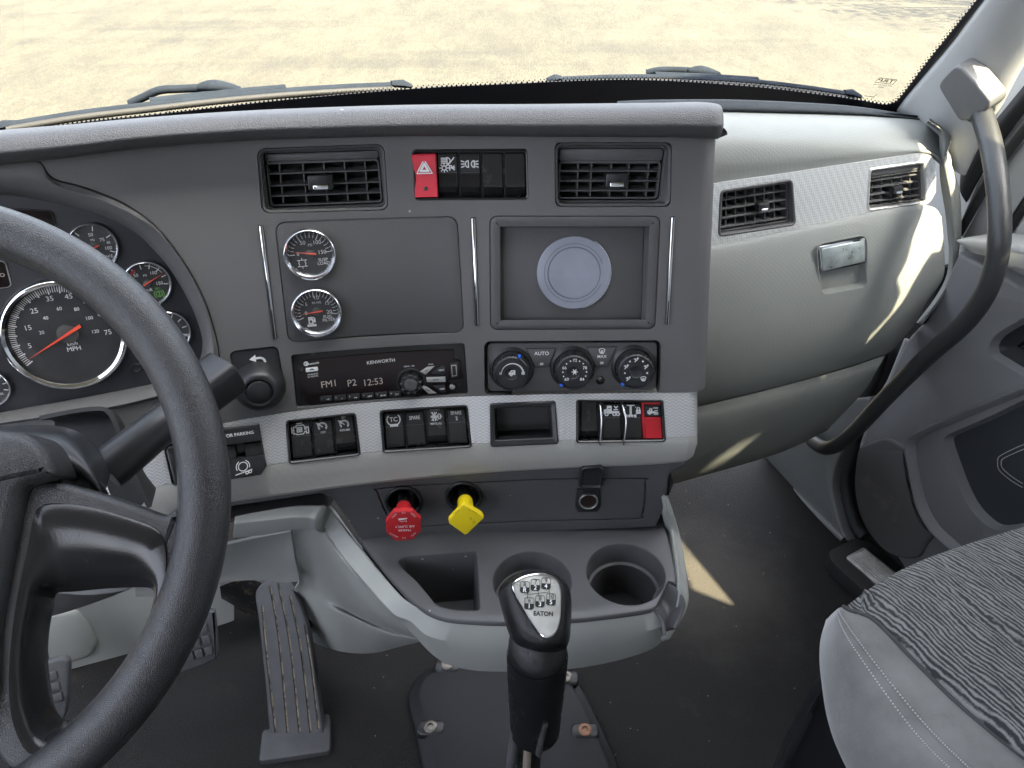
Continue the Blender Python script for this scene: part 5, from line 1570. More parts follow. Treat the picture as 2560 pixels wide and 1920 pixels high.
# ---- banks in the silver trim
def bank(p, label):
    o = rrect(.0006, .0006, p.W - .0006, p.H - .0006, .004, 4)
    ob = MB().stack(p, [(o, -.036), (o, .0010), (inset(o, .0010), .0014), (inset(o, .0024), .0002), (inset(o, .003), -.016)], False, True).build('switch_bank', M_gloss, None, 30)
    return tag(ob, label, 'switch bank')
bank(S3, 'black frame of the three-switch bank next to the parking brake valve')
bank(S4, 'black frame of the four-switch bank below the radio')
bank(S5, 'black frame of the four-switch bank at the right end of the trim')
def i_engine(mb, q, a, b, s):
    k = s * .42
    icon(mb, q, [[(-.75, -.5), (-.75, .35), (-.45, .35), (-.45, .5), (.35, .5), (.5, .3), (.5, -.05), (.65, -.05), (.65, .2), (.9, .2), (.9, -.55), (.65, -.55), (.65, -.3), (.5, -.3), (.3, -.6), (-.4, -.6), (-.5, -.5), (-.75, -.5)], [(-.95, -.35), (-.95, .3)], [(-.95, 0), (-.75, 0)], [(-.35, .72), (.2, .72)], [(-.08, .5), (-.08, .72)]], a, b, k, s * .055, 0)
    icon(mb, q, [arc(-.1 + .22 * cos(radians(x)), -.03 + .22 * sin(radians(x)), .13, 0, 360, 8) for x in (45, 135, 225, 315)], a, b, k, s * .06, 0)
def i_cruise(mb, q, a, b, s, top='ON', bot='OFF'):
    k = s * .27
    icon(mb, q, [arc(0, 0, .75, -40, 220, 14), [(0, -.05), (-.45, .35)], [(-1.0, .75), (-.6, .45)], [(-.85, .4), (-.6, .45), (-.62, .72)]] + [[(.75 * cos(radians(x)), .75 * sin(radians(x))), (.55 * cos(radians(x)), .55 * sin(radians(x)))] for x in (-20, 20, 60, 90, 130, 160, 200)], a, b, k, s * .055, 0)
    mb.text(q, top, a, b + s * .34, s * .165, 0, sx=.85, bold=.01); mb.text(q, bot, a, b - s * .31, s * .165, 0, sx=.85, bold=.01)
def i_tc(mb, q, a, b, s):
    k = s * .36
    icon(mb, q, [[(-.75, 1.0)] + arc(0, 0, .9, 140, 235, 8) + arc(0, 0, .9, 305, 400, 8) + [(.75, 1.0)], [(-.5, -.85), (.5, -.85)]] + [[(x, -.85), (x, -1.0)] for x in (-.45, -.22, 0, .22, .45)], a, b, k, s * .06, 0)
    mb.text(q, 'TC', a, b, s * .34, 0, sx=.9, bold=.012)
def i_txt(*ls):
    def f(mb, q, a, b, s):
        for i, l in enumerate(ls): mb.text(q, l, a, b + s * (.14 * (len(ls) - 1) - .30 * i), s * .27, 0, sx=.74 if len(l) > 2 else .9, bold=.012)
    return f
def i_exh(mb, q, a, b, s):
    mb.text(q, 'DISABLE', a, b + s * .38, s * .165, 0, sx=.82, bold=.01); mb.text(q, 'MANUAL', a, b - s * .38, s * .165, 0, sx=.85, bold=.01)
    k = s * .25
    icon(mb, q, [[(-.5, -.9), (-.5, .9)], [(-.1, -.9), (-.1, .9)], [(-.5, .5), (-.1, .5)], [(-.5, -.2), (-.1, -.2)], [(-.9, .1), (.6, .1)], [(-.9, -.15), (.6, -.15)], arc(.75, .2, .3, -60, 150), arc(.75, -.2, .3, 60, -150), [(1.0, 0), (1.25, 0)]], a, b, k, s * .055, 0)
    icon(mb, q, [[(-.8, -.8), (.3, .9)], [(-.8, .9), (.3, -.8)]], a, b, k, s * .05, 0)
def i_truck(mb, q, a, b, s, lock=False):
    k = s * .42
    icon(mb, q, [[(-.9, -.3), (-.9, .1), (-.55, .2), (-.5, .6), (-.05, .6), (-.05, -.3), (-.9, -.3)], [(-.05, -.25), (.9, -.25)], [(-.05, -.1), (.9, -.1)], arc(-.62, -.42, .2, 0, 360, 10), arc(.35, -.42, .2, 0, 360, 10), arc(.78, -.42, .2, 0, 360, 10), [(.3, .15), (.75, .15)], [(.55, .9), (.55, .4)], [(.35, .6), (.55, .35), (.75, .6)]], a, b, k, s * .06, 0)
    icon(mb, q, [[(-.8, -.15), (-.1, -.15)], [(-.8, -.02), (-.1, -.02)], [(-.45, .15), (-.1, .15)], [(-.45, .45), (-.1, .45)]], a, b, k, s * .09, 0)
def i_axle(mb, q, a, b, s):
    k = s * .42
    icon(mb, q, [[(-.35, -.7), (-.35, .7)], [(-.2, -.7), (-.2, .7)], [(-.75, .75), (.2, .75)], [(-.95, .5), (-.7, .95)], [(.15, .95), (.4, .5)], [(-.95, -.7), (.4, -.7)], [(-.95, -.55), (-.95, -.9)], [(-.8, -.55), (-.8, -.9)], [(.25, -.55), (.25, -.9)], [(.4, -.55), (.4, -.9)], [(-.5, -.55), (-.05, -.85)], [(-.05, -.55), (-.5, -.85)]], a, b, k, s * .055, 0)
    icon(mb, q, [rect(.5, -.35, 1.0, .1), rect(.6, -.25, .9, 0), [(.58, .1), (.58, .3)] + arc(.75, .3, .17, 180, 0, 6) + [(.92, .1)]], a, b, k, s * .06, 0)
def cells(p, c, xs, w=-.006):
    out = []
    for (x0, y1, x1, y0) in xs:
        a, b = p.find(*c(x0, y1), w); a2, b2 = p.find(*c(x1, y0), w)
        out.append((a, b, a2, b2))
    return out
G3, G4, G5 = 'switches beside the parking brake valve', 'switches below the radio', 'switches at the right end of the trim'
def row(p, n, pad=.0035, gap=.0012, topgap=.0025):
    w = (p.W - 2 * pad - gap * (n - 1)) / n
    return [(pad + i * (w + gap), .0035, pad + i * (w + gap) + w, p.H - topgap) for i in range(n)]
r3_ = row(S3, 3)
rocker('black rocker with engine fan symbol', S3, *r3_[0], 'flat', i_engine, group=G3)
rocker('black rocker marked ON and OFF with cruise control symbol', S3, *r3_[1], 'flat', i_cruise, group=G3)
rocker('black rocker marked SET and RESUME', S3, *r3_[2], 'low', lambda *k: i_cruise(*k, 'SET', 'RESUME'), group=G3)
r4_ = row(S4, 4)
rocker('black rocker marked TC in a tyre symbol', S4, *r4_[0], 'flat', i_tc, group=G4)
rocker('black rocker marked SPARE only, second in the bank below the radio', S4, *r4_[1], 'flat', i_txt('SPARE'), group=G4)
rocker('black rocker marked DISABLE and MANUAL', S4, *r4_[2], 'low', i_exh, group=G4)
rocker('black rocker marked SPARE 2, right end of the bank below the radio', S4, *r4_[3], 'flat', i_txt('SPARE', '2'), group=G4)
r5_ = cells(S5, C5, [(1050, 1160, 1205, 800), (1250, 1155, 1415, 805), (1450, 1155, 1600, 805), (1615, 1160, 1790, 805)])
rocker('plain rounded black switch blank at the left end of the right-hand bank', S5, *r5_[0], 'blank', group=G5, name='switch_blank')
rocker('black rocker with truck and down arrow symbol between two wire guards', S5, *r5_[1], 'flat', i_truck, group=G5)
rocker('black rocker with axle and padlock symbol beside the red switch', S5, *r5_[2], 'flat', i_axle, group=G5)
a0, b0, a1, b1 = r5_[3]
t = thing('guarded_switch', 'red ribbed guarded switch with truck symbol at the end of the trim', 'switch', S5(a0, b0), G5)
H_ = b1 - b0
def strip_prof(p, a0, a1, pr, w0, mat_, par, nm):
    ra = [[p(a0, b, w0 - .01), p(a0, b, w0 + z - .001), p(a0 + .001, b, w0 + z), p(a1 - .001, b, w0 + z), p(a1, b, w0 + z - .001), p(a1, b, w0 - .01)] for b, z in pr]
    return MB().loops(ra).build(nm, mat_, par, 28)
strip_prof(S5, a0, a1, [(b0, 0), (b0 + H_ * .05, .004), (b0 + H_ * .97, .004), (b1, 0)], -.012, M_redm, t, 'guard')
strip_prof(S5, a0 + .0028, a1 - .0028, [(b0 + H_ * .03, .003), (b0 + H_ * .08, .0105), (b0 + H_ * .60, .0065), (b0 + H_ * .61, .004)], -.012, M_redlens, t, 'lens')
strip_prof(S5, a0 + .0028, a1 - .0028, [(b0 + H_ * .615, .004), (b0 + H_ * .62, .0062), (b0 + H_ * .90, .0075), (b0 + H_ * .91, .003)], -.012, M_black, t, 'label_plate')
mb = MB()
def i_truck2(mb, q, a, b, s):
    k = s * .42
    icon(mb, q, [[(-.9, -.4), (-.9, -.05), (-.6, .05), (-.5, .4), (-.15, .4), (-.15, -.4), (-.9, -.4)], [(-.15, -.3), (.9, -.3)], [(-.15, -.15), (.3, -.15), (.5, .05), (.85, .05)], arc(-.6, -.45, .17, 0, 360, 8), arc(.4, -.45, .17, 0, 360, 8), arc(.75, -.45, .17, 0, 360, 8), [(.2, .55), (.9, .55)], [(-.7, -.2), (-.2, -.2)], [(-.45, 0), (-.2, 0)]], a, b, k, s * .07, 0)
i_truck2(mb, lambda a, b, w=0: S5(a, b, -.012 + .0075), (a0 + a1) / 2, b0 + H_ * .76, (a1 - a0) * .62)
mb.build('marking', M_white, t, None, fix=False)
for c_ in ((1222, 812, 1240, 1000, 1226, 1195), (1422, 812, 1462, 1000, 1440, 1195)):
    g = thing('switch_guard', 'thin polished wire guard on the %s side of the truck rocker' % ('left' if c_[0] < 1300 else 'right'), 'switch guard', S5(*S5.find(*C5(c_[0], c_[5]), 0)), 'wire guards in the right-hand bank')
    pts = [S5(*S5.find(*C5(c_[0], c_[1]), -.004), -.004), S5(*S5.find(*C5((c_[0] + c_[2]) / 2 + 4, 900), .004), .004), S5(*S5.find(*C5(c_[2], c_[3]), .006), .006), S5(*S5.find(*C5(c_[4], c_[5] - 15), .003), .003), S5(*S5.find(*C5(c_[4], c_[5]), -.004), -.004)]
    MB().tube(crom(pts, 20), .0012, 8).build('wire', M_chrome, g, 60)

# ---- cubby in the trim
cb = thing('cubby', 'small empty black cubby box set in the silver trim', 'cubby', CB.o)
o = rrect(.0004, .0004, CB.W - .0004, CB.H - .0004, .003, 4)
i0 = [CB.find(*C5(*p), -.002) for p in ((275, 868), (778, 855), (772, 1130), (280, 1135))]
io = rrect(min(p[0] for p in i0), min(p[1] for p in i0), max(p[0] for p in i0), max(p[1] for p in i0), .002, 4)
MB().stack(CB, [(o, -.03), (o, .0012), (inset(o, .0012), .0020), (inset(io, -.001), .0010), (io, 0), (inset(io, .002), -.038)], False, True).build('box', M_black, cb, 30)

# ---- parking brake valve
pk_ = thing('parking_brake_valve', 'black parking brake control block marked FOR PARKING with trailer symbol', 'brake control', PKB.o)
pslab('housing', PKB, rrect(.0006, .0006, PKB.W - .0006, PKB.H - .0006, .005, 4), -.036, -.008, .001, M_gloss, pk_)
PQ = Patch(PT, *P_(C4, (-60, 885), (288, 850), (352, 1195), (10, 1300)), .0)
def pkf(x, y, w=.004): return PQ.find(*C4(x, y), w)
def blk4(quad, z0, z1, mm, nm, par, bev=.002):
    u = ccw([pkf(*p, z1) for p in quad])
    return MB().slab(PQ, u, z0, z1, bev).build(nm, mm, par, 40)
blk4(((-40, 890), (282, 862), (305, 985), (-20, 1028)), -.02, .008, M_black, 'upper_paddle', pk_)
blk4(((-20, 1030), (90, 1016), (104, 1130), (-10, 1146)), -.02, .003, M_black, 'cheek', pk_)
blk4(((160, 1008), (305, 988), (325, 1095), (176, 1118)), -.02, .003, M_black, 'cheek', pk_)
blk4(((-5, 1150), (322, 1100), (345, 1190), (300, 1262), (12, 1308)), -.02, .008, M_black, 'lower_paddle', pk_)
mb = MB()
a, b = pkf(122, 930, .0085)
a2, b2 = pkf(238, 912, .0085)
mb.text(PQ, 'FOR PARKING', a, b, .0050, .0085, rot=atan2(b2 - b, a2 - a) * .6, sx=1.02, bold=.012)
a, b = pkf(155, 1195, .0085)
icon(mb, PQ, [arc(0, .05, .55, 0, 360, 20), arc(0, .05, .8, 60, -20, 6), arc(0, .05, .8, 120, 200, 6), [(-1.0, -.75), (1.0, -.6)], arc(.35, -.85, .17, 0, 360, 8), arc(.75, -.82, .17, 0, 360, 8)], a, b, .0090, .0009, .0085)
mb.build('marking', M_white, pk_, None, fix=False)
PQ2 = Patch(PT, (356, 965), (452, 944), (468, 1030), (376, 1048), .0)
MB().box(PQ2, .001, .001, PQ2.W - .001, PQ2.H - .001, -.02, .006, .004, .002).build('blank_cover', M_gloss, pk_)

# ------------------------------------------------------------------ chrome strips
for (s, c), lb in zip(strips, ('leftmost thin chrome strip, beside the gauge panel', 'middle thin chrome strip, between gauge panel and disc panel', 'rightmost thin chrome strip, beside the disc panel')):
    tq_ = Patch(PC, c(*s[0:2]), c(*s[2:4]), c(*s[4:6]), c(*s[6:8]))
    ob = MB().box(tq_, .0003, .0003, tq_.W - .0003, tq_.H - .0003, -.002, .0022, .0008, .0010).build('chrome_strip', M_chrome, None, 30)
    tag(ob, lb, 'trim strip', 'chrome strips on the dash')

# ------------------------------------------------------------------ gauges
def gauge(name, label, c, ctr, rpx, w0, ticks, texts, needle, group, rim=.86, deep=.006, extra=None, lens=True, tick_w=.0007, surf=PC, hub=.0):
    lc = Loc(surf, *c(*ctr), w0)
    r = abs(lc.find(*c(ctr[0] + rpx, ctr[1]))[0])
    t = thing(name, label, 'gauge', lc.o, group)
    MB().lathe(lc, 0, 0, [(r * .99, -.004), (r, 0), (r, deep * .55), (r * .975, deep * .9), (r * .93, deep), (r * .885, deep * .8), (r * rim, deep * .35), (r * rim, -.001)], 56, False, False).build('bezel', M_chrome, t, 50)
    dial = MB().lathe(lc, 0, 0, [(r * rim * 1.01, -.001), (r * rim * 1.01, .0006)], 48).build('dial', M_dial, t)
    mb = MB()
    for (a0, a1, n, ri, ro, wd) in ticks:
        for i in range(n):
            th = radians(a0 + (a1 - a0) * i / max(1, n - 1))
            mb.lines(lc, [[(r * ri * cos(th), r * ri * sin(th)), (r * ro * cos(th), r * ro * sin(th))]], wd, .0010)
    for (s, x, y, sz) in texts:
        a, b = lc.find(*c(x, y), .001)
        mb.text(lc, s, a, b, r * sz, .0010)
    if extra: extra(mb, lc, r)
    mb.build('markings', M_white, dial, None, fix=False)
    if needle:
        p, q = V(lc.find(*c(*needle[0]), .0032)), V(lc.find(*c(*needle[1]), .0032))
        d = (q - p).normalized(); nn = V((-d.y, d.x)) * r * .028
        MB().slab(lc, [tuple(p), tuple(q - nn), tuple(q + nn)], .0026, .0034).build('needle', M_needle, t, None)
        h = V(lc.find(*c(*ctr), .002)) * 0 + (p * .25 + q * .75 if hub else V((0, 0)))
        MB().lathe(lc, h.x, h.y, [(r * .17, .0005), (r * .17, .0018), (r * .14, .0022)], 24).build('hub', M_dial2, t)
    if lens: MB().lathe(lc, 0, 0, [(r * rim, deep * .45), (r * rim, deep * .5)], 40).build('lens', M_lens, t, None)
    return t, lc, r
M_dial = mat('black_dial_face', (.030, .030, .032), .45, var=.15, var_scale=20)
M_dial2 = mat('grey_hub', (.07, .068, .066), .45)
GG, GC = 'gauges on the panel above the radio', 'gauges in the instrument cluster'
gpw = -.0033
gp = thing('gauge_panel', 'charcoal grained blank panel carrying two small gauges', 'panel', GP.o)
pslab('plate', GP, rrect(.0005, .0005, GP.W - .0005, GP.H - .0005, .010, 5), -.0032, -.0008, .0005, M_dash_rough, gp)
gpw = -.0008
def ex_bag(mb, lc, r):
    icon(mb, lc, [[(-.8, .55), (.8, .55)], [(-.8, -.55), (.8, -.55)], [(-.7, .55)] + arc(-.75, .27, .26, 90, -60, 5) + arc(-.75, -.27, .26, 60, -90, 5), [(.7, .55)] + arc(.75, .27, .26, 90, 240, 5) + arc(.75, -.27, .26, 120, 270, 5), [(0, .55), (0, .9)], [(0, -.55), (0, -.9)]], r * -.34, r * -.34, r * .22, r * .025, .001)
gauge('suspension_gauge', 'upper small chrome-rimmed gauge reading SUSP LOAD', D4, (416, 903), 206, gpw, [(180, 2, 16, .62, .73, .0006), (180, 2, 4, .58, .75, .0009)],
      [('50', 357, 822, .22), ('PSI', 415, 838, .14), ('100', 467, 818, .22), ('150', 507, 892, .22), ('0', 322, 908, .2), ('SUSP', 515, 950, .17), ('LOAD', 520, 977, .17)], ((290, 895), (462, 908)), GG, rim=.77, deep=.009, extra=ex_bag)
def ex_pump(mb, lc, r):
    icon(mb, lc, [rect(-.4, -.5, .3, .8), rect(-.25, .3, .15, .65), [(-.5, -.5), (.4, -.5)], [(.3, .2), (.6, .2), (.6, -.2), (.8, -.2), (.8, .5), (.55, .75)], [(-.8, -.8), (.9, -.8)], [(-.8, -1.05), (.9, -1.05)]] + [[(x, -.75), (x, -1.1)] for x in (-.7, -.35, 0, .35, .7)], r * -.27, r * -.36, r * .19, r * .045, .001)
gauge('fuel_filter_gauge', 'lower small chrome-rimmed gauge reading FUEL FILTER', D4, (467, 1348), 200, gpw, [(200, -12, 21, .63, .73, .0006), (200, -12, 5, .58, .75, .0009)],
      [('5', 385, 1294, .2), ('10', 462, 1243, .22), ('15', 545, 1284, .2), ('20', 563, 1351, .22), ('0', 385, 1362, .2), ('IN HG', 465, 1280, .13), ('FUEL', 553, 1387, .17), ('FILTER', 560, 1412, .17)], ((345, 1373), (512, 1345)), GG, rim=.77, deep=.009, extra=ex_pump)
cw0 = face_w + .0005
gauge('brake_gauge', 'cluster gauge marked BRAKE, highest beside the wheel rim', C3, (605, 352), 172, cw0, [(180, -25, 5, .66, .82, .0009)], [('50', 587, 278, .2), ('PSI', 600, 312, .13), ('75', 662, 310, .2), ('85', 704, 328, .14), ('100', 702, 364, .2), ('BRAKE', 690, 420, .17)], ((540, 400), (642, 346)), GC)
def ex_air(mb, lc, r):
    icon(mb, lc, [[(.86 * cos(radians(a)), .86 * sin(radians(a))) for a in range(30, 90, 6)]], 0, 0, r * .9, r * .02, .0011)
tg, lcg, rg_ = gauge('air_gauge', 'cluster air gauge with green SEC mark and orange needle', C3, (955, 592), 165, cw0, [(205, -10, 9, .66, .82, .0009)], [('50', 880, 542, .2), ('PSI', 940, 542, .13), ('100', 993, 525, .2), ('150', 1033, 592, .2), ('AIR', 968, 637, .17)], ((1058, 528), (930, 608)), GC, extra=ex_air)
mb = MB()
a, b = lcg.find(*C3(1022, 626), .001); mb.text(lcg, 'SEC', a, b, rg_ * .14, .0011)
a, b = lcg.find(*C3(1032, 660), .001); mb.text(lcg, '2', a, b, rg_ * .22, .0011, bold=.02)
icon(mb, lcg, [arc(0, 0, .6, 0, 360, 16), arc(0, 0, .95, -50, 50, 6), arc(0, 0, .95, 130, 230, 6)], a, b, rg_ * .21, rg_ * .03, .0011)
mb.build('green_mark', M_green, tg, None, fix=False)
mb = MB(); icon(mb, lcg, [arc(0, 0, .72, 120, 165, 6)], 0, 0, rg_, rg_ * .09, .0011); mb.build('red_zone', M_redp, tg, None, fix=False)
gauge('pressure_gauge', 'cluster gauge half hidden behind the right side of the wheel rim', C3, (1085, 905), 160, cw0, [(200, -20, 9, .66, .82, .0009)], [('H', 1205, 930, .2)], None, GC)
gauge('fuel_gauge', 'cluster fuel gauge cut off by the left picture edge', C3, (-68, 1268), 150, cw0, [(200, -20, 9, .66, .82, .0009)], [('FUEL', 0, 1310, .17)], None, GC)
gauge('speedometer', 'large speedometer marked MPH behind the steering wheel', C3, (425, 920), 418, cw0,
      [(211, 3, 81, .76, .85, .0008), (211, 3, 17, .74, .85, .0014)],
      [('5', 193, 998, .125), ('15', 180, 882, .125), ('25', 222, 772, .125), ('35', 322, 693, .125), ('45', 445, 678, .125), ('55', 560, 705, .125), ('65', 655, 790, .125), ('75', 700, 910, .125), ('20', 270, 912, .085), ('40', 296, 818, .085), ('60', 384, 757, .085), ('80', 497, 760, .085), ('100', 578, 818, .085), ('120', 617, 905, .085), ('km/h', 470, 985, .085), ('MPH', 480, 1017, .115)],
      ((182, 1087), (520, 868)), GC, rim=.89, deep=.010, hub=1)
# displays beside the speedometer
for quad, nm, lb in ((((-250, 440), (35, 445), (80, 615), (-220, 650)), 'message_display', 'dark message display cut off by the left picture edge'), (((-200, 90), (340, 120), (368, 230), (-180, 250)), 'warning_display', 'dark warning-light display above the steering wheel rim')):
    dq = Patch(PC, *P_(C3, *quad), cw0)
    dt = thing(nm, lb, 'display', dq.o)
    MB().box(dq, 0, 0, dq.W, dq.H, -.001, .0012, .004, .0004).build('frame', M_dim if nm[0] == 'm' else M_dim_dark, dt)
    MB().box(dq, .0008, .0008, dq.W - .0008, dq.H - .0008, 0, .0016, .0035, .0002).build('screen', M_brown, dt)
    if nm[0] == 'm':
        mb = MB(); a, b = dq.find(*C3(2, 535), .002); mb.text(dq, 'to', a, b, .009, .0019); mb.build('lettering', M_lcd, dt, None, fix=False)
nub = Loc(PC, *C3(888, 1133), cw0)
tag(MB().lathe(nub, 0, 0, [(.0055, -.004), (.0055, .004), (.0045, .0055), (.0038, .0042), (.001, .004)], 24).build('trip_knob', M_black, None), 'small black trip reset knob under the speedometer', 'knob')

# ------------------------------------------------------------------ panel with the round disc
NPi = Patch(PC, *P_(D5, (165, 782), (1418, 782), (1392, 1590), (165, 1592)), -.0125)
npn = thing('display_blank', 'charcoal framed blanking panel in the display opening', 'panel', NP.o)
no_ = rrect(.0005, .0005, NP.W - .0005, NP.H - .0005, .008, 5)
ni_ = rrect(0, 0, NPi.W, NPi.H, .0015, 5)
mids = [[NP(a, b, .0004) for a, b in inset(no_, .006)], [NP(a, b, -.0005) for a, b in inset(no_, .011)]]
MB().loops([[NP(a, b, -.012) for a, b in no_], [NP(a, b, -.0010) for a, b in no_], [NP(a, b, .0002) for a, b in inset(no_, .0015)]] + mids + [[NPi(a, b, .004) for a, b in inset(ni_, -.0035)], [NPi(a, b, 0) for a, b in ni_], [NPi(a, b, -.002) for a, b in ni_]], False, True).build('frame', M_dash_rough, npn, 50)
tag(MB().slab(NPi, inset(ni_, .0003), -.001, .0008, .0003).build('blank_plate', M_dash_rough, npn))
dl_ = Loc(PC, *D5(810, 1180), -.0115)
rd_ = abs(dl_.find(*D5(810 + 322, 1180), .003)[0])
disc = thing('mounting_disc', 'scuffed round steel disc stuck on the blanking panel', 'disc', dl_.o)
MB().lathe(dl_, 0, 0, [(rd_, 0), (rd_, .0022), (rd_ * .985, .0028), (rd_ * .70, .0030), (rd_ * .69, .0027), (rd_ * .68, .0031), (.0005, .0032)], 72).build('plate', M_disc, disc, 30)
mb = MB()
mb.lines(dl_, [[(rd_ * 1.006 * cos(radians(a)), rd_ * 1.006 * sin(radians(a))) for a in range(-75, 60, 6)]], .0010, .0016)
mb.build('scratched_edge', M_chrome, disc, None, fix=False)
mb = MB()
for rr_ in (.71, .80):
    mb.lines(dl_, [[(rd_ * rr_ * cos(radians(a)), rd_ * rr_ * sin(radians(a))) for a in range(20 if rr_ > .75 else 0, 340 if rr_ > .75 else 366, 6)]], .0005 if rr_ < .75 else .0004, .0034)
mb.build('scribed_ring', M_dim_dark, disc, None, fix=False)

# ------------------------------------------------------------------ radio
rad = thing('radio', 'dark single-height truck radio showing FM1 P2 12:53', 'radio', RD.o)
pslab('chassis', RD, rrect(.0006, .0006, RD.W - .0006, RD.H - .0006, .003, 4), -.028, -.0045, .0008, M_gloss, rad)
def rf_(x, y, w=-.003): return RD.find(*C4(x, y), w)
fo_ = [(598, 425), (640, 420), (645, 330), (1868, 240), (1872, 318), (1925, 330), (1940, 470), (1830, 490), (1830, 600), (690, 690), (680, 612), (622, 608)]
face = pslab('face', RD, [rf_(*p) for p in fo_], -.006, -.002, .0005, M_brown, rad, 40)
mb = MB()
def rt(s, x, y, sz, sx=1.0, bold=.0): a, b = rf_(x, y); mb.text(RD, s, a, b, sz, -.0014, rot=radians(2.2), sx=sx, bold=bold)
rt('KENWORTH', 1277, 334, .0056, 1.0, .0)
rt('Bluetooth', 722, 350, .0036, .95, .012); rt('PARKING', 724, 437, .0027); rt('X2 REDIAL', 724, 455, .0025)
rt('MENU - OK', 1507, 372, .0023, 1.05); rt('PWR', 1683, 357, .0023, 1.1)
a, b = rf_(668, 352); icon(mb, RD, [arc(0, 0, .8, 0, 360, 10), [(0, -.5), (0, .5)]], a, b, .0028, .0009, -.0014)
mb.build('lettering', M_white, rad, None, fix=False)
mb = MB()
for s, x in (('FM1', 855), ('P2', 1040), ('12:53', 1212)): rt(s, x, 518 - (x - 855) * .045, .0112, .95)
mb.build('display_digits', M_lcd, rad, None, fix=False)
a, b = rf_(715, 398); ky = MB().box(RD, a - .0066, b - .0024, a + .0066, b + .0024, -.004, -.0006, .001, .0003).build('phone_key', M_white, rad)
mb = MB(); icon(mb, RD, [arc(0, -.6, .9, 35, 145, 6)], a, b, .0024, .0011, -.0003); mb.build('phone_mark', M_ink, ky, None, fix=False)
for i, x in enumerate((830, 944, 1055, 1170, 1280, 1392)):
    y = 636 - (x - 830) * .072
    a, b = rf_(x, y)
    k_ = MB().box(RD, a - .0066, b - .0034, a + .0066, b + .0034, -.004, -.0008, .0008, .0004).build('preset_key', M_black, rad)
    mb = MB(); mb.text(RD, str(i + 1), a - .0045, b + .001, .0026, -.0005); mb.text(RD, ['>II', 'o-', 'pty', 'RPT', 'RDM', 'ESC'][i], a + .0022, b - .0008, .0028, -.0005, bold=.01); mb.build('key_mark', M_white, k_, None, fix=False)
a, b = rf_(1522, 500)
MB().lathe(RD, a, b, [(.0168, -.004), (.0168, -.0012), (.0150, -.0006), (.0146, -.002)], 40, True, True).build('dial_ring', M_black, rad)
kb = rf_(1524, 520, .006)
knob = MB().lathe(RD, a, b, [(.0118, -.002), (.0116, .006), (.0108, .008), (.0100, .0084)], 40).build('knob', M_black, rad)
MB().lathe(RD, a, b, [(.0078, .008), (.0074, .0094), (.0060, .0098), (.001, .0092)], 32).build('knob_cap', M_dash_rough, knob)
for i in range(9):
    th = 2 * pi * (i + .3) / 9
    MB().lathe(RD, a + .0108 * cos(th), b + .0108 * sin(th), [(.0020, 0), (.0018, .0088), (.0012, .0094)], 10).build('knob_grip', M_black, knob)
for quad, s, mm in ((((1597, 415), (1650, 378), (1712, 370), (1640, 440)), 'SRC', M_silverkey), (((1645, 462), (1800, 455), (1802, 498), (1650, 500)), 'SCAN', M_silverkey), (((1610, 542), (1625, 525), (1728, 590), (1665, 595)), 'DISP', M_silverkey), (((1688, 430), (1770, 368), (1797, 366), (1797, 440)), 'NEXT', M_black), (((1700, 530), (1797, 520), (1806, 580), (1770, 584)), 'PREV', M_black)):
    u = [rf_(*p) for p in quad]
    k_ = MB().slab(RD, ccw(u), -.004, -.0004, .0004).build('function_key', mm, rad, 40)
    ca, cb_ = sum(p[0] for p in u) / 4, sum(p[1] for p in u) / 4
    mb = MB(); mb.text(RD, s, ca + (.001 if mm is M_black else 0), cb_, .0026 if mm is M_black else .0028, .0001, rot=radians({'SRC': 38, 'DISP': -32}.get(s, 3)), bold=.01); mb.build('key_mark', M_white if mm is M_black else M_ink, k_, None, fix=False)
uq = [rf_(*p) for p in ((1838, 350), (1900, 342), (1908, 462), (1846, 472))]
us_ = MB().slab(RD, ccw(uq), -.004, -.0004, .0004).build('usb_socket', M_black, rad, 40)
uc = [rf_(*p) for p in ((1848, 362), (1890, 357), (1897, 447), (1855, 453))]
MB().slab(RD, ccw(uc), -.004, -.0001, .0001).build('usb_frame', M_alu, us_, 40)
ud = [rf_(*p) for p in ((1854, 368), (1884, 364), (1890, 440), (1860, 446))]
MB().slab(RD, ccw(ud), -.004, .0001, .0).build('usb_slot', M_void, us_, 40)
a, b = rf_(1858, 540)
jk = MB().lathe(RD, a, b, [(.0032, -.004), (.0032, -.0008), (.0022, -.0004), (.0020, -.002)], 20).build('aux_jack', M_alu, rad)
for x, y in ((612, 390), (640, 632), (1898, 298), (1914, 532)):
    a, b = rf_(x, y); MB().lathe(RD, a, b, [(.0022, -.006), (.0022, -.0042), (.0012, -.0040), (.0011, -.006)], 16).build('release_hole', M_void, rad)

# ------------------------------------------------------------------ knob plate left of the radio
kt = thing('mirror_control', 'round black mirror control knob on a plate with an arrow', 'control knob', Loc(PC, *C4(280, 560)).o)
ku = ccw([tuple(p) for p in [PC.inv(*p, -.003) for p in kpts]])
bent_slab('plate', PC, inset(ku, .0006), -.0115, -.0015, .0008, M_black, kt, 40)
kl = Loc(PC, *C4(290, 535), -.0015)
MB().lathe(kl, 0, 0, [(.0285, 0), (.0280, .003), (.0255, .010), (.0215, .0165), (.0185, .020), (.0165, .0205), (.0150, .0205), (.0142, .0185), (.0130, .0180), (.0125, .0195), (.0115, .0202), (.001, .0204)], 56).build('knob', M_black, kt, 40)
kl2 = Loc(PC, *C4(250, 332), -.0010)
mb = MB(); icon(mb, kl2, [[(-1.0, -.75), (.5, -.75)] + arc(.5, -.25, .5, -90, 90, 8) + [(.1, .25)]], 0, 0, .0105, .0024, .0)
mb.poly(kl2, [(-.0055, .0022), (.0018, .0068), (.0012, -.0016)], 0)
mb.build('arrow', M_white, kt, None, fix=False)

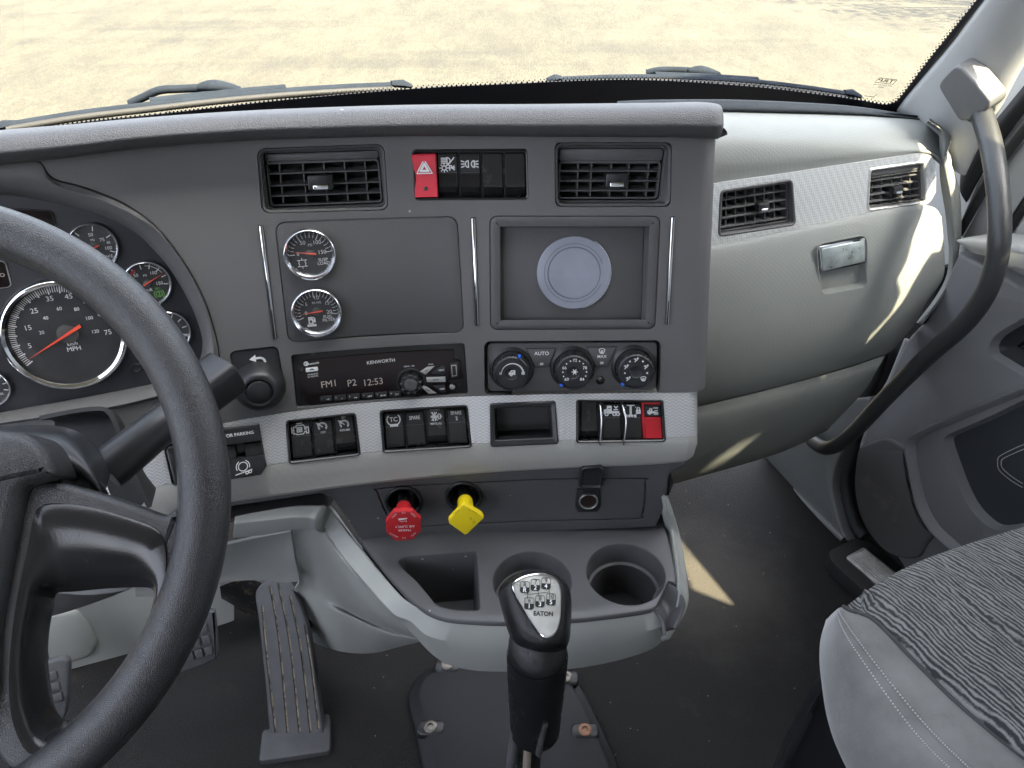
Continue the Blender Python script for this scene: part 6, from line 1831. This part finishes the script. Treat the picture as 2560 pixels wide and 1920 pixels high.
# ------------------------------------------------------------------ climate panel
cp = thing('climate_panel', 'black climate control panel with three round dials', 'climate control', CP.o)
MB().slab(CP, rrect(.0035, .003, CP.W - .0035, CP.H - .0035, .006, 5), -.019, -.004, .001).build('plate', M_dash_rough, cp)
def cf(x, y, w=-.004): return CP.find(*C5(x, y), w)
for i, (cc, nm) in enumerate((((428, 510), 'fan'), ((978, 500), 'temp'), ((1530, 492), 'mode'))):
    a, b = cf(*cc)
    MB().lathe(CP, a, b, [(.0262, -.006), (.0262, -.0040), (.0250, -.0030), (.0222, -.0020), (.0215, -.0035)], 48).build('dial_seat', M_black, cp, 40)
    dk = MB().lathe(CP, a, b, [(.0212, -.004), (.0208, .010), (.0205, .0125), (.0192, .0140), (.0178, .0143), (.0176, .0136), (.0170, .0136), (.0168, .0143), (.0072, .0143), (.0066, .0136), (.001, .0128)], 56).build('dial', M_black, cp, 30)
    mb = MB()
    for k in range(28):
        th = 2 * pi * k / 28
        x_, y_ = a + .0207 * cos(th), b + .0207 * sin(th)
        mb.lathe(CP, x_, y_, [(.0010, .001), (.0008, .0125), (.0004, .0132)], 6)
    mb.build('knurl', M_black, dk, 40)
    mb = MB()
    W0 = .0147
    def L(x, y): return CP.find(*C5(x, y), W0)
    if nm == 'fan':
        c_ = L(437, 560)
        st = [(c_[0] + .0125 * cos(radians(t_)), c_[1] + .0125 * sin(radians(t_))) for t_ in range(175, 0, -8)]
        for k, (p_, q_) in enumerate(zip(st, st[1:])): mb.lines(CP, [[p_, q_]], .0004 + .0018 * k / len(st), W0)
        p_ = L(330, 555); icon(mb, CP, [arc(0, 0, 1, 0, 360, 10)], p_[0], p_[1], .0011, .0005, W0)
        p_ = L(533, 552); icon(mb, CP, [arc(.5 * cos(radians(t_)), .5 * sin(radians(t_)), .4, 0, 360, 6) for t_ in (45, 135, 225, 315)], p_[0], p_[1], .0020, .0009, W0)
        p_ = L(435, 552); icon(mb, CP, [[(-.9, -.4), (-.9, .1), (-.5, .2), (-.3, .8), (.8, .8), (.8, -.4), (-.9, -.4)], arc(-.3, -.55, .3, 0, 360, 8), [(-.7, -.1), (.6, -.1)], [(0, .2), (.6, .2)], [(.6, .8), (.6, -.3)]], p_[0], p_[1], .0036, .0013, W0)
    elif nm == 'temp':
        for s, x, y in (('72', 1000, 437), ('66', 905, 505), ('78', 1090, 505), ('60', 925, 608), ('84', 1065, 608)):
            p_ = L(x, y); mb.text(CP, s, p_[0], p_[1], .0050, W0, bold=.01)
        for x, y in ((960, 445), (925, 468), (892, 543), (898, 582), (1042, 445), (1076, 467), (1105, 541), (1098, 578)):
            p_ = L(x, y); mb.lathe(CP, p_[0], p_[1], [(.0008, W0 - .0004), (.0008, W0)], 8)
        p_ = L(998, 541); icon(mb, CP, [[(cos(radians(t_)), sin(radians(t_))), (-cos(radians(t_)), -sin(radians(t_)))] for t_ in (0, 60, 120)] + [arc(0, 0, .45, 0, 360, 8)], p_[0], p_[1], .0033, .0008, W0)
    else:
        for x, y in ((1497, 447), (1613, 447), (1451, 552), (1652, 551)):
            p_ = L(x, y); mb.lathe(CP, p_[0], p_[1], [(.0010, W0 - .0004), (.0010, W0)], 8)
        man = [arc(.5, .8, .22, 0, 360, 8), [(.4, .5), (.1, -.1), (-.3, -.1), (-.6, -.7)], [(-.9, .5), (-.2, .5)], [(-.4, .7), (-.2, .5), (-.4, .3)]]
        for x, y in ((1555, 435), (1465, 498), (1645, 498), (1482, 605)):
            p_ = L(x, y); icon(mb, CP, man, p_[0], p_[1], .0028, .0010, W0)
        p_ = L(1617, 605); icon(mb, CP, [[(-1, .6)] + arc(0, -.4, 1.4, 135, 45, 6) + [(.6, -.6), (-.6, -.6), (-1, .6)]] + [[(x, -.8), (x, .2)] for x in (-.3, 0, .3)], p_[0], p_[1], .0030, .0007, W0)
    mb.build('marking', M_white, dk, None, fix=False)
    bx_, by_ = {'fan': (500, 402), 'temp': (876, 656), 'mode': (1430, 650)}[nm]
    p_ = CP.find(*C5(bx_, by_), .0125)
    MB().box(CP, p_[0] - .0015, p_[1] - .0014, p_[0] + .0015, p_[1] + .0014, .010, .0148, .0005, .0003).build('blue_pointer', M_blue, dk)
for pts, s, nm in ((((565, 330), (825, 328), (765, 490), (645, 493)), 'AUTO', 'auto'), (((1110, 318), (1370, 314), (1300, 482), (1185, 486)), 'MAX', 'defrost')):
    u = ccw([cf(*p) for p in pts])
    MB().slab(CP, inset(u, -.0008), -.006, -.0036, .0).build('key_gap', M_void, cp)
    k_ = MB().slab(CP, u, -.006, -.0022, .0008).build('%s_key' % nm, M_dash_rough, cp, 40)
    mb = MB()
    ca, cb_ = sum(p[0] for p in u) / 4, sum(p[1] for p in u) / 4
    if s == 'AUTO': mb.text(CP, s, ca, cb_ + .0055, .0060, -.0018, bold=.008)
    else:
        mb.text(CP, s, ca, cb_ + .0005, .0050, -.0018, bold=.008)
        icon(mb, CP, [[(-1, .6)] + arc(0, -.4, 1.4, 135, 45, 6) + [(.6, -.6), (-.6, -.6), (-1, .6)]] + [[(x, -.8), (x, .3)] for x in (-.3, 0, .3)], ca, cb_ + .0068, .0034, .0007, -.0018)
    mb.build('marking', M_white, k_, None, fix=False)
    MB().box(CP, ca - .002, cb_ - .0085, ca + .002, cb_ - .0058, -.004, -.0016, .0006).build('key_lamp', M_dim, k_)
a, b = cf(1228, 615)
MB().lathe(CP, a, b, [(.0055, -.006), (.0052, -.0032), (.0040, -.0030), (.0034, -.0020), (.0022, -.0008), (.0004, -.0004)], 24).build('sensor_dome', M_gloss, cp, 50)

# ------------------------------------------------------------------ air valves and power outlet
def valve(name, label, hole, ctr, corners, mm, w1, group):
    l0 = Loc(PV, *C7(*hole)); l1 = Loc(PV, *C7(*ctr), w1)
    t = thing(name, label, 'valve knob', l0.o, group)
    MB().lathe(l0, 0, 0, [(.0235, .0), (.0235, .002), (.0215, .0028), (.0190, .0015), (.0150, -.010), (.0150, -.028)], 36, False, True).build('collar', M_black, t, 40)
    ax_ = l1.o - l0.o
    p0, p1 = l0.o - l0.n * .015, l1.o - l1.n * .004
    MB().tube([p0, p0 * .6 + p1 * .4, p0 * .5 + p1 * .5], [.0075, .0075, .0075], 20).build('plunger', M_black, t, 50)
    MB().tube([p0 * .55 + p1 * .45, p0 * .52 + p1 * .48, p0 * .1 + p1 * .9, p1], [.0085, .0092, .0100, .0118], 24).build('stem', mm, t, 50)
    u = ccw([l1.find(*C7(*p)) for p in corners])
    MB().slab(l1, u, -.004, .003, .0014, 3).build('plate', mm, t, 30)
    return t, l1
GVv = 'air brake valve knobs'
t, l1 = valve('trailer_valve', 'red octagonal trailer air supply knob on a short stem', (435, 276), (432, 398), ((384, 322), (478, 320), (523, 364), (523, 424), (480, 468), (394, 476), (345, 432), (341, 374)), M_redm, .052, GVv)
mb = MB()
def vt(l1, s, x, y, sz, rot, w=.0034, sx=1.0):
    a, b = l1.find(*C7(x, y), .003); mb.text(l1, s, a, b, sz, w, rot=radians(rot), sx=sx)
vt(l1, 'TRAILER', 440, 425, .0042, 176); vt(l1, 'AIR SUPPLY', 440, 405, .0050, 176, sx=.9)
vt(l1, 'PUSH', 484, 345, .0033, 130); vt(l1, 'TO', 434, 334, .0033, 180); vt(l1, 'SUPPLY', 384, 350, .0030, 225, sx=.85)
vt(l1, 'EVACUATE', 382, 450, .0028, 140, sx=.85); vt(l1, 'TO', 436, 464, .0033, 180); vt(l1, 'PULL', 484, 448, .0033, 230)
a, b = l1.find(*C7(430, 370), .003); icon(mb, l1, [[(-1, .3), (1, .3)], [(-1, .0), (.8, .2)]], a, b, .0045, .0016, .0034)
vt(l1, 'Bendix', 432, 379, .0030, 178)
mb.build('lettering', M_white, t, None, fix=False)
t, l1 = valve('parking_valve', 'yellow diamond-shaped parking brake knob on a short stem', (745, 250), (757, 362), ((750, 285), (838, 340), (848, 358), (765, 438), (750, 442), (670, 384), (666, 366), (738, 288)), M_yellow, .052, GVv)
mb = MB()
vt(l1, 'PUSH TO', 790, 325, .0032, 150, sx=.9); vt(l1, 'RELEASE', 706, 330, .0030, 215, sx=.85); vt(l1, 'P', 797, 381, .0052, 180); vt(l1, 'E', 781, 364, .0048, 180)
mb.build('lettering', mat('worn_brown_print', (.35, .25, .02), .6), t, None, fix=False)
ol_ = Loc(PV, *C7(1390, 262))
ot = thing('power_outlet', 'round twelve-volt power outlet with its black lid flipped up', 'power outlet', ol_.o)
ou = ccw([ol_.find(*C7(*p)) for p in ((1332, 208), (1448, 202), (1456, 290), (1440, 322), (1335, 322), (1322, 290))])
pl_ = MB().slab(ol_, ou, -.004, .004, .0015).build('flange', M_black, ot, 40)
MB().lathe(ol_, 0, 0, [(.0118, .003), (.0118, .0062), (.0112, .0070), (.0102, .0066), (.0100, -.03)], 40, False, False).build('socket_rim', M_alu, ot, 50)
MB().lathe(ol_, 0, 0, [(.0101, -.002), (.0096, .0045)], 32, True, True).build('socket_bore', mat('dark_socket', (.035, .022, .018), .4, .4), ot)
lu = Loc(PV, *C7(1410, 145), .010)
lo_ = ccw([lu.find(*C7(*p)) for p in ((1362, 96), (1452, 88), (1470, 105), (1462, 190), (1450, 203), (1352, 204), (1340, 190), (1350, 112))])
lid = MB().stack(lu, [(lo_, -.005), (lo_, .002), (inset(lo_, .0012), .0032), (inset(lo_, .003), .0022), (inset(lo_, .0035), .0012)]).build('lid', M_black, ot, 40)
MB().tube([ol_(-.008, .0135, .006), ol_(.008, .0135, .006)], .0022, 10).build('hinge', M_black, lid)
lu2 = Loc(PV, *C7(1812, 175), .0)
tag(MB().tube([PV.hit(*C7(1808, 120), -.01), PV.hit(*C7(1818, 170), -.01), PV.hit(*C7(1800, 235), -.01)], [.006, .008, .005], 10, flat=.5).build('coat_hook', M_black), 'small black hook at the right end of the valve panel', 'hook')

# ------------------------------------------------------------------ gear lever
gl_ = thing('gear_lever', 'black gear lever with leather-grained knob and silver shift-pattern plate', 'gear lever', at(*C7(1070, 1600), 1.0))
KF = Axes(at(*C7(1125, 800), .640), RGT * cos(radians(4)) - UPV * sin(radians(4)), (UPV * cos(radians(22)) + FWD * sin(radians(22))))
pl0 = [(1000, 705), (1040, 672), (1100, 654), (1165, 654), (1225, 682), (1247, 735), (1248, 810), (1243, 890), (1222, 955), (1178, 982), (1140, 962), (1090, 890), (1045, 815), (1010, 755)]
ou0 = [(925, 745), (960, 685), (1030, 645), (1120, 630), (1215, 645), (1280, 700), (1304, 790), (1302, 900), (1292, 1000), (1250, 1062), (1130, 1085), (1020, 1045), (978, 960), (945, 850)]
def kl_(pts, w): return [KF(*KF.find(*C7(*p), w), w) for p in crom(pts, 70, True)]
def mixl(f): return [(a[0] * (1 - f) + b[0] * f, a[1] * (1 - f) + b[1] * f) for a, b in zip(pl0, ou0)]
cen7 = (1125, 830)
def shr(pts, f): return [(cen7[0] + (p[0] - cen7[0]) * f, cen7[1] + (p[1] - cen7[1]) * f) for p in pts]
rings = [kl_(shr(pl0, .5), -.0012), kl_(mixl(0), -.001), kl_(mixl(.10), .0016), kl_(mixl(.30), .0005), kl_(mixl(.6), -.006), kl_(mixl(.85), -.016), kl_(mixl(1.0), -.028), kl_(shr(ou0, .97), -.042), kl_(shr(ou0, .85), -.056), kl_(shr(ou0, .6), -.064)]
MB().loops(rings).build('knob', M_knob if 'M_knob' in globals() else mat('black_glossy_leather_knob', (.010, .010, .011), .17, grain=900, bump=.35, kind='leather', spec=.5, bdist=.0005, var=.1), gl_, 60)
rimk = [kl_(shr(pl0, 1.02), -.001), kl_(shr(pl0, 1.02), .0012), kl_(shr(pl0, .97), .0016), kl_(shr(pl0, .96), .0004)]
MB().loops(rimk, False, False).build('plate_rim', M_chrome, gl_, 50)
plo = ccw([KF.find(*C7(*p), .0005) for p in [tuple(q) for q in crom(shr(pl0, .975), 60, True)]])
ptm = MB().slab(KF, plo, -.001, .0006, .0003).build('shift_plate', M_brush, gl_, 40)
mb = MB(); mbw = MB()
for i, (x, y, t_, b_) in enumerate(((1062, 722, 'R', 'R'), (1117, 710, '7', '2'), (1172, 702, '9', '4'), (1085, 806, '6', '1'), (1141, 795, '8', '3'), (1198, 785, '10', '5'))):
    a, b = KF.find(*C7(x, y), .001)
    w_, h_ = .0038, .0047
    mb.lines(KF, [[tuple(p) for p in rrect(a - w_, b - h_, a + w_, b + h_, .0018, 4)] + [tuple(rrect(a - w_, b - h_, a + w_, b + h_, .0018, 4)[0])]], .0004, .0009)
    mb.poly(KF, [(a - w_, b), (a + w_, b)] + [(a + w_, b - h_ * .65), (a + w_ * .6, b - h_), (a - w_ * .6, b - h_), (a - w_, b - h_ * .65)], .0009)
    mb.text(KF, t_, a, b + h_ * .48, .0050, .0010)
    mbw.text(KF, b_, a, b - h_ * .50, .0052, .0013, bold=.015)
for ln_ in (((1078, 745), (1075, 782)), ((1130, 735), (1133, 770)), ((1188, 730), (1190, 760)), ((1077, 760), (1190, 746))):
    mb.lines(KF, [[KF.find(*C7(*p), .001) for p in ln_]], .0004, .0009)
a, b = KF.find(*C7(1158, 860), .001)
mb.text(KF, 'EATON', a, b, .0050, .0010, rot=radians(2), sx=.98, bold=.03)
mb.build('shift_pattern', M_ink, ptm, None, fix=False)
mbw.build('shift_numbers', M_white, ptm, None, fix=False)
a, b = KF.find(*C7(1100, 640), -.01)
A0 = at(*C7(1127, 1068), .664)
def vst(z, r, dx=0, dy=0): return [A0 + V((dx + r * cos(2 * pi * k / 40), dy + r * sin(2 * pi * k / 40), z)) for k in range(40)]
MB().loops([vst(.030, .018, 0, .012), vst(.024, .0225, 0, .007), vst(.012, .0250, 0, .002), vst(.004, .0256), vst(0, .0252)]).build('grip', mat('black_grip', (.010, .010, .011), .2, grain=900, bump=.35, kind='leather', bdist=.0005), gl_, 60)
MB().loops([vst(.0015, .0258), vst(-.001, .0266), vst(-.03, .0262), vst(-.08, .0246), vst(-.118, .0238), vst(-.118, .0215), vst(-.06, .0215)], False, False).build('skirt', mat('black_gloss_skirt', (.010, .010, .011), .22, var=.2, rvar=.1, var_scale=60), gl_, 50)
rb = [A0 + V((.008, -.0245, -.068)), A0 + V((.0045, -.0248, -.095)), A0 + V((.003, -.0240, -.117))]
MB().tube(rb, [.0030, .0042, .0046], 12, flat=.7).build('cable_guide', mat('worn_guide', (.05, .05, .05), .4, var=.4, var_scale=120), gl_, 50)
base = V((A0.x - .012, A0.y + .012, .05))
MB().tube([A0 + V((-.004, 0, -.07)), A0 * .5 + base * .5, base], .0125, 18).build('shaft', M_gloss, gl_, 60)
MB().tube(crom([A0 + V((-.016, -.006, -.08)), A0 * .6 + base * .4 + V((-.020, -.010, 0)), base + V((-.022, -.006, .0))], 12), .0048, 10).build('air_line', M_rubber, gl_, 60)
MB().tube(crom([A0 + V((-.006, -.016, -.09)), A0 * .6 + base * .4 + V((-.004, -.018, 0)), base + V((-.004, -.018, .0))], 12), .0040, 10).build('air_line', mat('tan_line', (.25, .21, .17), .5), gl_, 60)
# floor plate round the lever
BP = Flat((0, 0, .0), (1, 0, 0), (0, 1, 0))
bpl = thing('lever_base_plate', 'black floor cover plate with screw tabs round the gear lever', 'cover plate', BP.hit(*C7(1000, 1500)))
bo1 = ccw([tuple(p) for p in crom([BP.inv(*C7(*p)) for p in ((462, 1340), (472, 1260), (520, 1185), (620, 1138), (800, 1110), (1100, 1110), (1260, 1150), (1330, 1220), (1420, 1380), (1490, 1530), (1560, 1700), (1600, 1900), (1000, 1960), (560, 1900), (540, 1700), (500, 1500))], 90, True)])
MB().stack(BP.M, [(bo1, .001), (bo1, .006), (inset(bo1, .004), .010), (inset(bo1, .012), .012), (inset(bo1, .016), .018), (inset(bo1, .021), .020)]).build('plate', mat('black_moulded_rubber', (.018, .018, .020), .55, spec=.3, grain=800, bump=.3, var=.15), bpl, 60)
for x, y, rust in ((575, 1465, 0), (1372, 1480, 1), (662, 1142, 0), (1272, 1205, 0)):
    l_ = Loc(BP, *C7(x, y), .012)
    tb_ = MB().slab(l_, rrect(-.022, -.013, .022, .013, .010, 5), -.01, .010, .004).build('screw_tab', M_black, bpl, 50)
    MB().lathe(l_, 0, 0, [(.0105, .009), (.0105, .012), (.0085, .0135), (.0048, .0135), (.0044, .0105)], 24).build('screw', M_screw if not rust else mat('rusty_screw', (.30, .17, .11), .6, .5, var=.4, var_scale=200), tb_, 50)

# ------------------------------------------------------------------ wipers, outside the glass
def wiper(label, blade, bridge, arm, hump, c, cap0, cap1):
    t = thing('wiper', label, 'wiper', WS.hit(*c(*bridge[1]), -.03), 'windscreen wipers')
    h = lambda pts, w: [WS.hit(*c(*p), w) for p in pts]
    p_ = crom(h(blade, -.022), 50)
    MB().tube(p_, .0066, 8, flat=.55).build('blade', M_wiper, t, 50)
    p2 = crom(h([(x, y + 20) for x, y in blade], -.014), 50)
    MB().tube(p2, .0042, 8).build('rubber_lip', M_seal, t, 50)
    MB().tube(crom(h(bridge, -.028), 20), .0090, 8, flat=.6).build('bridge', M_wiper, t, 50)
    MB().tube(crom(h(arm, -.050), 24), .0052, 10).build('arm', M_wiper, t, 50)
    hl = crom(h(hump, -.040), 16)
    MB().tube(hl, [.005 + .006 * sin(pi * i / 15) for i in range(16)], 10, flat=.7).build('arm_joint', M_wiper, t, 50)
    for pts in (cap0, cap1):
        MB().tube(h(pts, -.022), [.007, .0095, .005], 8, flat=.6).build('end_cap', M_wiper, t, 50)
wiper('left windscreen wiper resting on the driver side glass', [(30, 540), (350, 488), (650, 452), (940, 418), (1230, 392), (1500, 374), (1700, 366)], [(650, 440), (940, 408), (1235, 382)], [(560, 448), (620, 420), (690, 390), (780, 384), (870, 380)], [(850, 378), (930, 372), (1040, 386)], C1, [(-20, 552), (20, 540), (75, 530)], [(1690, 362), (1740, 362), (1776, 372)])
wiper('right windscreen wiper resting on the passenger side glass', [(180, 344), (400, 334), (620, 332), (850, 340), (1060, 354), (1280, 380), (1480, 410)], [(615, 326), (840, 334), (1058, 348)], [(580, 316), (640, 304), (720, 304), (790, 308)], [(760, 308), (820, 308), (895, 322)], C2, [(150, 350), (185, 338), (215, 336)], [(1435, 400), (1465, 402), (1506, 418)])

# ------------------------------------------------------------------ rear of the cab, behind the camera
rw = MB().loops([[tp(-1.05, y, 0), tp(1.06, y, 0), tp(1.06, y, 1.76), tp(-1.05, y, 1.76)] for y in (-1.2, -1.16)]).build('rear_wall', M_roof, sharp=None)
tag(rw, 'grey cloth rear wall of the cab behind the camera', kind='structure')
ld = MB().loops([[tp(x, -1.16, 0), tp(x, 1.0, 0), tp(x, 1.0, .74), tp(x, -1.16, .74)] for x in (-1.09, -1.05)]).build('driver_door', M_door, sharp=None)
tag(ld, 'lower half of the driver door outside the frame', 'door')

# ------------------------------------------------------------------ a tree beside the yard, out of frame: its shadow falls across the far right of the ground
GZ = Flat((0, 0, -1.25), (1, 0, 0), (0, 1, 0))
def tree(sh_px, hgt, rad, label):
    s0 = GZ.hit(*sh_px)
    cc = s0 + to_sun * (hgt / to_sun.z)
    foot = V((cc.x, cc.y, -1.25))
    t = thing('roadside_tree', label, 'tree', foot)
    rnd = random.Random(11)
    mb = MB().tube([foot, foot * .6 + cc * .4 + V((.1, 0, 0)), cc], [.22, .16, .07], 10)
    ends = []
    for k in range(16):
        th, ph = rnd.uniform(0, 6.28), rnd.uniform(-.2, .9)
        e = cc + V((cos(th) * cos(ph), sin(th) * cos(ph), sin(ph))) * rad * rnd.uniform(.6, 1)
        b = foot * .35 + cc * .65
        mb.tube([b, b * .5 + e * .5 + V((0, 0, .15)), e], [.06, .04, .012], 6)
        ends.append(e)
    mb.build('trunk', mat('bark', (.12, .09, .06), .9, grain=30, bump=.6), t)
    lf = MB()
    for e in ends:
        for _ in range(110):
            p = e + V((rnd.gauss(0, .42), rnd.gauss(0, .42), rnd.gauss(0, .32)))
            a, b2 = V((rnd.gauss(0, 1), rnd.gauss(0, 1), rnd.gauss(0, 1))).normalized(), V((rnd.gauss(0, 1), rnd.gauss(0, 1), rnd.gauss(0, 1))).normalized()
            s = rnd.uniform(.07, .14)
            lf.add([p - a * s, p + b2 * s * .5, p + a * s, p - b2 * s * .5], [(0, 1, 2, 3)])
    tag(lf.build('crown', mat('leaf_green', (.06, .10, .03), .6), t, None, fix=False), kind='stuff')
tree((1990, -4), 7.0, 2.3, 'leafy tree beside the yard, outside the frame')
